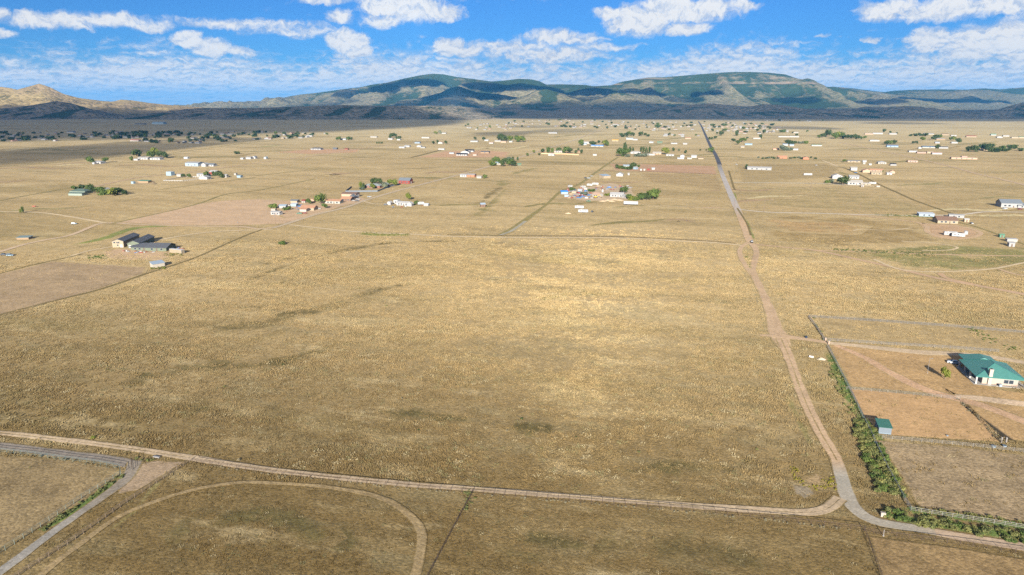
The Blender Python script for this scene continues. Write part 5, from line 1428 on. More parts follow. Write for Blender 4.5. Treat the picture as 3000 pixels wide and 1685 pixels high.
# ================================================================== homesteads across the plain
# u, v (footprint centre), width px, depth m, wall m, rise m, roof, wall, roof colour, yaw, kind, label, windows, doors, gable windows, big doors
H = 'house'; B_ = 'barn'; S_ = 'shed'; MH = 'mobile_home'
BLD = [
 # dark roofed barns, left
 (0, 0, 0, 0, 0, 0, 0, 0, 0, 0, 0, 0),
 (2954, 606, 54, 13, 4.6, 3.2, 'gable', 'lgrey', 'slate', 2, H, 'tall grey house with a slate roof beside the pale side road', 3, 1, 0, 0),
 (2994, 608, 34, 10, 2.8, 1.8, 'gable', 'lgrey', 'slate', 2, H, 'low grey wing joined to the tall slate roofed house', 1, 1, 0, 0),
 (2768, 652, 54, 12, 2.9, 2.6, 'gable', 'cream', 'brown', 4, H, 'cream house with a brown gable roof beside the camping trailers', 3, 1, 3, 0),
 (2711, 633, 40, 7, 2.6, .5, 'shed', 'bluegrey', 'steel', 0, B_, 'long open fronted barn with a metal roof in the green strip', 2, 0, 0, 0),
 (2800, 637, 38, 6, 2.5, .6, 'gable', 'lgrey', 'lgrey', -8, S_, 'long low grey shed behind the brown roofed house', 2, 0, 0, 0),
 (2830, 650, 12, 3.5, 2.4, .7, 'gable', 'sand', 'white', 0, S_, 'small tan shed with a white roof beside the brown roofed house', 0, 1, 0, 0),
 (2933, 695, 12, 3.0, 2.1, .6, 'gable', 'green', 'green', 0, S_, 'small green metal shed on the fence line behind the camping trailers', 0, 1, 0, 0),
 (2961, 722, 15, 3.4, 3.0, .3, 'shed', 'lgrey', 'white', 0, S_, 'grey upright shed standing on the bare ground by the ditch', 0, 1, 0, 0),
 (2962, 708, 27, 3.4, 2.2, .25, 'shed', 'offw', 'white', 4, S_, 'open white roofed carport behind the grey upright shed', 0, 0, 0, 0),
 # white farm
 (2451, 523, 27, 11, 4.0, 2.6, 'gable', 'white', 'offw', 90, B_, 'tall white gabled barn beside the big green tree', 0, 1, 1, 1),
 (2502, 540, 40, 13, 3.2, 2.6, 'gable', 'white', 'offw', 0, H, 'large white house right beside the big green tree', 3, 1, 2, 0),
 (2535, 542, 28, 5, 2.2, .6, 'gable', 'cream', 'white', 2, S_, 'low cream garden building joined to the large white house', 2, 0, 0, 0),
 (2500, 523, 26, 9, 3.0, 1.8, 'gable', 'white', 'lgrey', 0, H, 'white cottage with a grey roof behind the large white house', 2, 1, 0, 0),
 (2526, 548, 6, 2.5, 2.6, .2, 'shed', 'white', 'white', 0, S_, 'tiny white box shed in front of the large white house', 0, 1, 0, 0),
 (2572, 548, 9, 2.5, 1.8, .3, 'gable', 'offw', 'tan', 0, S_, 'tiny tan shelter at the end of the white farm fence', 0, 0, 0, 0),
 (2500, 499, 17, 9, 3.8, 1.6, 'gable', 'white', 'offw', 0, B_, 'white garage standing alone behind the white farm', 0, 0, 0, 1),
 (2538, 505, 24, 11, 3.0, 2.4, 'gable', 'peach', 'tile', 90, H, 'peach stucco house with a gable facing the road', 0, 1, 1, 0),
 (2566, 503, 36, 9, 2.8, 1.6, 'gable', 'peach', 'tile', 0, H, 'long peach wing with a terracotta roof', 3, 1, 0, 0),
 (2566, 511, 28, 8, 3.0, 1.8, 'gable', 'cream', 'tan', 0, H, 'cream house in front of the terracotta wing', 2, 1, 0, 0),
 (2604, 512, 14, 6, 3.0, 1.0, 'gable', 'white', 'offw', 0, S_, 'white boxy shed beside the cream house', 0, 1, 0, 0),
 (2613, 508, 13, 6, 2.8, 1.8, 'gable', 'peach', 'tile', 90, S_, 'small peach gabled shed behind the white boxy shed', 0, 1, 0, 0),
 (2500, 475, 34, 8, 2.6, .7, 'gable', 'tan', 'slate', 0, MH, 'low tan house with a flat grey roof on the reddish ground', 2, 1, 0, 0),
 (2532, 475, 10, 5, 2.6, .8, 'gable', 'white', 'white', 0, S_, 'small white shed beside the low tan house', 0, 0, 0, 0),
 (2531, 481, 6, 3, 2.4, .5, 'gable', 'offw', 'white', 0, S_, 'tiny off white shed below the low tan house', 0, 0, 0, 0),
 (2549, 484, 7, 3, 2.4, .5, 'gable', 'white', 'white', 0, S_, 'tiny white pump house on the reddish ground', 0, 0, 0, 0),
 (2582, 480, 22, 11, 3.0, 2.0, 'hip', 'offw', 'lgrey', 0, H, 'pale house with a grey hip roof above the solar roofed shed', 2, 1, 0, 0),
 (2616, 485, 16, 6, 2.6, .9, 'shed', 'lgrey', 'black', 0, S_, 'grey shed with a black solar roof', 0, 0, 0, 0),
 (2672, 475, 26, 9, 2.9, .5, 'flat', 'pink', 'sand', 0, H, 'flat roofed pink adobe house on the plain beyond the white farm', 2, 1, 0, 0),
 (2822, 466, 66, 12, 3.0, .5, 'flat', 'peach', 'sand', -3, H, 'very long flat roofed pale pink house', 3, 1, 0, 0),
 (2823, 464, 14, 9, 4.2, .5, 'flat', 'pink', 'tile', -3, H, 'taller terracotta entrance block of the long pink house', 0, 1, 0, 0),
 (2224, 497, 66, 16, 3.6, 1.2, 'gable', 'lgrey', 'white', -4, B_, 'very long white roofed barn beside the straight road', 3, 1, 0, 0),
 (2291, 464, 26, 10, 3.6, 1.8, 'gable', 'orange', 'tile', 0, B_, 'orange barn among dark bushes on the white farm side of the road', 0, 1, 0, 1),
 (2360, 467, 16, 9, 3.4, 1.8, 'gable', 'orange', 'brown', 90, B_, 'smaller orange shed at the end of the bush row', 0, 1, 0, 0),
 # salvage yard
 (1772, 521, 24, 12, 3.4, 1.2, 'shed', 'tan', 'bluegrey', 40, B_, 'big blue grey roofed barn above the salvage yard', 0, 0, 0, 0),
 (1816, 516, 19, 11, 3.0, 2.4, 'gable', 'white', 'white', 90, H, 'white gabled house above the salvage yard', 0, 1, 1, 0),
 (1842, 513, 5, 4, 2.6, .6, 'gable', 'white', 'white', 0, S_, 'tiny white shed beside the gabled house above the salvage yard', 0, 0, 0, 0),
 (1653, 568, 20, 6, 2.8, .8, 'shed', 'bluegrey', 'bright', 20, S_, 'shed covered with a bright blue tarp in the salvage yard', 0, 0, 0, 0),
 (1751, 576, 22, 9, 2.8, 1.8, 'gable', 'offw', 'peach', -30, H, 'tan roofed workshop in the middle of the salvage yard', 1, 1, 0, 0),
 (1808, 576, 38, 11, 2.9, 1.9, 'gable', 'white', 'white', 0, H, 'large white house on the salvage yard', 3, 1, 0, 0),
 (1834, 580, 16, 6, 2.6, 1.2, 'gable', 'white', 'lgrey', -40, S_, 'white lean to at the corner of the salvage yard house', 0, 1, 0, 0),
 (1766, 563, 5, 4, 3.4, .3, 'flat', 'white', 'white', 0, S_, 'small tall white tank house in the salvage yard', 0, 0, 0, 0),
 (1681, 566, 12, 4, 2.4, .4, 'shed', 'tan', 'lgrey', 10, S_, 'rusty tan lean to among the salvage', 0, 0, 0, 0),
 (1700, 561, 13, 4, 2.4, .4, 'shed', 'lgrey', 'steel', -8, S_, 'grey tin lean to among the salvage', 0, 0, 0, 0),
 (1690, 575, 14, 4, 2.2, .4, 'shed', 'brown', 'offw', 6, S_, 'brown open shelter with a white roof among the salvage', 0, 0, 0, 0),
 (1716, 556, 10, 3.5, 2.4, .4, 'gable', 'offw', 'lgrey', 0, S_, 'off white shack among the salvage', 0, 0, 0, 0),
 (1660, 577, 12, 3, 2.0, .3, 'shed', 'lblue', 'steel', 8, S_, 'low blue grey shack under the tarp covered shed', 0, 0, 0, 0),
 # homestead by the red barn
 (1189, 537, 34, 11, 4.4, 3.0, 'gable', 'red', 'slate', 0, B_, 'dark red barn with a slate grey gable roof', 2, 1, 1, 1),
 (1095, 549, 52, 13, 2.9, 2.2, 'hip', 'brick', (0.22, 0.25, 0.24), 0, H, 'red brick ranch house with a grey green hip roof', 3, 1, 0, 0),
 (1128, 547, 16, 11, 2.9, 2.0, 'gable', 'brick', (0.22, 0.25, 0.24), 90, H, 'brick garage wing of the ranch house', 0, 0, 1, 0),
 (1028, 577, 44, 12, 4.2, 1.4, 'gable', 'peach', 'brown', 2, B_, 'long tan workshop with a brown roof and white doors', 0, 0, 0, 2),
 (980, 595, 46, 10, 2.8, 1.4, 'gable', (0.30, 0.31, 0.27), 'tile', 4, H, 'grey green house with a tan roof beside the gravel road', 3, 1, 0, 0),
 (1018, 588, 30, 9, 2.9, 1.6, 'gable', 'brown', 'tile', 4, H, 'tan roofed house with a dark porch below the long workshop', 2, 1, 0, 0),
 (1034, 583, 12, 6, 3.2, 2.0, 'gable', 'dgrey', 'slate', 90, S_, 'narrow dark gabled shed against the tan roofed house', 0, 1, 0, 0),
 (906, 615, 42, 10, 2.8, 1.7, 'gable', 'cream', 'tile', 6, H, 'cream house with a tan roof at the near end of the homestead', 2, 1, 1, 0),
 (893, 619, 20, 8, 2.4, .8, 'gable', 'offw', 'tile', 6, S_, 'open fronted tan carport joined to the cream house', 0, 0, 0, 0),
 (811, 629, 30, 5, 2.8, .8, 'gable', 'white', 'lgrey', -4, MH, 'white house trailer at the corner of the homestead', 3, 1, 0, 0),
 (803, 619, 12, 4, 2.4, .6, 'gable', 'offw', 'tan', 10, S_, 'off white shed behind the white house trailer', 0, 0, 0, 0),
 (831, 609, 19, 7, 2.6, .9, 'gable', 'lgrey', 'bluegrey', 14, S_, 'blue grey roofed open shed on the homestead', 0, 0, 0, 0),
 (863, 604, 17, 6, 2.4, .6, 'shed', 'lblue', 'steel', 8, S_, 'low blue sided shed on the homestead', 0, 0, 0, 0),
 (865, 594, 20, 7, 2.6, .8, 'gable', 'tan', 'slate', 6, S_, 'tan shed with a slate roof behind the homestead', 0, 0, 0, 0),
 (892, 594, 10, 5, 2.4, 1.0, 'gable', 'offw', 'red', 0, S_, 'small white shed with a red roof', 0, 1, 0, 0),
 (917, 592, 14, 5, 2.6, 1.0, 'gable', 'peach', 'tile', 90, S_, 'small peach shed beside the bushy green tree', 0, 1, 0, 0),
 (933, 581, 11, 4, 2.8, .3, 'flat', 'white', 'white', 0, S_, 'white storage box behind the bushy green tree', 0, 0, 0, 0),
 (1184, 601, 40, 7, 3.0, 1.0, 'gable', 'white', 'white', -6, MH, 'long white manufactured home in the open grass', 3, 1, 0, 0),
 (1163, 596, 14, 6, 3.8, .5, 'flat', 'white', 'white', -6, H, 'square white addition on the manufactured home', 1, 0, 0, 0),
 (1202, 604, 12, 5, 2.8, 1.6, 'gable', 'white', 'white', 84, S_, 'white gabled porch end of the manufactured home', 0, 1, 0, 0),
 (1142, 600, 11, 4, 2.6, 1.2, 'gable', 'white', 'white', 84, S_, 'small white gabled shed beside the manufactured home', 0, 1, 0, 0),
 (1250, 603, 14, 4, 2.0, .5, 'gable', 'lgrey', 'steel', 0, S_, 'low grey shelter beside the manufactured home', 0, 0, 0, 0),
 (1414, 606, 13, 4.5, 3.0, 1.0, 'gable', 'brown', 'bluegrey', 30, S_, 'lone weathered brown shed in the middle of the grass', 0, 1, 0, 0),
 (1360, 518, 19, 9, 3.2, .8, 'gable', 'white', 'white', 0, MH, 'white mobile home attached to the orange building', 2, 0, 0, 0),
 (1381, 518, 25, 10, 3.4, 1.0, 'gable', 'orange', 'lgrey', 0, H, 'orange building with a pale grey roof beside the diagonal road', 0, 1, 0, 0),
 (1405, 522, 14, 6, 2.6, .8, 'gable', 'offw', 'offw', 0, S_, 'off white shed beside the orange building', 0, 0, 0, 0),
 # left plain
 (240, 566, 50, 14, 3.0, 2.6, 'hip', (0.20, 0.24, 0.19), (0.085, 0.12, 0.095), 6, H, 'dark green roofed house half hidden by trees', 2, 1, 0, 0),
 (228, 572, 44, 8, 2.6, .8, 'gable', (0.22, 0.26, 0.22), (0.10, 0.14, 0.115), 6, S_, 'low green porch wing in front of the tree hidden house', 0, 0, 0, 0),
 (312, 561, 10, 6, 3.0, 1.4, 'gable', 'white', 'lgrey', 90, S_, 'small white shed among the trees of the green roofed house', 0, 0, 0, 0),
 (500, 514, 17, 8, 5.6, .3, 'flat', 'lblue', 'steel', 0, S_, 'tall pale blue storage box by the fence line', 0, 0, 0, 0),
 (527, 517, 14, 5, 3.0, .5, 'gable', 'offw', 'white', 0, S_, 'small off white stable at the white corral', 0, 0, 0, 0),
 (597, 516, 34, 9, 3.0, 1.2, 'gable', 'white', 'lgrey', 0, H, 'white house with a grey roof behind the white corral', 2, 1, 0, 0),
 (601, 525, 28, 9, 3.0, 2.0, 'gable', 'white', 'lgrey', 90, H, 'white gabled barn at the corner of the white corral', 0, 1, 1, 0),
 (629, 510, 22, 10, 3.6, 2.0, 'gable', 'red', 'white', 0, B_, 'red barn with a white roof behind the white corral', 0, 1, 0, 0),
 (663, 520, 9, 5, 3.4, 1.2, 'gable', 'offw', 'lgrey', 0, S_, 'narrow off white shed beside the red and white barn', 0, 0, 0, 0),
 (703, 520, 12, 6, 2.6, .6, 'gable', 'lblue', 'lblue', 0, S_, 'low pale blue shed alone on the plain behind the dirt lot', 0, 0, 0, 0),
 (691, 513, 6, 4, 2.4, .4, 'gable', 'offw', 'offw', 0, S_, 'tiny off white shed beyond the pale blue shed', 0, 0, 0, 0),
 (391, 538, 8, 4, 2.8, .3, 'flat', 'lblue', 'lblue', 0, S_, 'pale blue box at the end of the old pens', 0, 0, 0, 0),
 (424, 535, 34, 7, 2.4, .6, 'shed', 'wood', 'green', 4, S_, 'long low stable with a faded green roof', 0, 0, 0, 0),
 (571, 486, 44, 16, 5.4, 1.6, 'gable', 'bluegrey', 'lgrey', 0, B_, 'big blue grey metal barn with open bays', 2, 1, 0, 2),
 (602, 488, 14, 10, 4.0, 2.4, 'gable', 'white', 'lgrey', 90, H, 'white gable front of the solar roofed house', 0, 1, 0, 0),
 (619, 487, 28, 10, 3.0, 1.8, 'gable', 'white', 'slate', 0, H, 'low white house with solar panels on its roof', 2, 1, 0, 0),
 (290, 479, 30, 11, 3.0, 2.0, 'hip', 'white', 'lgrey', 0, H, 'white house between two yellow green trees on the plain behind the dirt lot', 2, 1, 0, 0),
 (277, 481, 7, 5, 2.8, .6, 'gable', 'white', 'white', 0, S_, 'tiny white shed beside the house between the trees', 0, 0, 0, 0),
 (425, 467, 34, 12, 3.4, 1.6, 'gable', 'white', 'offw', 0, H, 'long white roofed ranch house in front of dark trees', 2, 1, 0, 0),
 (460, 468, 34, 11, 3.2, 1.8, 'hip', 'white', 'lgrey', 0, H, 'white house with a grey hip roof beside the ranch house', 2, 1, 0, 0),
 (401, 470, 14, 6, 2.6, .6, 'gable', 'white', 'white', 0, S_, 'white shed at the shed end of the ranch houses', 0, 0, 0, 0),
 (547, 465, 12, 6, 2.6, .8, 'gable', 'steel', 'steel', 0, S_, 'small steel shed alone above the plain behind the dirt lot', 0, 0, 0, 0),
 (711, 467, 9, 6, 2.8, .6, 'gable', 'white', 'white', 0, S_, 'tiny white shed beside the black ended stable', 0, 0, 0, 0),
 (731, 466, 16, 8, 3.2, 1.2, 'gable', 'white', 'lgrey', 0, H, 'white stable with a dark end wall', 0, 0, 0, 0),
 (746, 465, 12, 7, 3.6, 1.6, 'gable', 'white', 'slate', 90, B_, 'white gabled barn with a slate roof on the plain behind the dirt lot', 0, 0, 0, 0),
 (779, 466, 8, 6, 3.2, 1.2, 'gable', 'white', 'lblue', 90, S_, 'small white pump shed near the reddish dirt road', 0, 0, 0, 0),
 (929, 439, 32, 13, 3.2, 2.2, 'hip', 'lgrey', 'dgrey', 0, H, 'dark grey hip roofed house on the reddish strip', 2, 1, 0, 0),
 (983, 438, 12, 7, 3.0, 1.2, 'gable', 'dgrey', 'slate', 0, S_, 'dark shed beside the dark grey house', 0, 0, 0, 0),
 (1016, 439, 10, 6, 2.6, .8, 'gable', 'brick', 'red', 0, S_, 'small reddish shed on the reddish strip', 0, 0, 0, 0),
 (1179, 434, 17, 9, 3.0, 1.0, 'gable', 'white', 'white', 0, MH, 'lower of two white mobile homes on the middle plain', 0, 1, 0, 0),
 (1194, 431, 16, 9, 3.4, 1.4, 'gable', 'white', 'lgrey', 0, MH, 'taller white home behind the nearer mobile home', 0, 1, 0, 0),
 (1229, 431, 13, 8, 3.2, 1.4, 'gable', 'white', 'white', 90, H, 'white gabled house on the middle plain', 0, 0, 0, 0),
 (1240, 434, 14, 6, 2.6, .6, 'gable', 'lgrey', 'slate', 0, S_, 'grey shed in front of the white gabled house', 0, 0, 0, 0),
 (1294, 439, 18, 6, 3.0, .5, 'gable', 'white', 'white', 4, MH, 'white single wide home at the end of the dark hedge line', 0, 0, 0, 0),
 (1324, 451, 14, 5, 2.8, .4, 'gable', 'white', 'lblue', 0, MH, 'white travel home beside the black roofed house', 0, 0, 0, 0),
 (1354, 456, 32, 9, 3.0, 2.2, 'gable', 'white', 'black', 0, H, 'front wing of the white house with black roofs', 3, 1, 0, 0),
 (1364, 450, 26, 10, 3.8, 3.0, 'gable', 'white', 'black', 90, H, 'tall gabled centre of the white house with black roofs', 0, 0, 1, 0),
 (1376, 445, 26, 9, 3.4, 2.2, 'gable', 'white', 'black', 0, H, 'rear wing of the white house with black roofs', 2, 0, 0, 0),
 (1392, 456, 11, 6, 2.8, 1.0, 'gable', 'offw', 'tile', 0, S_, 'small tan roofed shed beside the black roofed house', 0, 0, 0, 0),
 (1422, 449, 25, 10, 3.0, 1.6, 'gable', 'wood', 'dgrey', 0, H, 'dark low house beside the black roofed house', 1, 0, 0, 0),
 (1465, 482, 24, 10, 3.0, 1.4, 'gable', 'offw', 'lblue', 4, H, 'pale blue roofed house inside the green tree clump', 1, 1, 0, 0),
 (1521, 485, 11, 5, 2.6, 1.0, 'gable', 'sage', 'green', 20, S_, 'small green roofed shed beside the green tree clump', 0, 0, 0, 0),
 (1616, 456, 18, 9, 2.8, 2.0, 'hip', 'white', 'white', 0, H, 'white hip roofed house in front of the long adobe wall', 0, 1, 0, 0),
 (1640, 447, 30, 11, 3.4, .5, 'flat', 'offw', 'lgrey', 0, H, 'flat roofed white house behind the long adobe wall', 3, 1, 0, 0),
 (1694, 447, 14, 8, 3.2, 2.0, 'gable', 'wood', 'brown', 0, H, 'small dark gabled house between conifers', 0, 1, 0, 0),
 (1743, 456, 11, 4, 3.0, .2, 'flat', 'white', 'white', 0, S_, 'white storage container in the grass beside the poplars', 0, 0, 0, 0),
 (1720, 421, 34, 13, 4.2, 1.8, 'gable', 'white', 'offw', 0, H, 'big pale house behind the bright blue roof', 2, 1, 0, 0),
 (1711, 425, 16, 8, 3.4, 1.6, 'gable', 'white', 'lblue', 0, S_, 'white shed with a pale blue roof beside the bright blue roof', 0, 0, 0, 0),
 (1750, 430, 36, 10, 3.0, 1.2, 'gable', 'offw', 'bright', 0, B_, 'long stable with a bright blue roof', 2, 0, 0, 0),
 (1803, 414, 18, 9, 3.2, 1.4, 'gable', 'cream', 'yellow', 0, H, 'cream house with a yellow tinted roof', 0, 1, 0, 0),
 (1845, 409, 20, 10, 3.6, 1.6, 'gable', 'white', 'lblue', 0, B_, 'pale blue roofed metal barn beyond the poplars', 0, 0, 0, 0),
 (1861, 411, 14, 8, 3.0, 1.2, 'gable', 'white', 'white', 0, S_, 'white shed beside the pale blue roofed barn', 0, 0, 0, 0),
 (1862, 450, 28, 12, 3.4, 2.2, 'hip', 'white', 'offw', 0, H, 'large white house below the row of poplars', 1, 1, 0, 0),
 (1925, 452, 24, 11, 3.2, 2.0, 'gable', 'peach', 'offw', 0, H, 'pale peach house beside the poplars', 1, 1, 0, 0),
 (1907, 455, 22, 7, 2.6, .6, 'gable', 'white', 'white', 0, S_, 'long low white shed beside the poplars', 0, 0, 0, 0),
 (1963, 457, 22, 8, 3.0, .8, 'gable', 'white', 'white', 0, MH, 'white double wide home on the poplar side of the road', 2, 0, 0, 0),
 (1999, 461, 12, 8, 3.4, 2.0, 'gable', 'white', 'white', 90, H, 'white gabled cottage on the poplar side of the road', 0, 0, 0, 0),
 (1994, 466, 19, 5, 2.4, .5, 'gable', 'white', 'bluegrey', 0, S_, 'low white shed in front of the gabled cottage', 0, 0, 0, 0),
 (2033, 462, 15, 9, 3.4, 1.8, 'gable', 'white', 'white', 0, H, 'boxy white house beside the asphalt road', 0, 0, 0, 0),
 (2020, 466, 13, 5, 2.2, .5, 'gable', 'offw', 'white', 0, S_, 'small low shed beside the boxy white house', 0, 0, 0, 0),
 (2053, 466, 15, 6, 2.4, .6, 'gable', 'tan', 'brown', 0, S_, 'brown shed between the boxy white house and the asphalt road', 0, 0, 0, 0),
 (1836, 490, 20, 9, 3.0, 1.2, 'gable', 'white', 'lblue', 0, H, 'pale blue roofed house in the reddish corral lot', 1, 1, 0, 0),
 (1862, 496, 10, 6, 3.2, 1.0, 'gable', 'lblue', 'white', 60, S_, 'slanted white roofed shed in the reddish corral lot', 0, 0, 0, 0),
 (1878, 500, 5, 4, 2.8, .3, 'flat', 'white', 'white', 0, S_, 'first small white box shed on the corral fence', 0, 0, 0, 0),
 (1888, 500, 5, 4, 2.8, .3, 'flat', 'offw', 'white', 0, S_, 'second small off white box shed on the corral fence', 0, 0, 0, 0),
 (1900, 499, 7, 4, 2.8, .3, 'flat', 'red', 'brown', 0, S_, 'small red box shed on the corral fence', 0, 0, 0, 0),
 (1914, 497, 9, 5, 3.0, .6, 'gable', 'white', 'lgrey', 0, S_, 'white loafing shed on the corral fence', 0, 0, 0, 0),
 # plain beyond the white farm, far
 (2613, 431, 30, 11, 3.4, 1.8, 'gable', 'lblue', (0.13, 0.17, 0.27), 0, H, 'pale house with a slate blue roof below a row of green trees', 1, 1, 0, 0),
 (2722, 434, 40, 12, 3.4, 1.6, 'gable', 'offw', (0.05, 0.11, 0.18), 0, B_, 'long barn with a dark blue roof on the plain beyond the white farm', 1, 0, 0, 0),
 (2762, 435, 24, 10, 3.0, 1.6, 'gable', 'white', 'dgrey', 0, H, 'white house with a charcoal roof beside the dark blue barn', 0, 0, 0, 0),
 (2694, 436, 8, 6, 3.4, 1.0, 'gable', 'white', 'white', 90, S_, 'small white shed beside the dark blue barn', 0, 0, 0, 0),
 (2673, 446, 22, 9, 3.0, .8, 'gable', 'white', 'offw', 3, MH, 'white mobile home at the start of the pink row', 0, 0, 0, 0),
 (2698, 449, 24, 8, 2.6, .6, 'gable', 'pink', 'brown', 3, S_, 'long pink shed with a dark red roof', 0, 0, 0, 0),
 (2723, 449, 16, 8, 3.0, 1.0, 'gable', 'sand', 'tan', 3, S_, 'sandy shed in the middle of the pink row', 0, 0, 0, 0),
 (2743, 452, 26, 9, 3.0, 1.0, 'gable', 'white', 'pink', 3, MH, 'white mobile home with a pink roof at the end of the pink row', 0, 0, 0, 0),
 (2890, 441, 24, 10, 3.0, 1.0, 'gable', 'sand', 'tan', 0, H, 'sand coloured house behind the dark tree clump', 0, 0, 0, 0),
 (2561, 414, 26, 11, 3.2, 1.6, 'hip', 'white', 'lgrey', 0, H, 'white hip roofed house below the big tree belt', 0, 0, 0, 0),
 (2300, 427, 14, 9, 3.4, 1.6, 'gable', 'white', 'bluegrey', 0, B_, 'white barn with a blue grey roof in the crowded yard', 0, 0, 0, 0),
 (2319, 428, 12, 8, 3.4, 1.4, 'gable', 'white', 'lblue', 0, S_, 'white shed in the crowded yard', 0, 0, 0, 0),
 (2392, 428, 28, 8, 2.8, .7, 'gable', 'white', 'green', 0, MH, 'long white home with a green end beside the crowded yard', 0, 0, 0, 0),
 (2330, 440, 14, 8, 3.0, 1.0, 'gable', 'white', 'white', 0, MH, 'white trailer home beside the silver bushes', 0, 0, 0, 0),
 (2273, 439, 16, 9, 3.0, 1.0, 'gable', 'peach', 'tile', 0, H, 'peach house beside the silver bushes', 0, 0, 0, 0),
 (2175, 433, 10, 8, 3.0, 1.2, 'gable', 'cream', 'white', 0, H, 'cream house above the pale blue sheds', 0, 0, 0, 0),
 (2193, 425, 20, 9, 3.0, 1.4, 'gable', 'lblue', 'lblue', 0, S_, 'pale blue shed on the white farm side of the asphalt road', 0, 0, 0, 0),
 (2168, 415, 14, 9, 3.2, 1.8, 'gable', 'peach', 'tile', 0, H, 'peach house above the pale blue shed', 0, 0, 0, 0),
 (2217, 407, 20, 10, 3.2, 2.0, 'gable', 'white', 'tan', 0, H, 'white house with a tan gable on the white farm side of the asphalt road', 0, 0, 0, 0),
 (2007, 423, 12, 8, 2.8, 1.0, 'gable', 'white', 'lgrey', 0, MH, 'white home alone on the poplar side of the asphalt road', 0, 0, 0, 0),
 (2016, 407, 16, 9, 3.0, 1.4, 'gable', 'peach', 'tile', 0, H, 'small peach house alone on the poplar side of the asphalt road', 0, 0, 0, 0),
 (1975, 422, 18, 8, 2.8, .8, 'gable', 'white', 'offw', 0, MH, 'white mobile home beside a yellow bush on the poplar side of the road', 0, 0, 0, 0),
 (1933, 420, 14, 9, 3.2, 1.6, 'gable', 'sage', 'green', 0, H, 'green roofed house on the poplar side of the asphalt road', 0, 0, 0, 0),
 (1908, 419, 12, 8, 3.4, 1.4, 'gable', 'white', 'lgrey', 0, H, 'white house beside the green roofed house', 0, 0, 0, 0),
 (467, 364, 40, 26, 9.0, 3.0, 'gable', 'lblue', 'lblue', 0, B_, 'huge pale blue arena barn on the shaded plain', 0, 0, 0, 0),
 (412, 365, 34, 18, 4.0, 1.6, 'gable', 'slate', 'dgrey', 0, H, 'dark ranch house among dark trees on the shaded plain', 0, 0, 0, 0),
 (398, 414, 30, 12, 3.4, 1.4, 'gable', 'offw', (0.42, 0.13, 0.11), 0, B_, 'red roofed barn in front of the shaded village', 0, 0, 0, 0),
 (210, 389, 22, 13, 4.0, 2.4, 'gable', 'white', 'dgrey', 0, H, 'white house with a dark roof standing out behind the shaded village', 0, 0, 0, 0),
 (908, 400, 18, 10, 3.2, 1.2, 'gable', 'white', 'offw', 0, H, 'white house at the sunlit edge of the village', 0, 0, 0, 0),
 (785, 408, 18, 11, 3.4, 2.6, 'gable', 'white', 'tile', 90, H, 'bright gabled house at the sunlit end of the village', 0, 0, 0, 0),
 (1007, 410, 18, 9, 3.0, 1.0, 'gable', 'white', 'bluegrey', 0, MH, 'white home with a grey roof between two small trees', 0, 0, 0, 0),
 (1096, 403, 20, 9, 3.0, 1.0, 'gable', 'offw', 'white', 0, MH, 'off white home at the corner of the middle plain', 0, 0, 0, 0),
 (1145, 409, 14, 9, 3.0, 1.2, 'gable', 'white', 'white', 0, H, 'white house below a lone round tree', 0, 0, 0, 0),
 (1169, 411, 10, 8, 3.0, 1.0, 'gable', 'white', 'white', 0, S_, 'small white shed beside the house below the round tree', 0, 0, 0, 0),
 (1248, 405, 24, 9, 3.0, 1.0, 'gable', 'white', 'offw', 0, MH, 'white home in the brown field strip', 0, 0, 0, 0),
 (1300, 392, 16, 9, 3.0, 1.2, 'gable', 'white', 'lgrey', 0, H, 'white house beside small yellow trees far out', 0, 0, 0, 0),
 (1291, 421, 14, 9, 3.4, 1.8, 'gable', 'white', 'tile', 90, H, 'white gabled house with a terracotta edge among conifers', 0, 0, 0, 0),
 (1224, 420, 16, 9, 3.0, 1.2, 'gable', 'bluegrey', 'slate', 0, H, 'slate blue house beside the conifers', 0, 0, 0, 0),
 (1390, 416, 22, 9, 3.0, 1.0, 'gable', 'white', 'lgrey', 0, MH, 'long white home beside the round green trees', 0, 0, 0, 0),
 (1426, 413, 12, 8, 3.0, 1.2, 'gable', 'white', 'white', 0, S_, 'white shed between the long home and the round green trees', 0, 0, 0, 0),
 (1440, 421, 12, 8, 3.0, 1.2, 'gable', 'white', 'pink', 0, H, 'white house with a pink roof below the round green trees', 0, 0, 0, 0),
 (1459, 415, 18, 9, 3.0, 1.2, 'gable', 'offw', 'lgrey', 0, H, 'grey roofed house under the round green trees', 0, 0, 0, 0),
 (1476, 418, 16, 9, 3.2, 1.4, 'gable', 'peach', 'sand', 0, H, 'peach house under the round green trees', 0, 0, 0, 0),
 (1497, 417, 10, 7, 3.0, 1.0, 'gable', 'white', 'white', 0, S_, 'white shed under the round green trees', 0, 0, 0, 0),
 (1620, 391, 26, 12, 3.4, 1.8, 'hip', 'white', 'lgrey', 0, H, 'sprawling white house far out on the poplar side of the road', 0, 0, 0, 0),
 (2326, 402, 26, 9, 3.0, .8, 'gable', 'white', 'white', 0, MH, 'long white home in the far row on the white farm side of the road', 0, 0, 0, 0),
 (2296, 402, 30, 9, 3.0, .8, 'gable', 'white', 'offw', 0, MH, 'longer off white home in the far row on the white farm side of the road', 0, 0, 0, 0),
 (2331, 390, 14, 10, 3.2, 1.0, 'gable', 'offw', 'white', 0, H, 'off white house above the far row', 0, 0, 0, 0),
 (2545, 394, 22, 11, 3.2, 1.2, 'gable', 'peach', 'offw', 0, H, 'peach house in the far group above the grey hip roof', 0, 0, 0, 0),
 (2571, 393, 26, 12, 3.6, 1.8, 'gable', 'white', 'offw', 0, H, 'tall white house in the far group beside a round tree', 0, 0, 0, 0),
 (2615, 394, 20, 10, 3.2, 1.4, 'gable', 'white', 'white', 0, H, 'white house at the end of the far group', 0, 0, 0, 0),
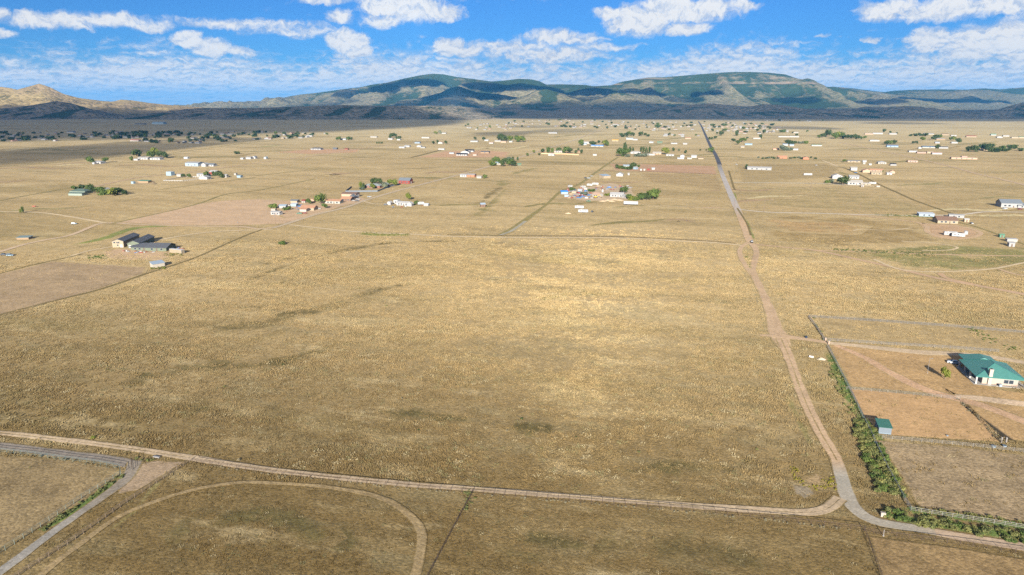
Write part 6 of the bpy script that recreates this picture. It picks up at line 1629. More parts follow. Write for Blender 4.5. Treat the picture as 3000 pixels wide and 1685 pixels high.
 (2720, 394, 26, 10, 3.2, 1.6, 'gable', 'offw', 'slate', 0, H, 'long house with a slate roof far out beyond the tree belt', 0, 0, 0, 0),
 (2768, 396, 18, 10, 3.2, 1.4, 'gable', 'tan', 'brown', 0, H, 'brown roofed house far out beyond the tree belt', 0, 0, 0, 0),
 (2793, 399, 14, 8, 3.0, .8, 'gable', 'white', 'white', 0, MH, 'white home far out beside the brown roofed house', 0, 0, 0, 0),
 (2844, 402, 26, 10, 3.2, 1.8, 'gable', 'tan', 'red', 0, H, 'maroon roofed house far out beyond the tree belt', 0, 0, 0, 0),
 (2909, 397, 14, 10, 3.4, 2.2, 'gable', 'white', 'green', 0, H, 'white house with a green roof far out beyond the tree belt', 0, 0, 0, 0),
 (2927, 404, 14, 10, 3.4, 1.6, 'gable', 'white', 'white', 90, H, 'white gabled house beside the far green roof', 0, 0, 0, 0),
 (2946, 400, 16, 9, 3.2, 1.2, 'gable', 'white', 'offw', 0, H, 'off white roofed house beside the far green roof', 0, 0, 0, 0),
 (2972, 405, 18, 9, 3.0, .8, 'gable', 'sand', 'offw', 0, MH, 'sand coloured home at the end of the far house row', 0, 0, 0, 0),
 (2996, 405, 22, 10, 3.4, 1.4, 'gable', 'sand', 'green', 0, B_, 'green roofed barn at the end of the far house row', 0, 0, 0, 0),
 (2755, 410, 24, 11, 3.2, 1.8, 'hip', 'wood', 'lgrey', 0, H, 'brown house with a grey roof between green trees', 0, 0, 0, 0),
 (2745, 420, 12, 7, 3.0, .8, 'gable', 'white', 'blue', 0, MH, 'white trailer with a blue end on the plain beyond the white farm', 0, 0, 0, 0),
 (2795, 420, 16, 8, 3.0, .8, 'gable', 'white', 'lblue', 0, MH, 'white home beside a single dark tree on the plain beyond the white farm', 0, 0, 0, 0),
]
for b in BLD[1:]:
    u, v, wpx, dep, h, rise, roof, wall, rc, yaw, kind, label, wn, dn, gw, bd = b
    k = mpp(u, v)
    L = wpx * k
    building(kind, label, kind.replace('_', ' '), u, v, L if yaw != 90 else dep, dep if yaw != 90 else L, h, rise, roof, wall, rc, yaw if yaw != 90 else 90, wn, dn, gwin=gw, bigdoor=bd, over=.5 if h > 2.5 else .3, rkind='plain')
# the dark roofed barns (ridges run slightly beside straight away)
def along_barn():
    tb = building(B_, 'tall tan barn with a long charcoal roof', 'barn', 0, 0, 27, 8.2, 4.8, 1.5, 'gable', 'cream', 'dgrey', 94.6 + 14.35, 0, 0, rkind='seam', gwin=0, pos=gp(371, 715))
    for yy, zz, ww, hh in ((2.4, 3.4, 1.3, 1.0), (.4, 3.2, .9, 1.2), (-.8, 3.2, .9, 1.2), (0.2, 1.3, 1.0, 1.0)):
        add_window(tb, -13.52, yy, zz, ww, hh, math.pi / 2)
    link('door', _dm, TRIM, tb, (-13.54, -2.3, 0), math.pi / 2, (1.9, 1, 1.15))
    gh = building(H, 'green gabled house with a long charcoal roof beside the tan barn', 'house', 0, 0, 27, 8.5, 3.6, 1.8, 'gable', 'sage', 'dgrey', 94.6 + 14.35, 0, 0, rkind='seam', pos=gp(415, 716))
    add_window(gh, -13.52, 0, 1.2, 1.6, 1.2, math.pi / 2)
    link('door', _dm, TRIM, gh, (-13.54, 2.6, 0), math.pi / 2, (1.5, 1, 1.1))
    building(H, 'low green house under a broad charcoal hip roof', 'house', 0, 0, 17, 13, 2.6, 2.0, 'hip', 'sage', 'dgrey', 8, 3, 1, rkind='seam', over=1.4, pos=gp(432, 729))
    building(H, 'green house with a charcoal gable beside the cream container', 'house', 0, 0, 15, 12, 2.9, 2.0, 'gable', 'sage', 'dgrey', 8, 2, 1, rkind='seam', over=1.0, pos=gp(474, 731), gwin=2)
    building(S_, 'small cream shed with a blue roof and one open side', 'shed', 0, 0, 7.5, 5.2, 2.5, .8, 'shed', (0.36, 0.32, 0.26), 'bluegrey', 60, 0, 0, over=.35, pos=gp(462, 781))
along_barn()
cargo('long cream shipping container beside the dark roofed houses', 519, 741, 12.2, 2.7, 2.5, -24, 'cream', 'shipping_container', 'container', False)
cargo('long white cargo trailer parked in front of the salvage yard', 1848, 601, 15.0, 4.0, 2.6, -14, 'white')
building(S_, 'low rusted sheet roof lying over the old pens by the curving road', 'shed', 28 + 45, 700, 9, 6, 1.6, .4, 'shed', 'wood', (0.16, 0.21, 0.20), 20, 0, 0)
# vehicles and trailers
for a in [
 ('white camping trailer inside the curling drive', 2783, 690, 9.5, 3.3, 2.5, -14), ('white motor coach parked beside the camping trailer', 2806, 694, 9.0, 3.2, 2.5, -22), ('shorter white camping trailer with a dark rear window', 2829, 688, 5.5, 3.1, 2.4, 60),
 ('white camping trailer beside the cargo trailer', 1697, 611, 9.0, 3.1, 2.5, -8), ('white motor coach behind a strip of fence by the salvage yard', 1708, 623, 9.5, 3.2, 2.5, -4), ('white trailer on the upper edge of the salvage yard', 1744, 542, 8.0, 3.0, 2.5, -6), ('white trailer beside the upper salvage yard edge', 1727, 545, 7.0, 3.0, 2.5, -6), ('small white trailer beside the salvage yard track', 1708, 551, 6.0, 2.9, 2.4, 20), ('pale trailer at the salvage yard entrance', 1670, 549, 5.5, 2.8, 2.3, 30),
 ('small white camper beside the manufactured home', 1233, 600, 6.5, 3.1, 2.4, 10), ('white camping trailer on the grass on the white farm side of the road', 2366, 514, 12.0, 3.2, 2.5, -6), ('white truck camper beside the large white house', 2555, 540, 9.0, 3.0, 2.5, -4)]:
    trailer(*a)
for a in [
 ('car', 'white car parked behind the brown roofed house', 2846, 656, 'white', 80), ('suv', 'grey car beside the slate roofed house', 2944, 613, 'steel', 10), ('car', 'maroon car in front of the grey wing', 2988, 614, 'maroon', 5),
 ('pickup', 'white pickup truck in front of the long workshop', 1050, 585, 'white', -10), ('car', 'white car beside the narrow dark shed', 1036, 589, 'white', 20), ('pickup', 'dark pickup truck beside the narrow dark shed', 1046, 590, 'dgrey', 15), ('car', 'silver car alone on the gravel road verge', 1082, 578, 'steel', 30),
 ('pickup', 'red pickup truck in front of the cream house', 892, 626, 'red', 6), ('pickup', 'dark green pickup truck beside the red one', 877, 627, 'green', 8), ('car', 'blue car beside the low blue sided shed', 878, 606, 'blue', 0), ('car', 'white car at the cream house end', 934, 613, 'white', 12),
 ('car', 'dark car beside the small gabled shed', 1130, 601, 'dgrey', 0), ('pickup', 'dark pickup truck near the cargo trailer', 1724, 591, 'green', 5), ('suv', 'dark car below the white motor coach', 1735, 622, 'dgrey', 70), ('pickup', 'bright blue flatbed truck in the salvage yard', 1785, 550, 'bright', -8), ('pickup', 'red flatbed truck in the salvage yard', 1794, 557, 'red', -8), ('car', 'brown car in the salvage yard', 1766, 556, 'brown', 0), ('car', 'white car in the salvage yard rows', 1684, 571, 'white', 40), ('car', 'grey car in the salvage yard rows', 1705, 568, 'steel', 35), ('car', 'maroon car in the salvage yard rows', 1694, 566, 'maroon', 50), ('car', 'blue car in the salvage yard rows', 1719, 561, 'blue', 20), ('pickup', 'white pickup in the salvage yard rows', 1672, 562, 'white', 60), ('car', 'black car in the salvage yard rows', 1701, 576, 'black', 10), ('pickup', 'tan pickup in the salvage yard rows', 1680, 578, 'tan', 15),
 ('suv', 'dark car above the salvage yard', 1716, 523, 'black', 0), ('car', 'white car above the salvage yard', 1733, 517, 'white', 0), ('pickup', 'silver pickup above the salvage yard', 1724, 523, 'steel', 10), ('car', 'white car on the grass on the white farm side of the asphalt road', 2158, 483, 'white', 0), ('car', 'white car on the plain above the camping trailer', 2391, 485, 'white', 0), ('car', 'dark blue car beside the white garage', 2507, 507, 'blue', 20), ('car', 'dark car parked on the grass by the curving dirt road', 12, 748, 'dgrey', 8), ('suv', 'white car beside the dark car by the curving dirt road', 0 + 30, 750, 'lblue', 6), ('car', 'small blue car on the fence track by the young poplars', 217, 657, 'lblue', 15)]:
    vehicle(*a)
def excavator():
    x, y = gp(1745, 580)
    root = empty('excavator', (x, y, gz(x, y)), .1)
    tag(root, 'yellow excavator with its boom laid out in the salvage yard', 'excavator')
    ym = paint(C_['yellow'], .5, 'machine')
    for s in (-1.0, 1.0): MB().prism([(-1.8, .1), (1.8, .1), (2.1, .5), (1.8, .9), (-1.8, .9), (-2.1, .5)], s - .3, s + .3, 'Y').build('track', RUBBER, root)
    MB().box(-1.7, 1.3, -1.2, 1.2, .95, 2.1).build('body', ym, root)
    MB().box(.2, 1.4, -1.1, -.1, 2.102, 3.0).build('cab', GLASS, root)
    MB().tube((1.2, .2, 1.9), (4.2, .2, 3.6), (.3, .22)).build('boom', ym, root)
    MB().tube((4.2, .2, 3.6), (6.6, .2, 1.0), (.22, .16)).build('stick', ym, root)
    MB().prism([(6.2, .2), (7.2, .2), (7.2, 1.0), (6.4, 1.1)], -.4, .8, 'Y').build('bucket', RUST, root)
excavator()
rj = random.Random(5)
SCRAP = {'rusty': (.20, .09, .05), 'white': (.34, .34, .33), 'blue': (.05, .13, .26), 'grey': (.18, .18, .18), 'tan': (.30, .23, .15), 'red': (.22, .04, .03)}
def scrap(u, v, where, s=1.0):
    x, y = gp(u, v)
    kk = rj.choice(list(SCRAP))
    w_, l_, h_ = rj.uniform(1, 2.2) * s, rj.uniform(1.5, 4.0) * s, rj.uniform(.6, 1.9) * s
    o = MB().poly([(-l_, -w_, 0), (l_ * .9, -w_ * .8, 0), (l_, w_, 0), (-l_ * .8, w_ * .9, 0), (-l_ * .6, -w_ * .5, h_), (l_ * .3, -w_ * .6, h_ * .7), (l_ * .6, w_ * .4, h_), (-l_ * .3, w_ * .6, h_ * .8)], [(3, 2, 1, 0), (4, 5, 6, 7), (0, 1, 5, 4), (1, 2, 6, 5), (2, 3, 7, 6), (3, 0, 4, 7)]).build('scrap_heap', paint(SCRAP[kk], .8, 'scrap'), None, (x, y, gz(x, y)), rj.uniform(0, 3.1))
    MB().box(-l_ * .3, l_ * .2, -w_ * .3, w_ * .2, h_ * .6, h_ * 1.25).build('loose_part', paint(SCRAP[rj.choice(list(SCRAP))], .7, 'scrap'), o)
    tag(o, f'heap of {kk} scrap {where}', 'scrap heap', f'{kk} scrap heaps {where}')
for i in range(54):
    scrap(*((rj.uniform(1655, 1735), rj.uniform(552, 582)) if i < 38 else (rj.uniform(1745, 1850), rj.uniform(545, 562))), 'lying in the salvage yard')
for i in range(16): scrap(rj.uniform(362, 452), rj.uniform(736, 741), 'lying along the dark roofed barns', .5)
for i in range(7): scrap(rj.uniform(505, 535), rj.uniform(722, 732), 'lying behind the cream container', .6)
for i in range(22): scrap(rj.uniform(795, 905), rj.uniform(598, 622), 'lying round the homestead sheds', .55)
for i in range(8): scrap(rj.uniform(1140, 1255), rj.uniform(603, 608), 'lying beside the manufactured home', .5)
weeds('yellow green weeds round the small blue roofed shed', [(gp(rj.uniform(444, 486), rj.uniform(783, 789)) + (rj.uniform(.5, .9),)) for _ in range(26)], 'y')
weeds('green weeds in front of the cream container', [(gp(rj.uniform(480, 540), rj.uniform(744, 750)) + (rj.uniform(.5, 1.0),)) for _ in range(26)], 'w')
weeds('lush green weeds beside the bare barn yard', [(gp(rj.uniform(255, 315), rj.uniform(748, 760)) + (rj.uniform(.3, .6),)) for _ in range(60)], 'm')
weeds('green roadside weeds round the dirt loop', [(x, y, r.uniform(.3, .7)) for x, y, r in along([(2182, 735), (2190, 760), (2200, 785)], 26, (-1.5, 1.5), 61)], 'w')
weeds('dark weeds fringing the winding dirt road', [(x, y, r.uniform(.25, .5)) for x, y, r in along([(2195, 800), (2215, 835), (2240, 890), (2255, 940), (2262, 975)], 60, (2.6, 3.8), 62)], 'g')
weeds('green weeds along the ditch beside the pale thin track', [(x, y, r.uniform(.4, .8)) for x, y, r in along([(1060, 683), (1120, 687), (1210, 690)], 90, (-5, 5), 63)], 'w')
weeds('green weeds in the ditch below the camping trailers', [(x, y, r.uniform(.4, .8)) for x, y, r in along([(2440, 731), (2560, 737), (2660, 743), (2740, 746)], 110, (-5, 5), 64)], 'm')
weeds('green weeds behind the brown roofed house', [(x, y, r.uniform(.4, .9)) for x, y, r in along([(2570, 630), (2690, 634), (2800, 640)], 100, (-7, 7), 65)], 'w')
for i, (u, v, w) in enumerate([(1800, 585, 9), (1815, 587, 8), (1780, 588, 9), (1765, 590, 7), (1792, 590, 6), (1665, 626, 5)]):
    mound('soil_pile', ['pale soil pile in front of the large salvage yard house', 'pale soil pile just behind the cargo trailer', 'pale soil pile beside the yellow excavator', 'low soil pile at the start of the pile row', 'small soil pile at the foot of the pile row', 'single pink soil pile on the fence strip'][i], 'soil pile', u, v, w * .7, w * .45, 1.2, paint((.50, .38, .24), .95, 'soil'), i)
x, y = gp(100, 607)
o = MB().prism([(-.9, .5), (.9, .5), (.7, 1.5), (-.7, 1.5)], -1.6, 1.6).build('farm_implement', paint((.30, .10, .06), .8, 'rusty_machine'), None, (x, y, gz(x, y)), .3)
for s in (-.8, .8): link('wheel', _wheel, RUBBER, o, (s, -.9, .4), math.pi / 2, (1.2, 1, 1.2))
tag(o, 'rusty red farm implement left out in the grass', 'machine')
# walls and fences of the homesteads
panel_fence('privacy_fence', 'dark grey board fence round the brick ranch house', [(1030, 549), (1012, 563), (1106, 562), (1142, 548), (1172, 541)], 1.9, paint(C_['slate'], .8, 'board'))
panel_fence('adobe_wall', 'long tan adobe wall in front of the flat roofed house', [(1586, 451), (1640, 452), (1696, 455)], 2.2, paint((.52, .35, .20), .9, 'adobe'), 8.0)
WH = paint((.46, .455, .44), .6, 'vinyl')
fence('corral_fence', 'white rail corral in front of the white ranch', [(536, 532), (480, 531), (540, 519), (612, 522), (536, 532)], 1.6, [(1.5, .16), (.9, .16)], 4.0, WH, .2)
fence('rail_fence', 'white rail fence running from the white farm to the road', [(2150, 537), (2300, 538), (2420, 540), (2490, 545), (2560, 548)], 1.4, [(1.3, .09), (.8, .09)], 4.0, PIPEW, .1)
fence('corral_fence', 'long dark corral fence across the reddish lot', [(1870, 503), (1960, 506), (2060, 510), (2098, 512)], 1.6, [(1.5, .1), (.8, .1)], 6.0, RUST, .12)
fence('corral_fence', 'tangled corral fence round the green roofed stable', [(396, 541), (455, 540), (440, 531), (400, 532)], 1.6, [(1.4, .12), (.8, .12)], 4.0, CREO, .15)
fence('wire_fence', 'long wire fence along the barns and the open field', [(-60, 948), (146, 887), (291, 848), (431, 800), (560, 760)], 1.2, [(1.1, .03), (.6, .03)], 5.0, CREO, .07)
fence('wire_fence', 'wire fence along the far edge of the open field', [(1470, 691), (1700, 694), (1850, 697), (2050, 707), (2160, 714)], 1.2, [(1.1, .03), (.6, .03)], 6.0, CREO, .07)
x, y = gp(1803, 685)
o = empty('stile_frame', (x, y, gz(x, y)), 0)
tag(o, 'empty timber gateway frame at the far fence of the open field', 'gate')
for s in (-3.2, 3.2): MB().tube((s, 0, -.2), (s, 0, 4.4), .12, 6).build('upright', CREO, o)
MB().tube((-3.2, 0, 1.2), (3.2, 0, 1.2), .06, 6).build('rail', CREO, o)
for z in (.5, .9): MB().tube((-3.2, 0, z), (3.2, 0, z), .04, 5).build('rail', CREO, o)
# utility poles
PL = 'utility poles along the diagonal gravel road'
for i, (u, v) in enumerate([(808, 665), (972, 616), (1090, 578), (1245, 541), (1387, 504), (1500, 471), (1580, 447)]):
    upole('timber utility pole beside the diagonal gravel road', PL, u, v, 11.5, i in (0, 1))
for u, v in [(700, 680)]: upole('timber utility pole beside the barn drive', None, u, v, 10.5, True)
for u, v in [(472, 512), (543, 505), (661, 490), (762, 473), (897, 528), (1060, 442)]: upole('timber utility pole far out on the plain behind the dirt lot', 'utility poles on the plain behind the dirt lot', u, v, 12)
for u, v in [(2518, 626), (2238, 622), (2150, 614), (2635, 566), (2805, 495), (2701, 470), (2375, 558), (2861, 512)]: upole('timber utility pole on the plain on the white farm side', 'utility poles on the white farm side', u, v, 11.5)
for u, v in [(1664, 549), (1688, 546), (1815, 458), (1567, 430), (1612, 425)]: upole('timber utility pole beside the salvage yard fence line', 'utility poles near the salvage yard', u, v, 12)
for u, v in [(2130, 520), (2112, 470), (2090, 430), (2075, 405)]: upole('timber utility pole beside the straight road', 'utility poles beside the straight road', u, v, 11)
# ================================================================== trees of the homesteads
def grove(label, group, lst):
    for t in lst: tree(label, group, *t)
grove('green tree of the clump hiding the dark green roofed house', 'trees round the dark green roofed house', [(221, 560, 7, 'round', 'm'), (242, 557, 7, 'round', 'd'), (262, 561, 9, 'round', 'm'), (275, 566, 9, 'round', 'd'), (291, 569, 9, 'round', 'm', 1.2), (329, 574, 10, 'round', 'y', 1.15), (310, 571, 7, 'low', 'm'), (350, 570, 9, 'round', 'd', .9), (364, 571, 6, 'round', 'd'), (338, 568, 8, 'round', 'm')])
grove('small yellowish poplar alone by the poplar road', 'young poplars by the poplar road', [(60, 624, 4.5, 'tall', 'y'), (67, 624, 7.5, 'tall', 'm')])
grove('bushy green tree on the homestead', 'trees on the homestead', [(938, 598, 11, 'round', 'm', 1.1), (904, 598, 6, 'round', 'm'), (800, 611, 5, 'low', 'm'), (841, 616, 4.5, 'low', 'm')])
tree('small bright green tree between the homestead and the gravel road', None, 952, 611, 5.5, 'round', 'm')
grove('tall tree in the garden of the brick ranch house', 'trees round the brick ranch house', [(1057, 551, 9, 'tall', 'y', 1.3), (1066, 552, 8, 'tall', 'd', 1.4), (1091, 553, 7, 'round', 'y'), (1126, 552, 8, 'round', 's'), (1140, 545, 9, 'round', 'y', .8), (1155, 545, 9, 'round', 'y', .8), (1060, 556, 4, 'low', 's')])
grove('dark round tree behind the brick ranch house', 'dark trees behind the brick ranch house', [(1090, 539, 8, 'round', 'd'), (1102, 539, 8, 'round', 'd'), (1115, 540, 8, 'round', 'd')])
tree('yellow autumn tree behind the manufactured home', None, 1196, 586, 8, 'round', 'y', .8)
tree('green bush tree between the manufactured home and the camper', None, 1221, 600, 5, 'round', 'm')
tree('thin green tree beside the orange building', None, 1422, 523, 6, 'round', 'm')
grove('big green tree behind the cargo trailer at the salvage yard', 'big trees of the salvage yard', [(1913, 585, 12, 'round', 'm', 1.3), (1880, 586, 8, 'round', 'm', 1.3), (1897, 586, 8, 'round', 'd', 1.2)])
grove('green bush behind the large salvage yard house', 'bushes of the salvage yard house', [(1827, 566, 8, 'round', 'm', 1.3), (1843, 584, 6, 'round', 'm'), (1855, 586, 5, 'low', 'y'), (1866, 587, 4, 'low', 'm'), (1710, 572, 5, 'low', 's'), (1733, 562, 4.5, 'low', 'm'), (1676, 558, 4, 'low', 'm'), (1780, 574, 4, 'low', 'y')])
tree('big dense green tree in front of the white farm', None, 2468, 543, 12, 'round', 'd', 1.25)
grove('silvery shrub beside the white gabled barn', 'shrubs of the white farm', [(2433, 535, 5, 'low', 's'), (2424, 536, 4, 'low', 'm')])
tree('small green tree at the end of the terracotta wing', None, 2586, 506, 5, 'tall', 'm')
tree('green bush beside the low tan house', None, 2473, 476, 6, 'round', 'm')
tree('dark conifer beside the very long white roofed barn', None, 2187, 495, 9, 'tall', 'd', 1.3)
grove('green tree of the clump round the pale blue roofed house', 'trees round the pale blue roofed house', [(1437, 485, 9, 'round', 'y'), (1454, 481, 15, 'round', 'm', .8), (1473, 488, 11, 'round', 'd'), (1481, 481, 12, 'round', 'd', .9), (1491, 474, 10, 'round', 's'), (1496, 486, 12, 'round', 'm'), (1503, 487, 10, 'round', 'd'), (1447, 486, 7, 'low', 'm')])
grove('small conifer beside the diagonal road far out', 'conifers beside the diagonal road', [(1503, 470, 8, 'tall', 'd', 1.5), (1517, 470, 8, 'tall', 'd', 1.5), (1545, 457, 6, 'round', 'm'), (1565, 449, 7, 'round', 'y'), (1579, 456, 5, 'round', 'd')])
grove('green tree behind the long adobe wall', 'trees behind the long adobe wall', [(1589, 448, 10, 'round', 'd', 1.2), (1607, 448, 14, 'tall', 'm', 2.0), (1618, 448, 12, 'tall', 'm', 1.5), (1637, 444, 10, 'round', 'm'), (1659, 449, 16, 'round', 'm'), (1667, 450, 12, 'round', 'd'), (1687, 450, 9, 'tall', 'd', 1.6), (1703, 450, 10, 'tall', 'd', 1.6), (1694, 443, 8, 'tall', 'd', 1.5)])
grove('round dark green tree at the start of the poplar row', 'round trees beside the poplars', [(1817, 458, 17, 'round', 'm', 1.15), (1835, 455, 15, 'round', 'm'), (1841, 460, 6, 'low', 's'), (1881, 459, 9, 'low', 's', 1.3), (1868, 459, 7, 'low', 's', 1.2)])
grove('tall poplar in the row behind the large white house', 'row of poplars', [(1830, 447, 26, 'tall', 'd', .8), (1845, 447, 15, 'tall', 'd'), (1854, 447, 13, 'tall', 'd'), (1877, 448, 15, 'tall', 'd'), (1885, 448, 15, 'tall', 'd'), (1893, 449, 15, 'tall', 'd'), (1902, 449, 16, 'tall', 'd')])
tree('broad yellow green tree beside the pale peach house', None, 1953, 453, 15, 'round', 'y', 1.2)
grove('small conifer in the field on the poplar side of the asphalt road', 'conifers in the field on the poplar side of the road', [(1941, 443, 8, 'tall', 'd', 1.6), (1973, 443, 9, 'tall', 'd', 1.5), (1989, 443, 6, 'tall', 'd', 1.5), (2009, 449, 8, 'tall', 'd', 2.2), (2052, 442, 4, 'round', 'd'), (2069, 442, 4, 'round', 'd')])
tree('bushy green tree right against the asphalt road', None, 2082, 447, 12, 'round', 'm')
grove('green tree round the bright blue roofed stable', 'trees round the bright blue roof', [(1701, 427, 16, 'round', 'm', .8), (1733, 427, 12, 'round', 'd', 1.2), (1742, 426, 10, 'round', 'd'), (1771, 426, 14, 'round', 'y', 1.1), (1780, 427, 12, 'round', 'm'), (1755, 420, 8, 'round', 'd')])
grove('dark tree in the row behind the pale blue roofed barn', 'tree row behind the pale blue roofed barn', [(1818, 401, 13, 'round', 'd'), (1834, 401, 14, 'round', 'd'), (1843, 398, 15, 'round', 'm', 1.2), (1853, 399, 14, 'round', 'd'), (1877, 399, 15, 'round', 'd', 1.2), (1889, 399, 11, 'round', 'd'), (1826, 402, 9, 'low', 'd'), (1898, 400, 9, 'low', 'd')])
grove('green tree in the reddish corral lot', 'trees in the reddish corral lot', [(1808, 494, 7, 'round', 'd'), (1820, 495, 6, 'low', 'm'), (1832, 496, 6, 'low', 'm'), (1846, 497, 7, 'low', 'd'), (1855, 494, 11, 'round', 'd'), (1871, 491, 5, 'round', 'm')])
grove('dark tree at the white house between the trees', 'trees beside the plain white house between trees', [(264, 480, 13, 'round', 'm'), (310, 477, 10, 'round', 'm')])
grove('dark round tree behind the long ranch houses', 'trees behind the long ranch houses', [(401, 460, 17, 'round', 'd', 1.1), (387, 470, 9, 'tall', 'm', 2.2), (440, 463, 14, 'round', 'm'), (450, 463, 13, 'round', 'd'), (457, 459, 19, 'round', 'y', .8), (476, 463, 15, 'round', 'd', 1.1), (485, 464, 9, 'round', 'd')])
tree('small dark bush in the field behind the ranch houses', None, 695, 452, 7, 'low', 'd')
grove('green tree behind the white corral', 'trees behind the white corral', [(537, 520, 6, 'round', 'd'), (553, 521, 6, 'round', 'm'), (605, 518, 8, 'round', 'm'), (642, 521, 11, 'round', 'd', 1.1), (626, 516, 8, 'tall', 'd', 1.6)])
grove('dark conifer beside the terracotta edged house', 'conifers on the middle plain', [(1269, 422, 9, 'round', 'd'), (1281, 421, 12, 'tall', 'd', 1.6), (1306, 422, 9, 'round', 'd')])
grove('big round green tree above the long home row', 'big round trees on the middle plain', [(1465, 412, 22, 'round', 'd', 1.1), (1474, 413, 20, 'round', 'd', 1.1), (1486, 414, 16, 'round', 'd'), (1496, 415, 17, 'round', 'y'), (1515, 416, 20, 'round', 'm'), (1522, 416, 17, 'round', 'y'), (1531, 416, 16, 'round', 'm'), (1417, 412, 11, 'round', 'd'), (1392, 410, 9, 'round', 'd')])
tree('lone round green tree above the white house of the middle plain', None, 1151, 405, 18, 'round', 'd', 1.1)
tree('low dark tree beside the lone round tree', None, 1166, 409, 11, 'low', 'd')
grove('small pale tree far out beside a white house', 'pale trees far out', [(1274, 393, 10, 'round', 'y'), (1280, 393, 9, 'round', 'y'), (1289, 392, 14, 'round', 's'), (988, 411, 9, 'round', 'm'), (996, 411, 11, 'round', 'm'), (1020, 411, 11, 'round', 'm'), (1030, 411, 9, 'round', 'd')])
grove('young conifer in a short row far out on the middle plain', 'short conifer row on the middle plain', [(1104 + i * 4, 421, 6, 'tall', 'd', 1.4) for i in range(5)])
grove('big green tree of the long belt on the plain beyond the white farm', 'tree belt on the plain beyond the white farm', [(2424, 402, 27, 'round', 'd', .8), (2411, 403, 13, 'round', 'd', 1.1), (2444, 407, 19, 'round', 'm'), (2454, 406, 21, 'round', 'y'), (2462, 406, 20, 'round', 'm'), (2471, 407, 15, 'round', 'm'), (2480, 408, 14, 'round', 'd', 1.1), (2490, 408, 14, 'round', 'd', 1.1), (2503, 408, 17, 'round', 'd', 1.2), (2512, 408, 12, 'round', 'd'), (2520, 408, 10, 'round', 'm'), (2533, 408, 10, 'round', 'm')])
grove('green tree in the row behind the slate blue roof', 'trees behind the slate blue roof', [(2595, 424, 11, 'round', 'd'), (2603, 423, 11, 'round', 'm'), (2612, 422, 11, 'round', 'm'), (2621, 422, 11, 'round', 'd')])
grove('dark green tree of the clump round the sand coloured house', 'dark trees round the sand coloured house', [(2838, 444, 11, 'round', 'd', 1.2), (2850, 445, 15, 'round', 'd', 1.3), (2876, 440, 16, 'round', 'd'), (2888, 443, 13, 'round', 'd'), (2899, 442, 17, 'round', 'd', 1.1), (2905, 445, 10, 'low', 'd'), (2914, 444, 10, 'round', 'd'), (2924, 446, 10, 'low', 'd'), (2934, 443, 13, 'round', 'm'), (2945, 444, 10, 'low', 'd'), (2957, 440, 13, 'round', 'd'), (2973, 440, 13, 'round', 'd', 1.2), (2990, 443, 9, 'low', 'd')])
tree('round tree beside the tall white house of the far group', None, 2588, 390, 16, 'round', 'd', .8)
grove('small dark tree among the far outlying houses', 'small trees among the far outlying houses', [(2608, 391, 9, 'round', 'd'), (2628, 393, 7, 'round', 'd'), (2668, 399, 8, 'low', 'd'), (2682, 399, 11, 'low', 'd'), (2693, 399, 12, 'round', 'd'), (2704, 398, 9, 'low', 'd'), (2713, 400, 13, 'round', 'd'), (2733, 411, 11, 'round', 'd'), (2743, 409, 15, 'round', 'd'), (2751, 408, 14, 'round', 'm'), (2783, 412, 10, 'round', 'm'), (2792, 412, 13, 'round', 'y', 1.2), (2702, 414, 13, 'round', 'y'), (2806, 420, 14, 'round', 'd'), (2676, 421, 7, 'round', 'd'), (2684, 421, 8, 'round', 'd'), (2746, 435, 11, 'tall', 'd', 2), (2398, 404, 10, 'round', 'm'), (2365, 387, 8, 'round', 'm'), (2333, 399, 9, 'round', 'd'), (2322, 391, 7, 'round', 'd')])
grove('tree on the white farm side of the asphalt road among the far houses', 'trees on the white farm side of the asphalt road', [(2114, 397, 15, 'round', 'd'), (2160, 398, 22, 'tall', 'd', 1.6), (2079, 409, 9, 'tall', 'd', 2), (2086, 409, 9, 'tall', 'd', 2), (2096, 408, 10, 'round', 'd'), (2148, 417, 11, 'round', 'd'), (2175, 417, 14, 'round', 'm', 1.2), (2163, 424, 12, 'round', 'd'), (2229, 407, 15, 'tall', 'd', 2.2), (2238, 391, 14, 'round', 'd'), (2288, 441, 13, 'round', 's'), (2299, 441, 9, 'low', 's'), (2310, 441, 9, 'low', 's'), (2101, 393, 8, 'round', 'd'), (2189, 407, 7, 'round', 'd')])
grove('small dark bush in the row beside the orange barn', 'bushes beside the orange barn', [(2222 + i * 9.5 + (i * 37 % 5), 463 + (i * 7 % 4), 3.5 + (i * 3 % 3), 'low', 'd' if i % 3 else 's') for i in range(18) if not 6 < i < 10])
grove('tree in the crowded yard on the white farm side of the asphalt road', 'trees in the crowded yard', [(2306, 422, 12, 'round', 'd', 1.2), (2315, 423, 10, 'low', 'd'), (2330, 423, 9, 'round', 'd'), (2345, 421, 8, 'low', 's'), (2360, 421, 8, 'low', 'm')])
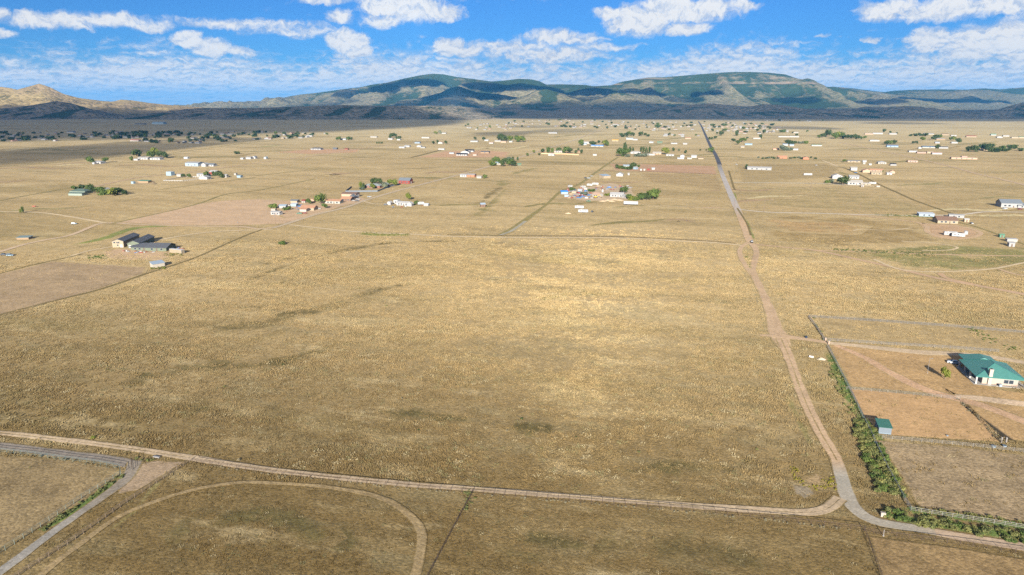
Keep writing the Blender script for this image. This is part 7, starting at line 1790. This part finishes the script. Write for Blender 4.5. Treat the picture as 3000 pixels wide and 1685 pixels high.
# ================================================================== the far villages: every house its own, shared shapes
HW = [MB().prism([(-.5, 0), (.5, 0), (.5, .68), (0, 1.0), (-.5, .68)], -.5, .5).mesh('wall')]
HR = [MB().prism([(-.56, .655), (0, 1.03), (.56, .655), (.56, .71), (0, 1.09), (-.56, .71)], -.53, .53).mesh('roof')]
WALLS = {'white': C_['white'], 'cream': C_['cream'], 'tan': C_['tan'], 'pink': C_['pink'], 'grey': C_['lgrey']}
ROOFS = {'grey': C_['grey'], 'brown': C_['brown'], 'dark': C_['dgrey'], 'pale': C_['offw'], 'red tile': C_['tile'], 'white': C_['white']}
def far_house(u, v, where, r):
    x, y = gp(u, v)
    L, W, h = r.uniform(9, 16), r.uniform(7, 10), r.uniform(3.6, 4.9)
    root = empty('house', (x, y, gz(x, y)), GRID + r.choice((0, 0, math.pi / 2)) + r.uniform(-.15, .15))
    w = r.choice(['white', 'white', 'white', 'cream', 'tan', 'pink', 'grey']); k = r.choice(['grey', 'brown', 'dark', 'pale', 'red tile', 'white', 'grey'])
    tag(root, f'{w} house with a {k} roof {where}', 'house', f'{w} houses with {k} roofs {where}')
    link('wall', HW[0], paint(tuple(q * .78 for q in WALLS[w]), .75), root, (0, 0, -.05), 0, (L, W, h))
    link('roof', HR[0], paint(tuple(q * .8 for q in ROOFS[k]), .55), root, (0, 0, -.05), 0, (L, W, h))
def far_tree(u, v, where, r):
    lf = r.choice('ddmm')
    tree(('dark green' if lf == 'd' else 'green') + ' tree ' + where, ('dark green' if lf == 'd' else 'green') + ' trees ' + where, u, v, r.uniform(6, 13), r.choice(('round', 'round', 'low')), lf, r.uniform(.9, 1.3))
def village(poly, nh, nt, where, seed, ind=8):
    r = random.Random(seed)
    P = np.array(poly, float)
    lo, hi = P.min(0), P.max(0)
    done = []
    a = 0
    while len(done) < nh + nt and a < 6000:
        a += 1
        u, v = r.uniform(lo[0], hi[0]), r.uniform(lo[1], hi[1])
        if not in_poly(np.array([u]), np.array([v]), P)[0]: continue
        if any(abs(u - q[0]) < 5.0 and abs(v - q[1]) < 2.0 for q in done): continue
        if len(done) < nh: far_house(u, v, where, r)
        elif len(done) < nh + ind: far_tree(u, v, where, r)
        else: VT.append((*gp(u, v), r.uniform(6, 12)))
        done.append((u, v))
VT = []
village([(-40, 398), (0, 390), (90, 387), (200, 391), (330, 388), (330, 398), (300, 408), (160, 414), (0, 415), (-40, 414)], 32, 44, 'in the treeless end of the shaded village', 1)
village([(330, 388), (430, 388), (520, 387), (540, 397), (480, 406), (330, 410)], 24, 42, 'in the middle of the shaded village', 2)
village([(540, 395), (640, 388), (760, 387), (900, 391), (1010, 393), (860, 408), (740, 412), (640, 417), (540, 418)], 36, 54, 'in the sunlit end of the village', 3)
village([(420, 412), (520, 415), (600, 414), (600, 421), (430, 420)], 9, 8, 'in front of the shaded village', 4)
village([(1560, 352), (1700, 350), (1820, 354), (2045, 360), (2045, 383), (1930, 384), (1800, 378), (1640, 374), (1560, 366)], 74, 44, 'in the far town beyond the poplars', 5)
village([(2056, 358), (2180, 361), (2270, 368), (2290, 376), (2200, 380), (2060, 376)], 40, 22, 'in the far town beyond the chip road', 6)
village([(2062, 378), (2180, 380), (2320, 380), (2310, 392), (2140, 393), (2066, 388)], 26, 8, 'in the front rows of the far town', 7)
village([(1350, 368), (1460, 360), (1560, 356), (1570, 378), (1480, 384), (1380, 380)], 24, 8, 'scattered before the juniper hill', 8)
village([(2240, 350), (2420, 352), (2420, 357), (2240, 356)], 9, 3, 'at the foot of the far foothills', 9)
village([(1960, 392), (2050, 396), (2050, 403), (1930, 402)], 7, 3, 'scattered beyond the pale peach house', 10)
weeds('dark tree tops crowded between the houses of the far villages', VT, 'd')
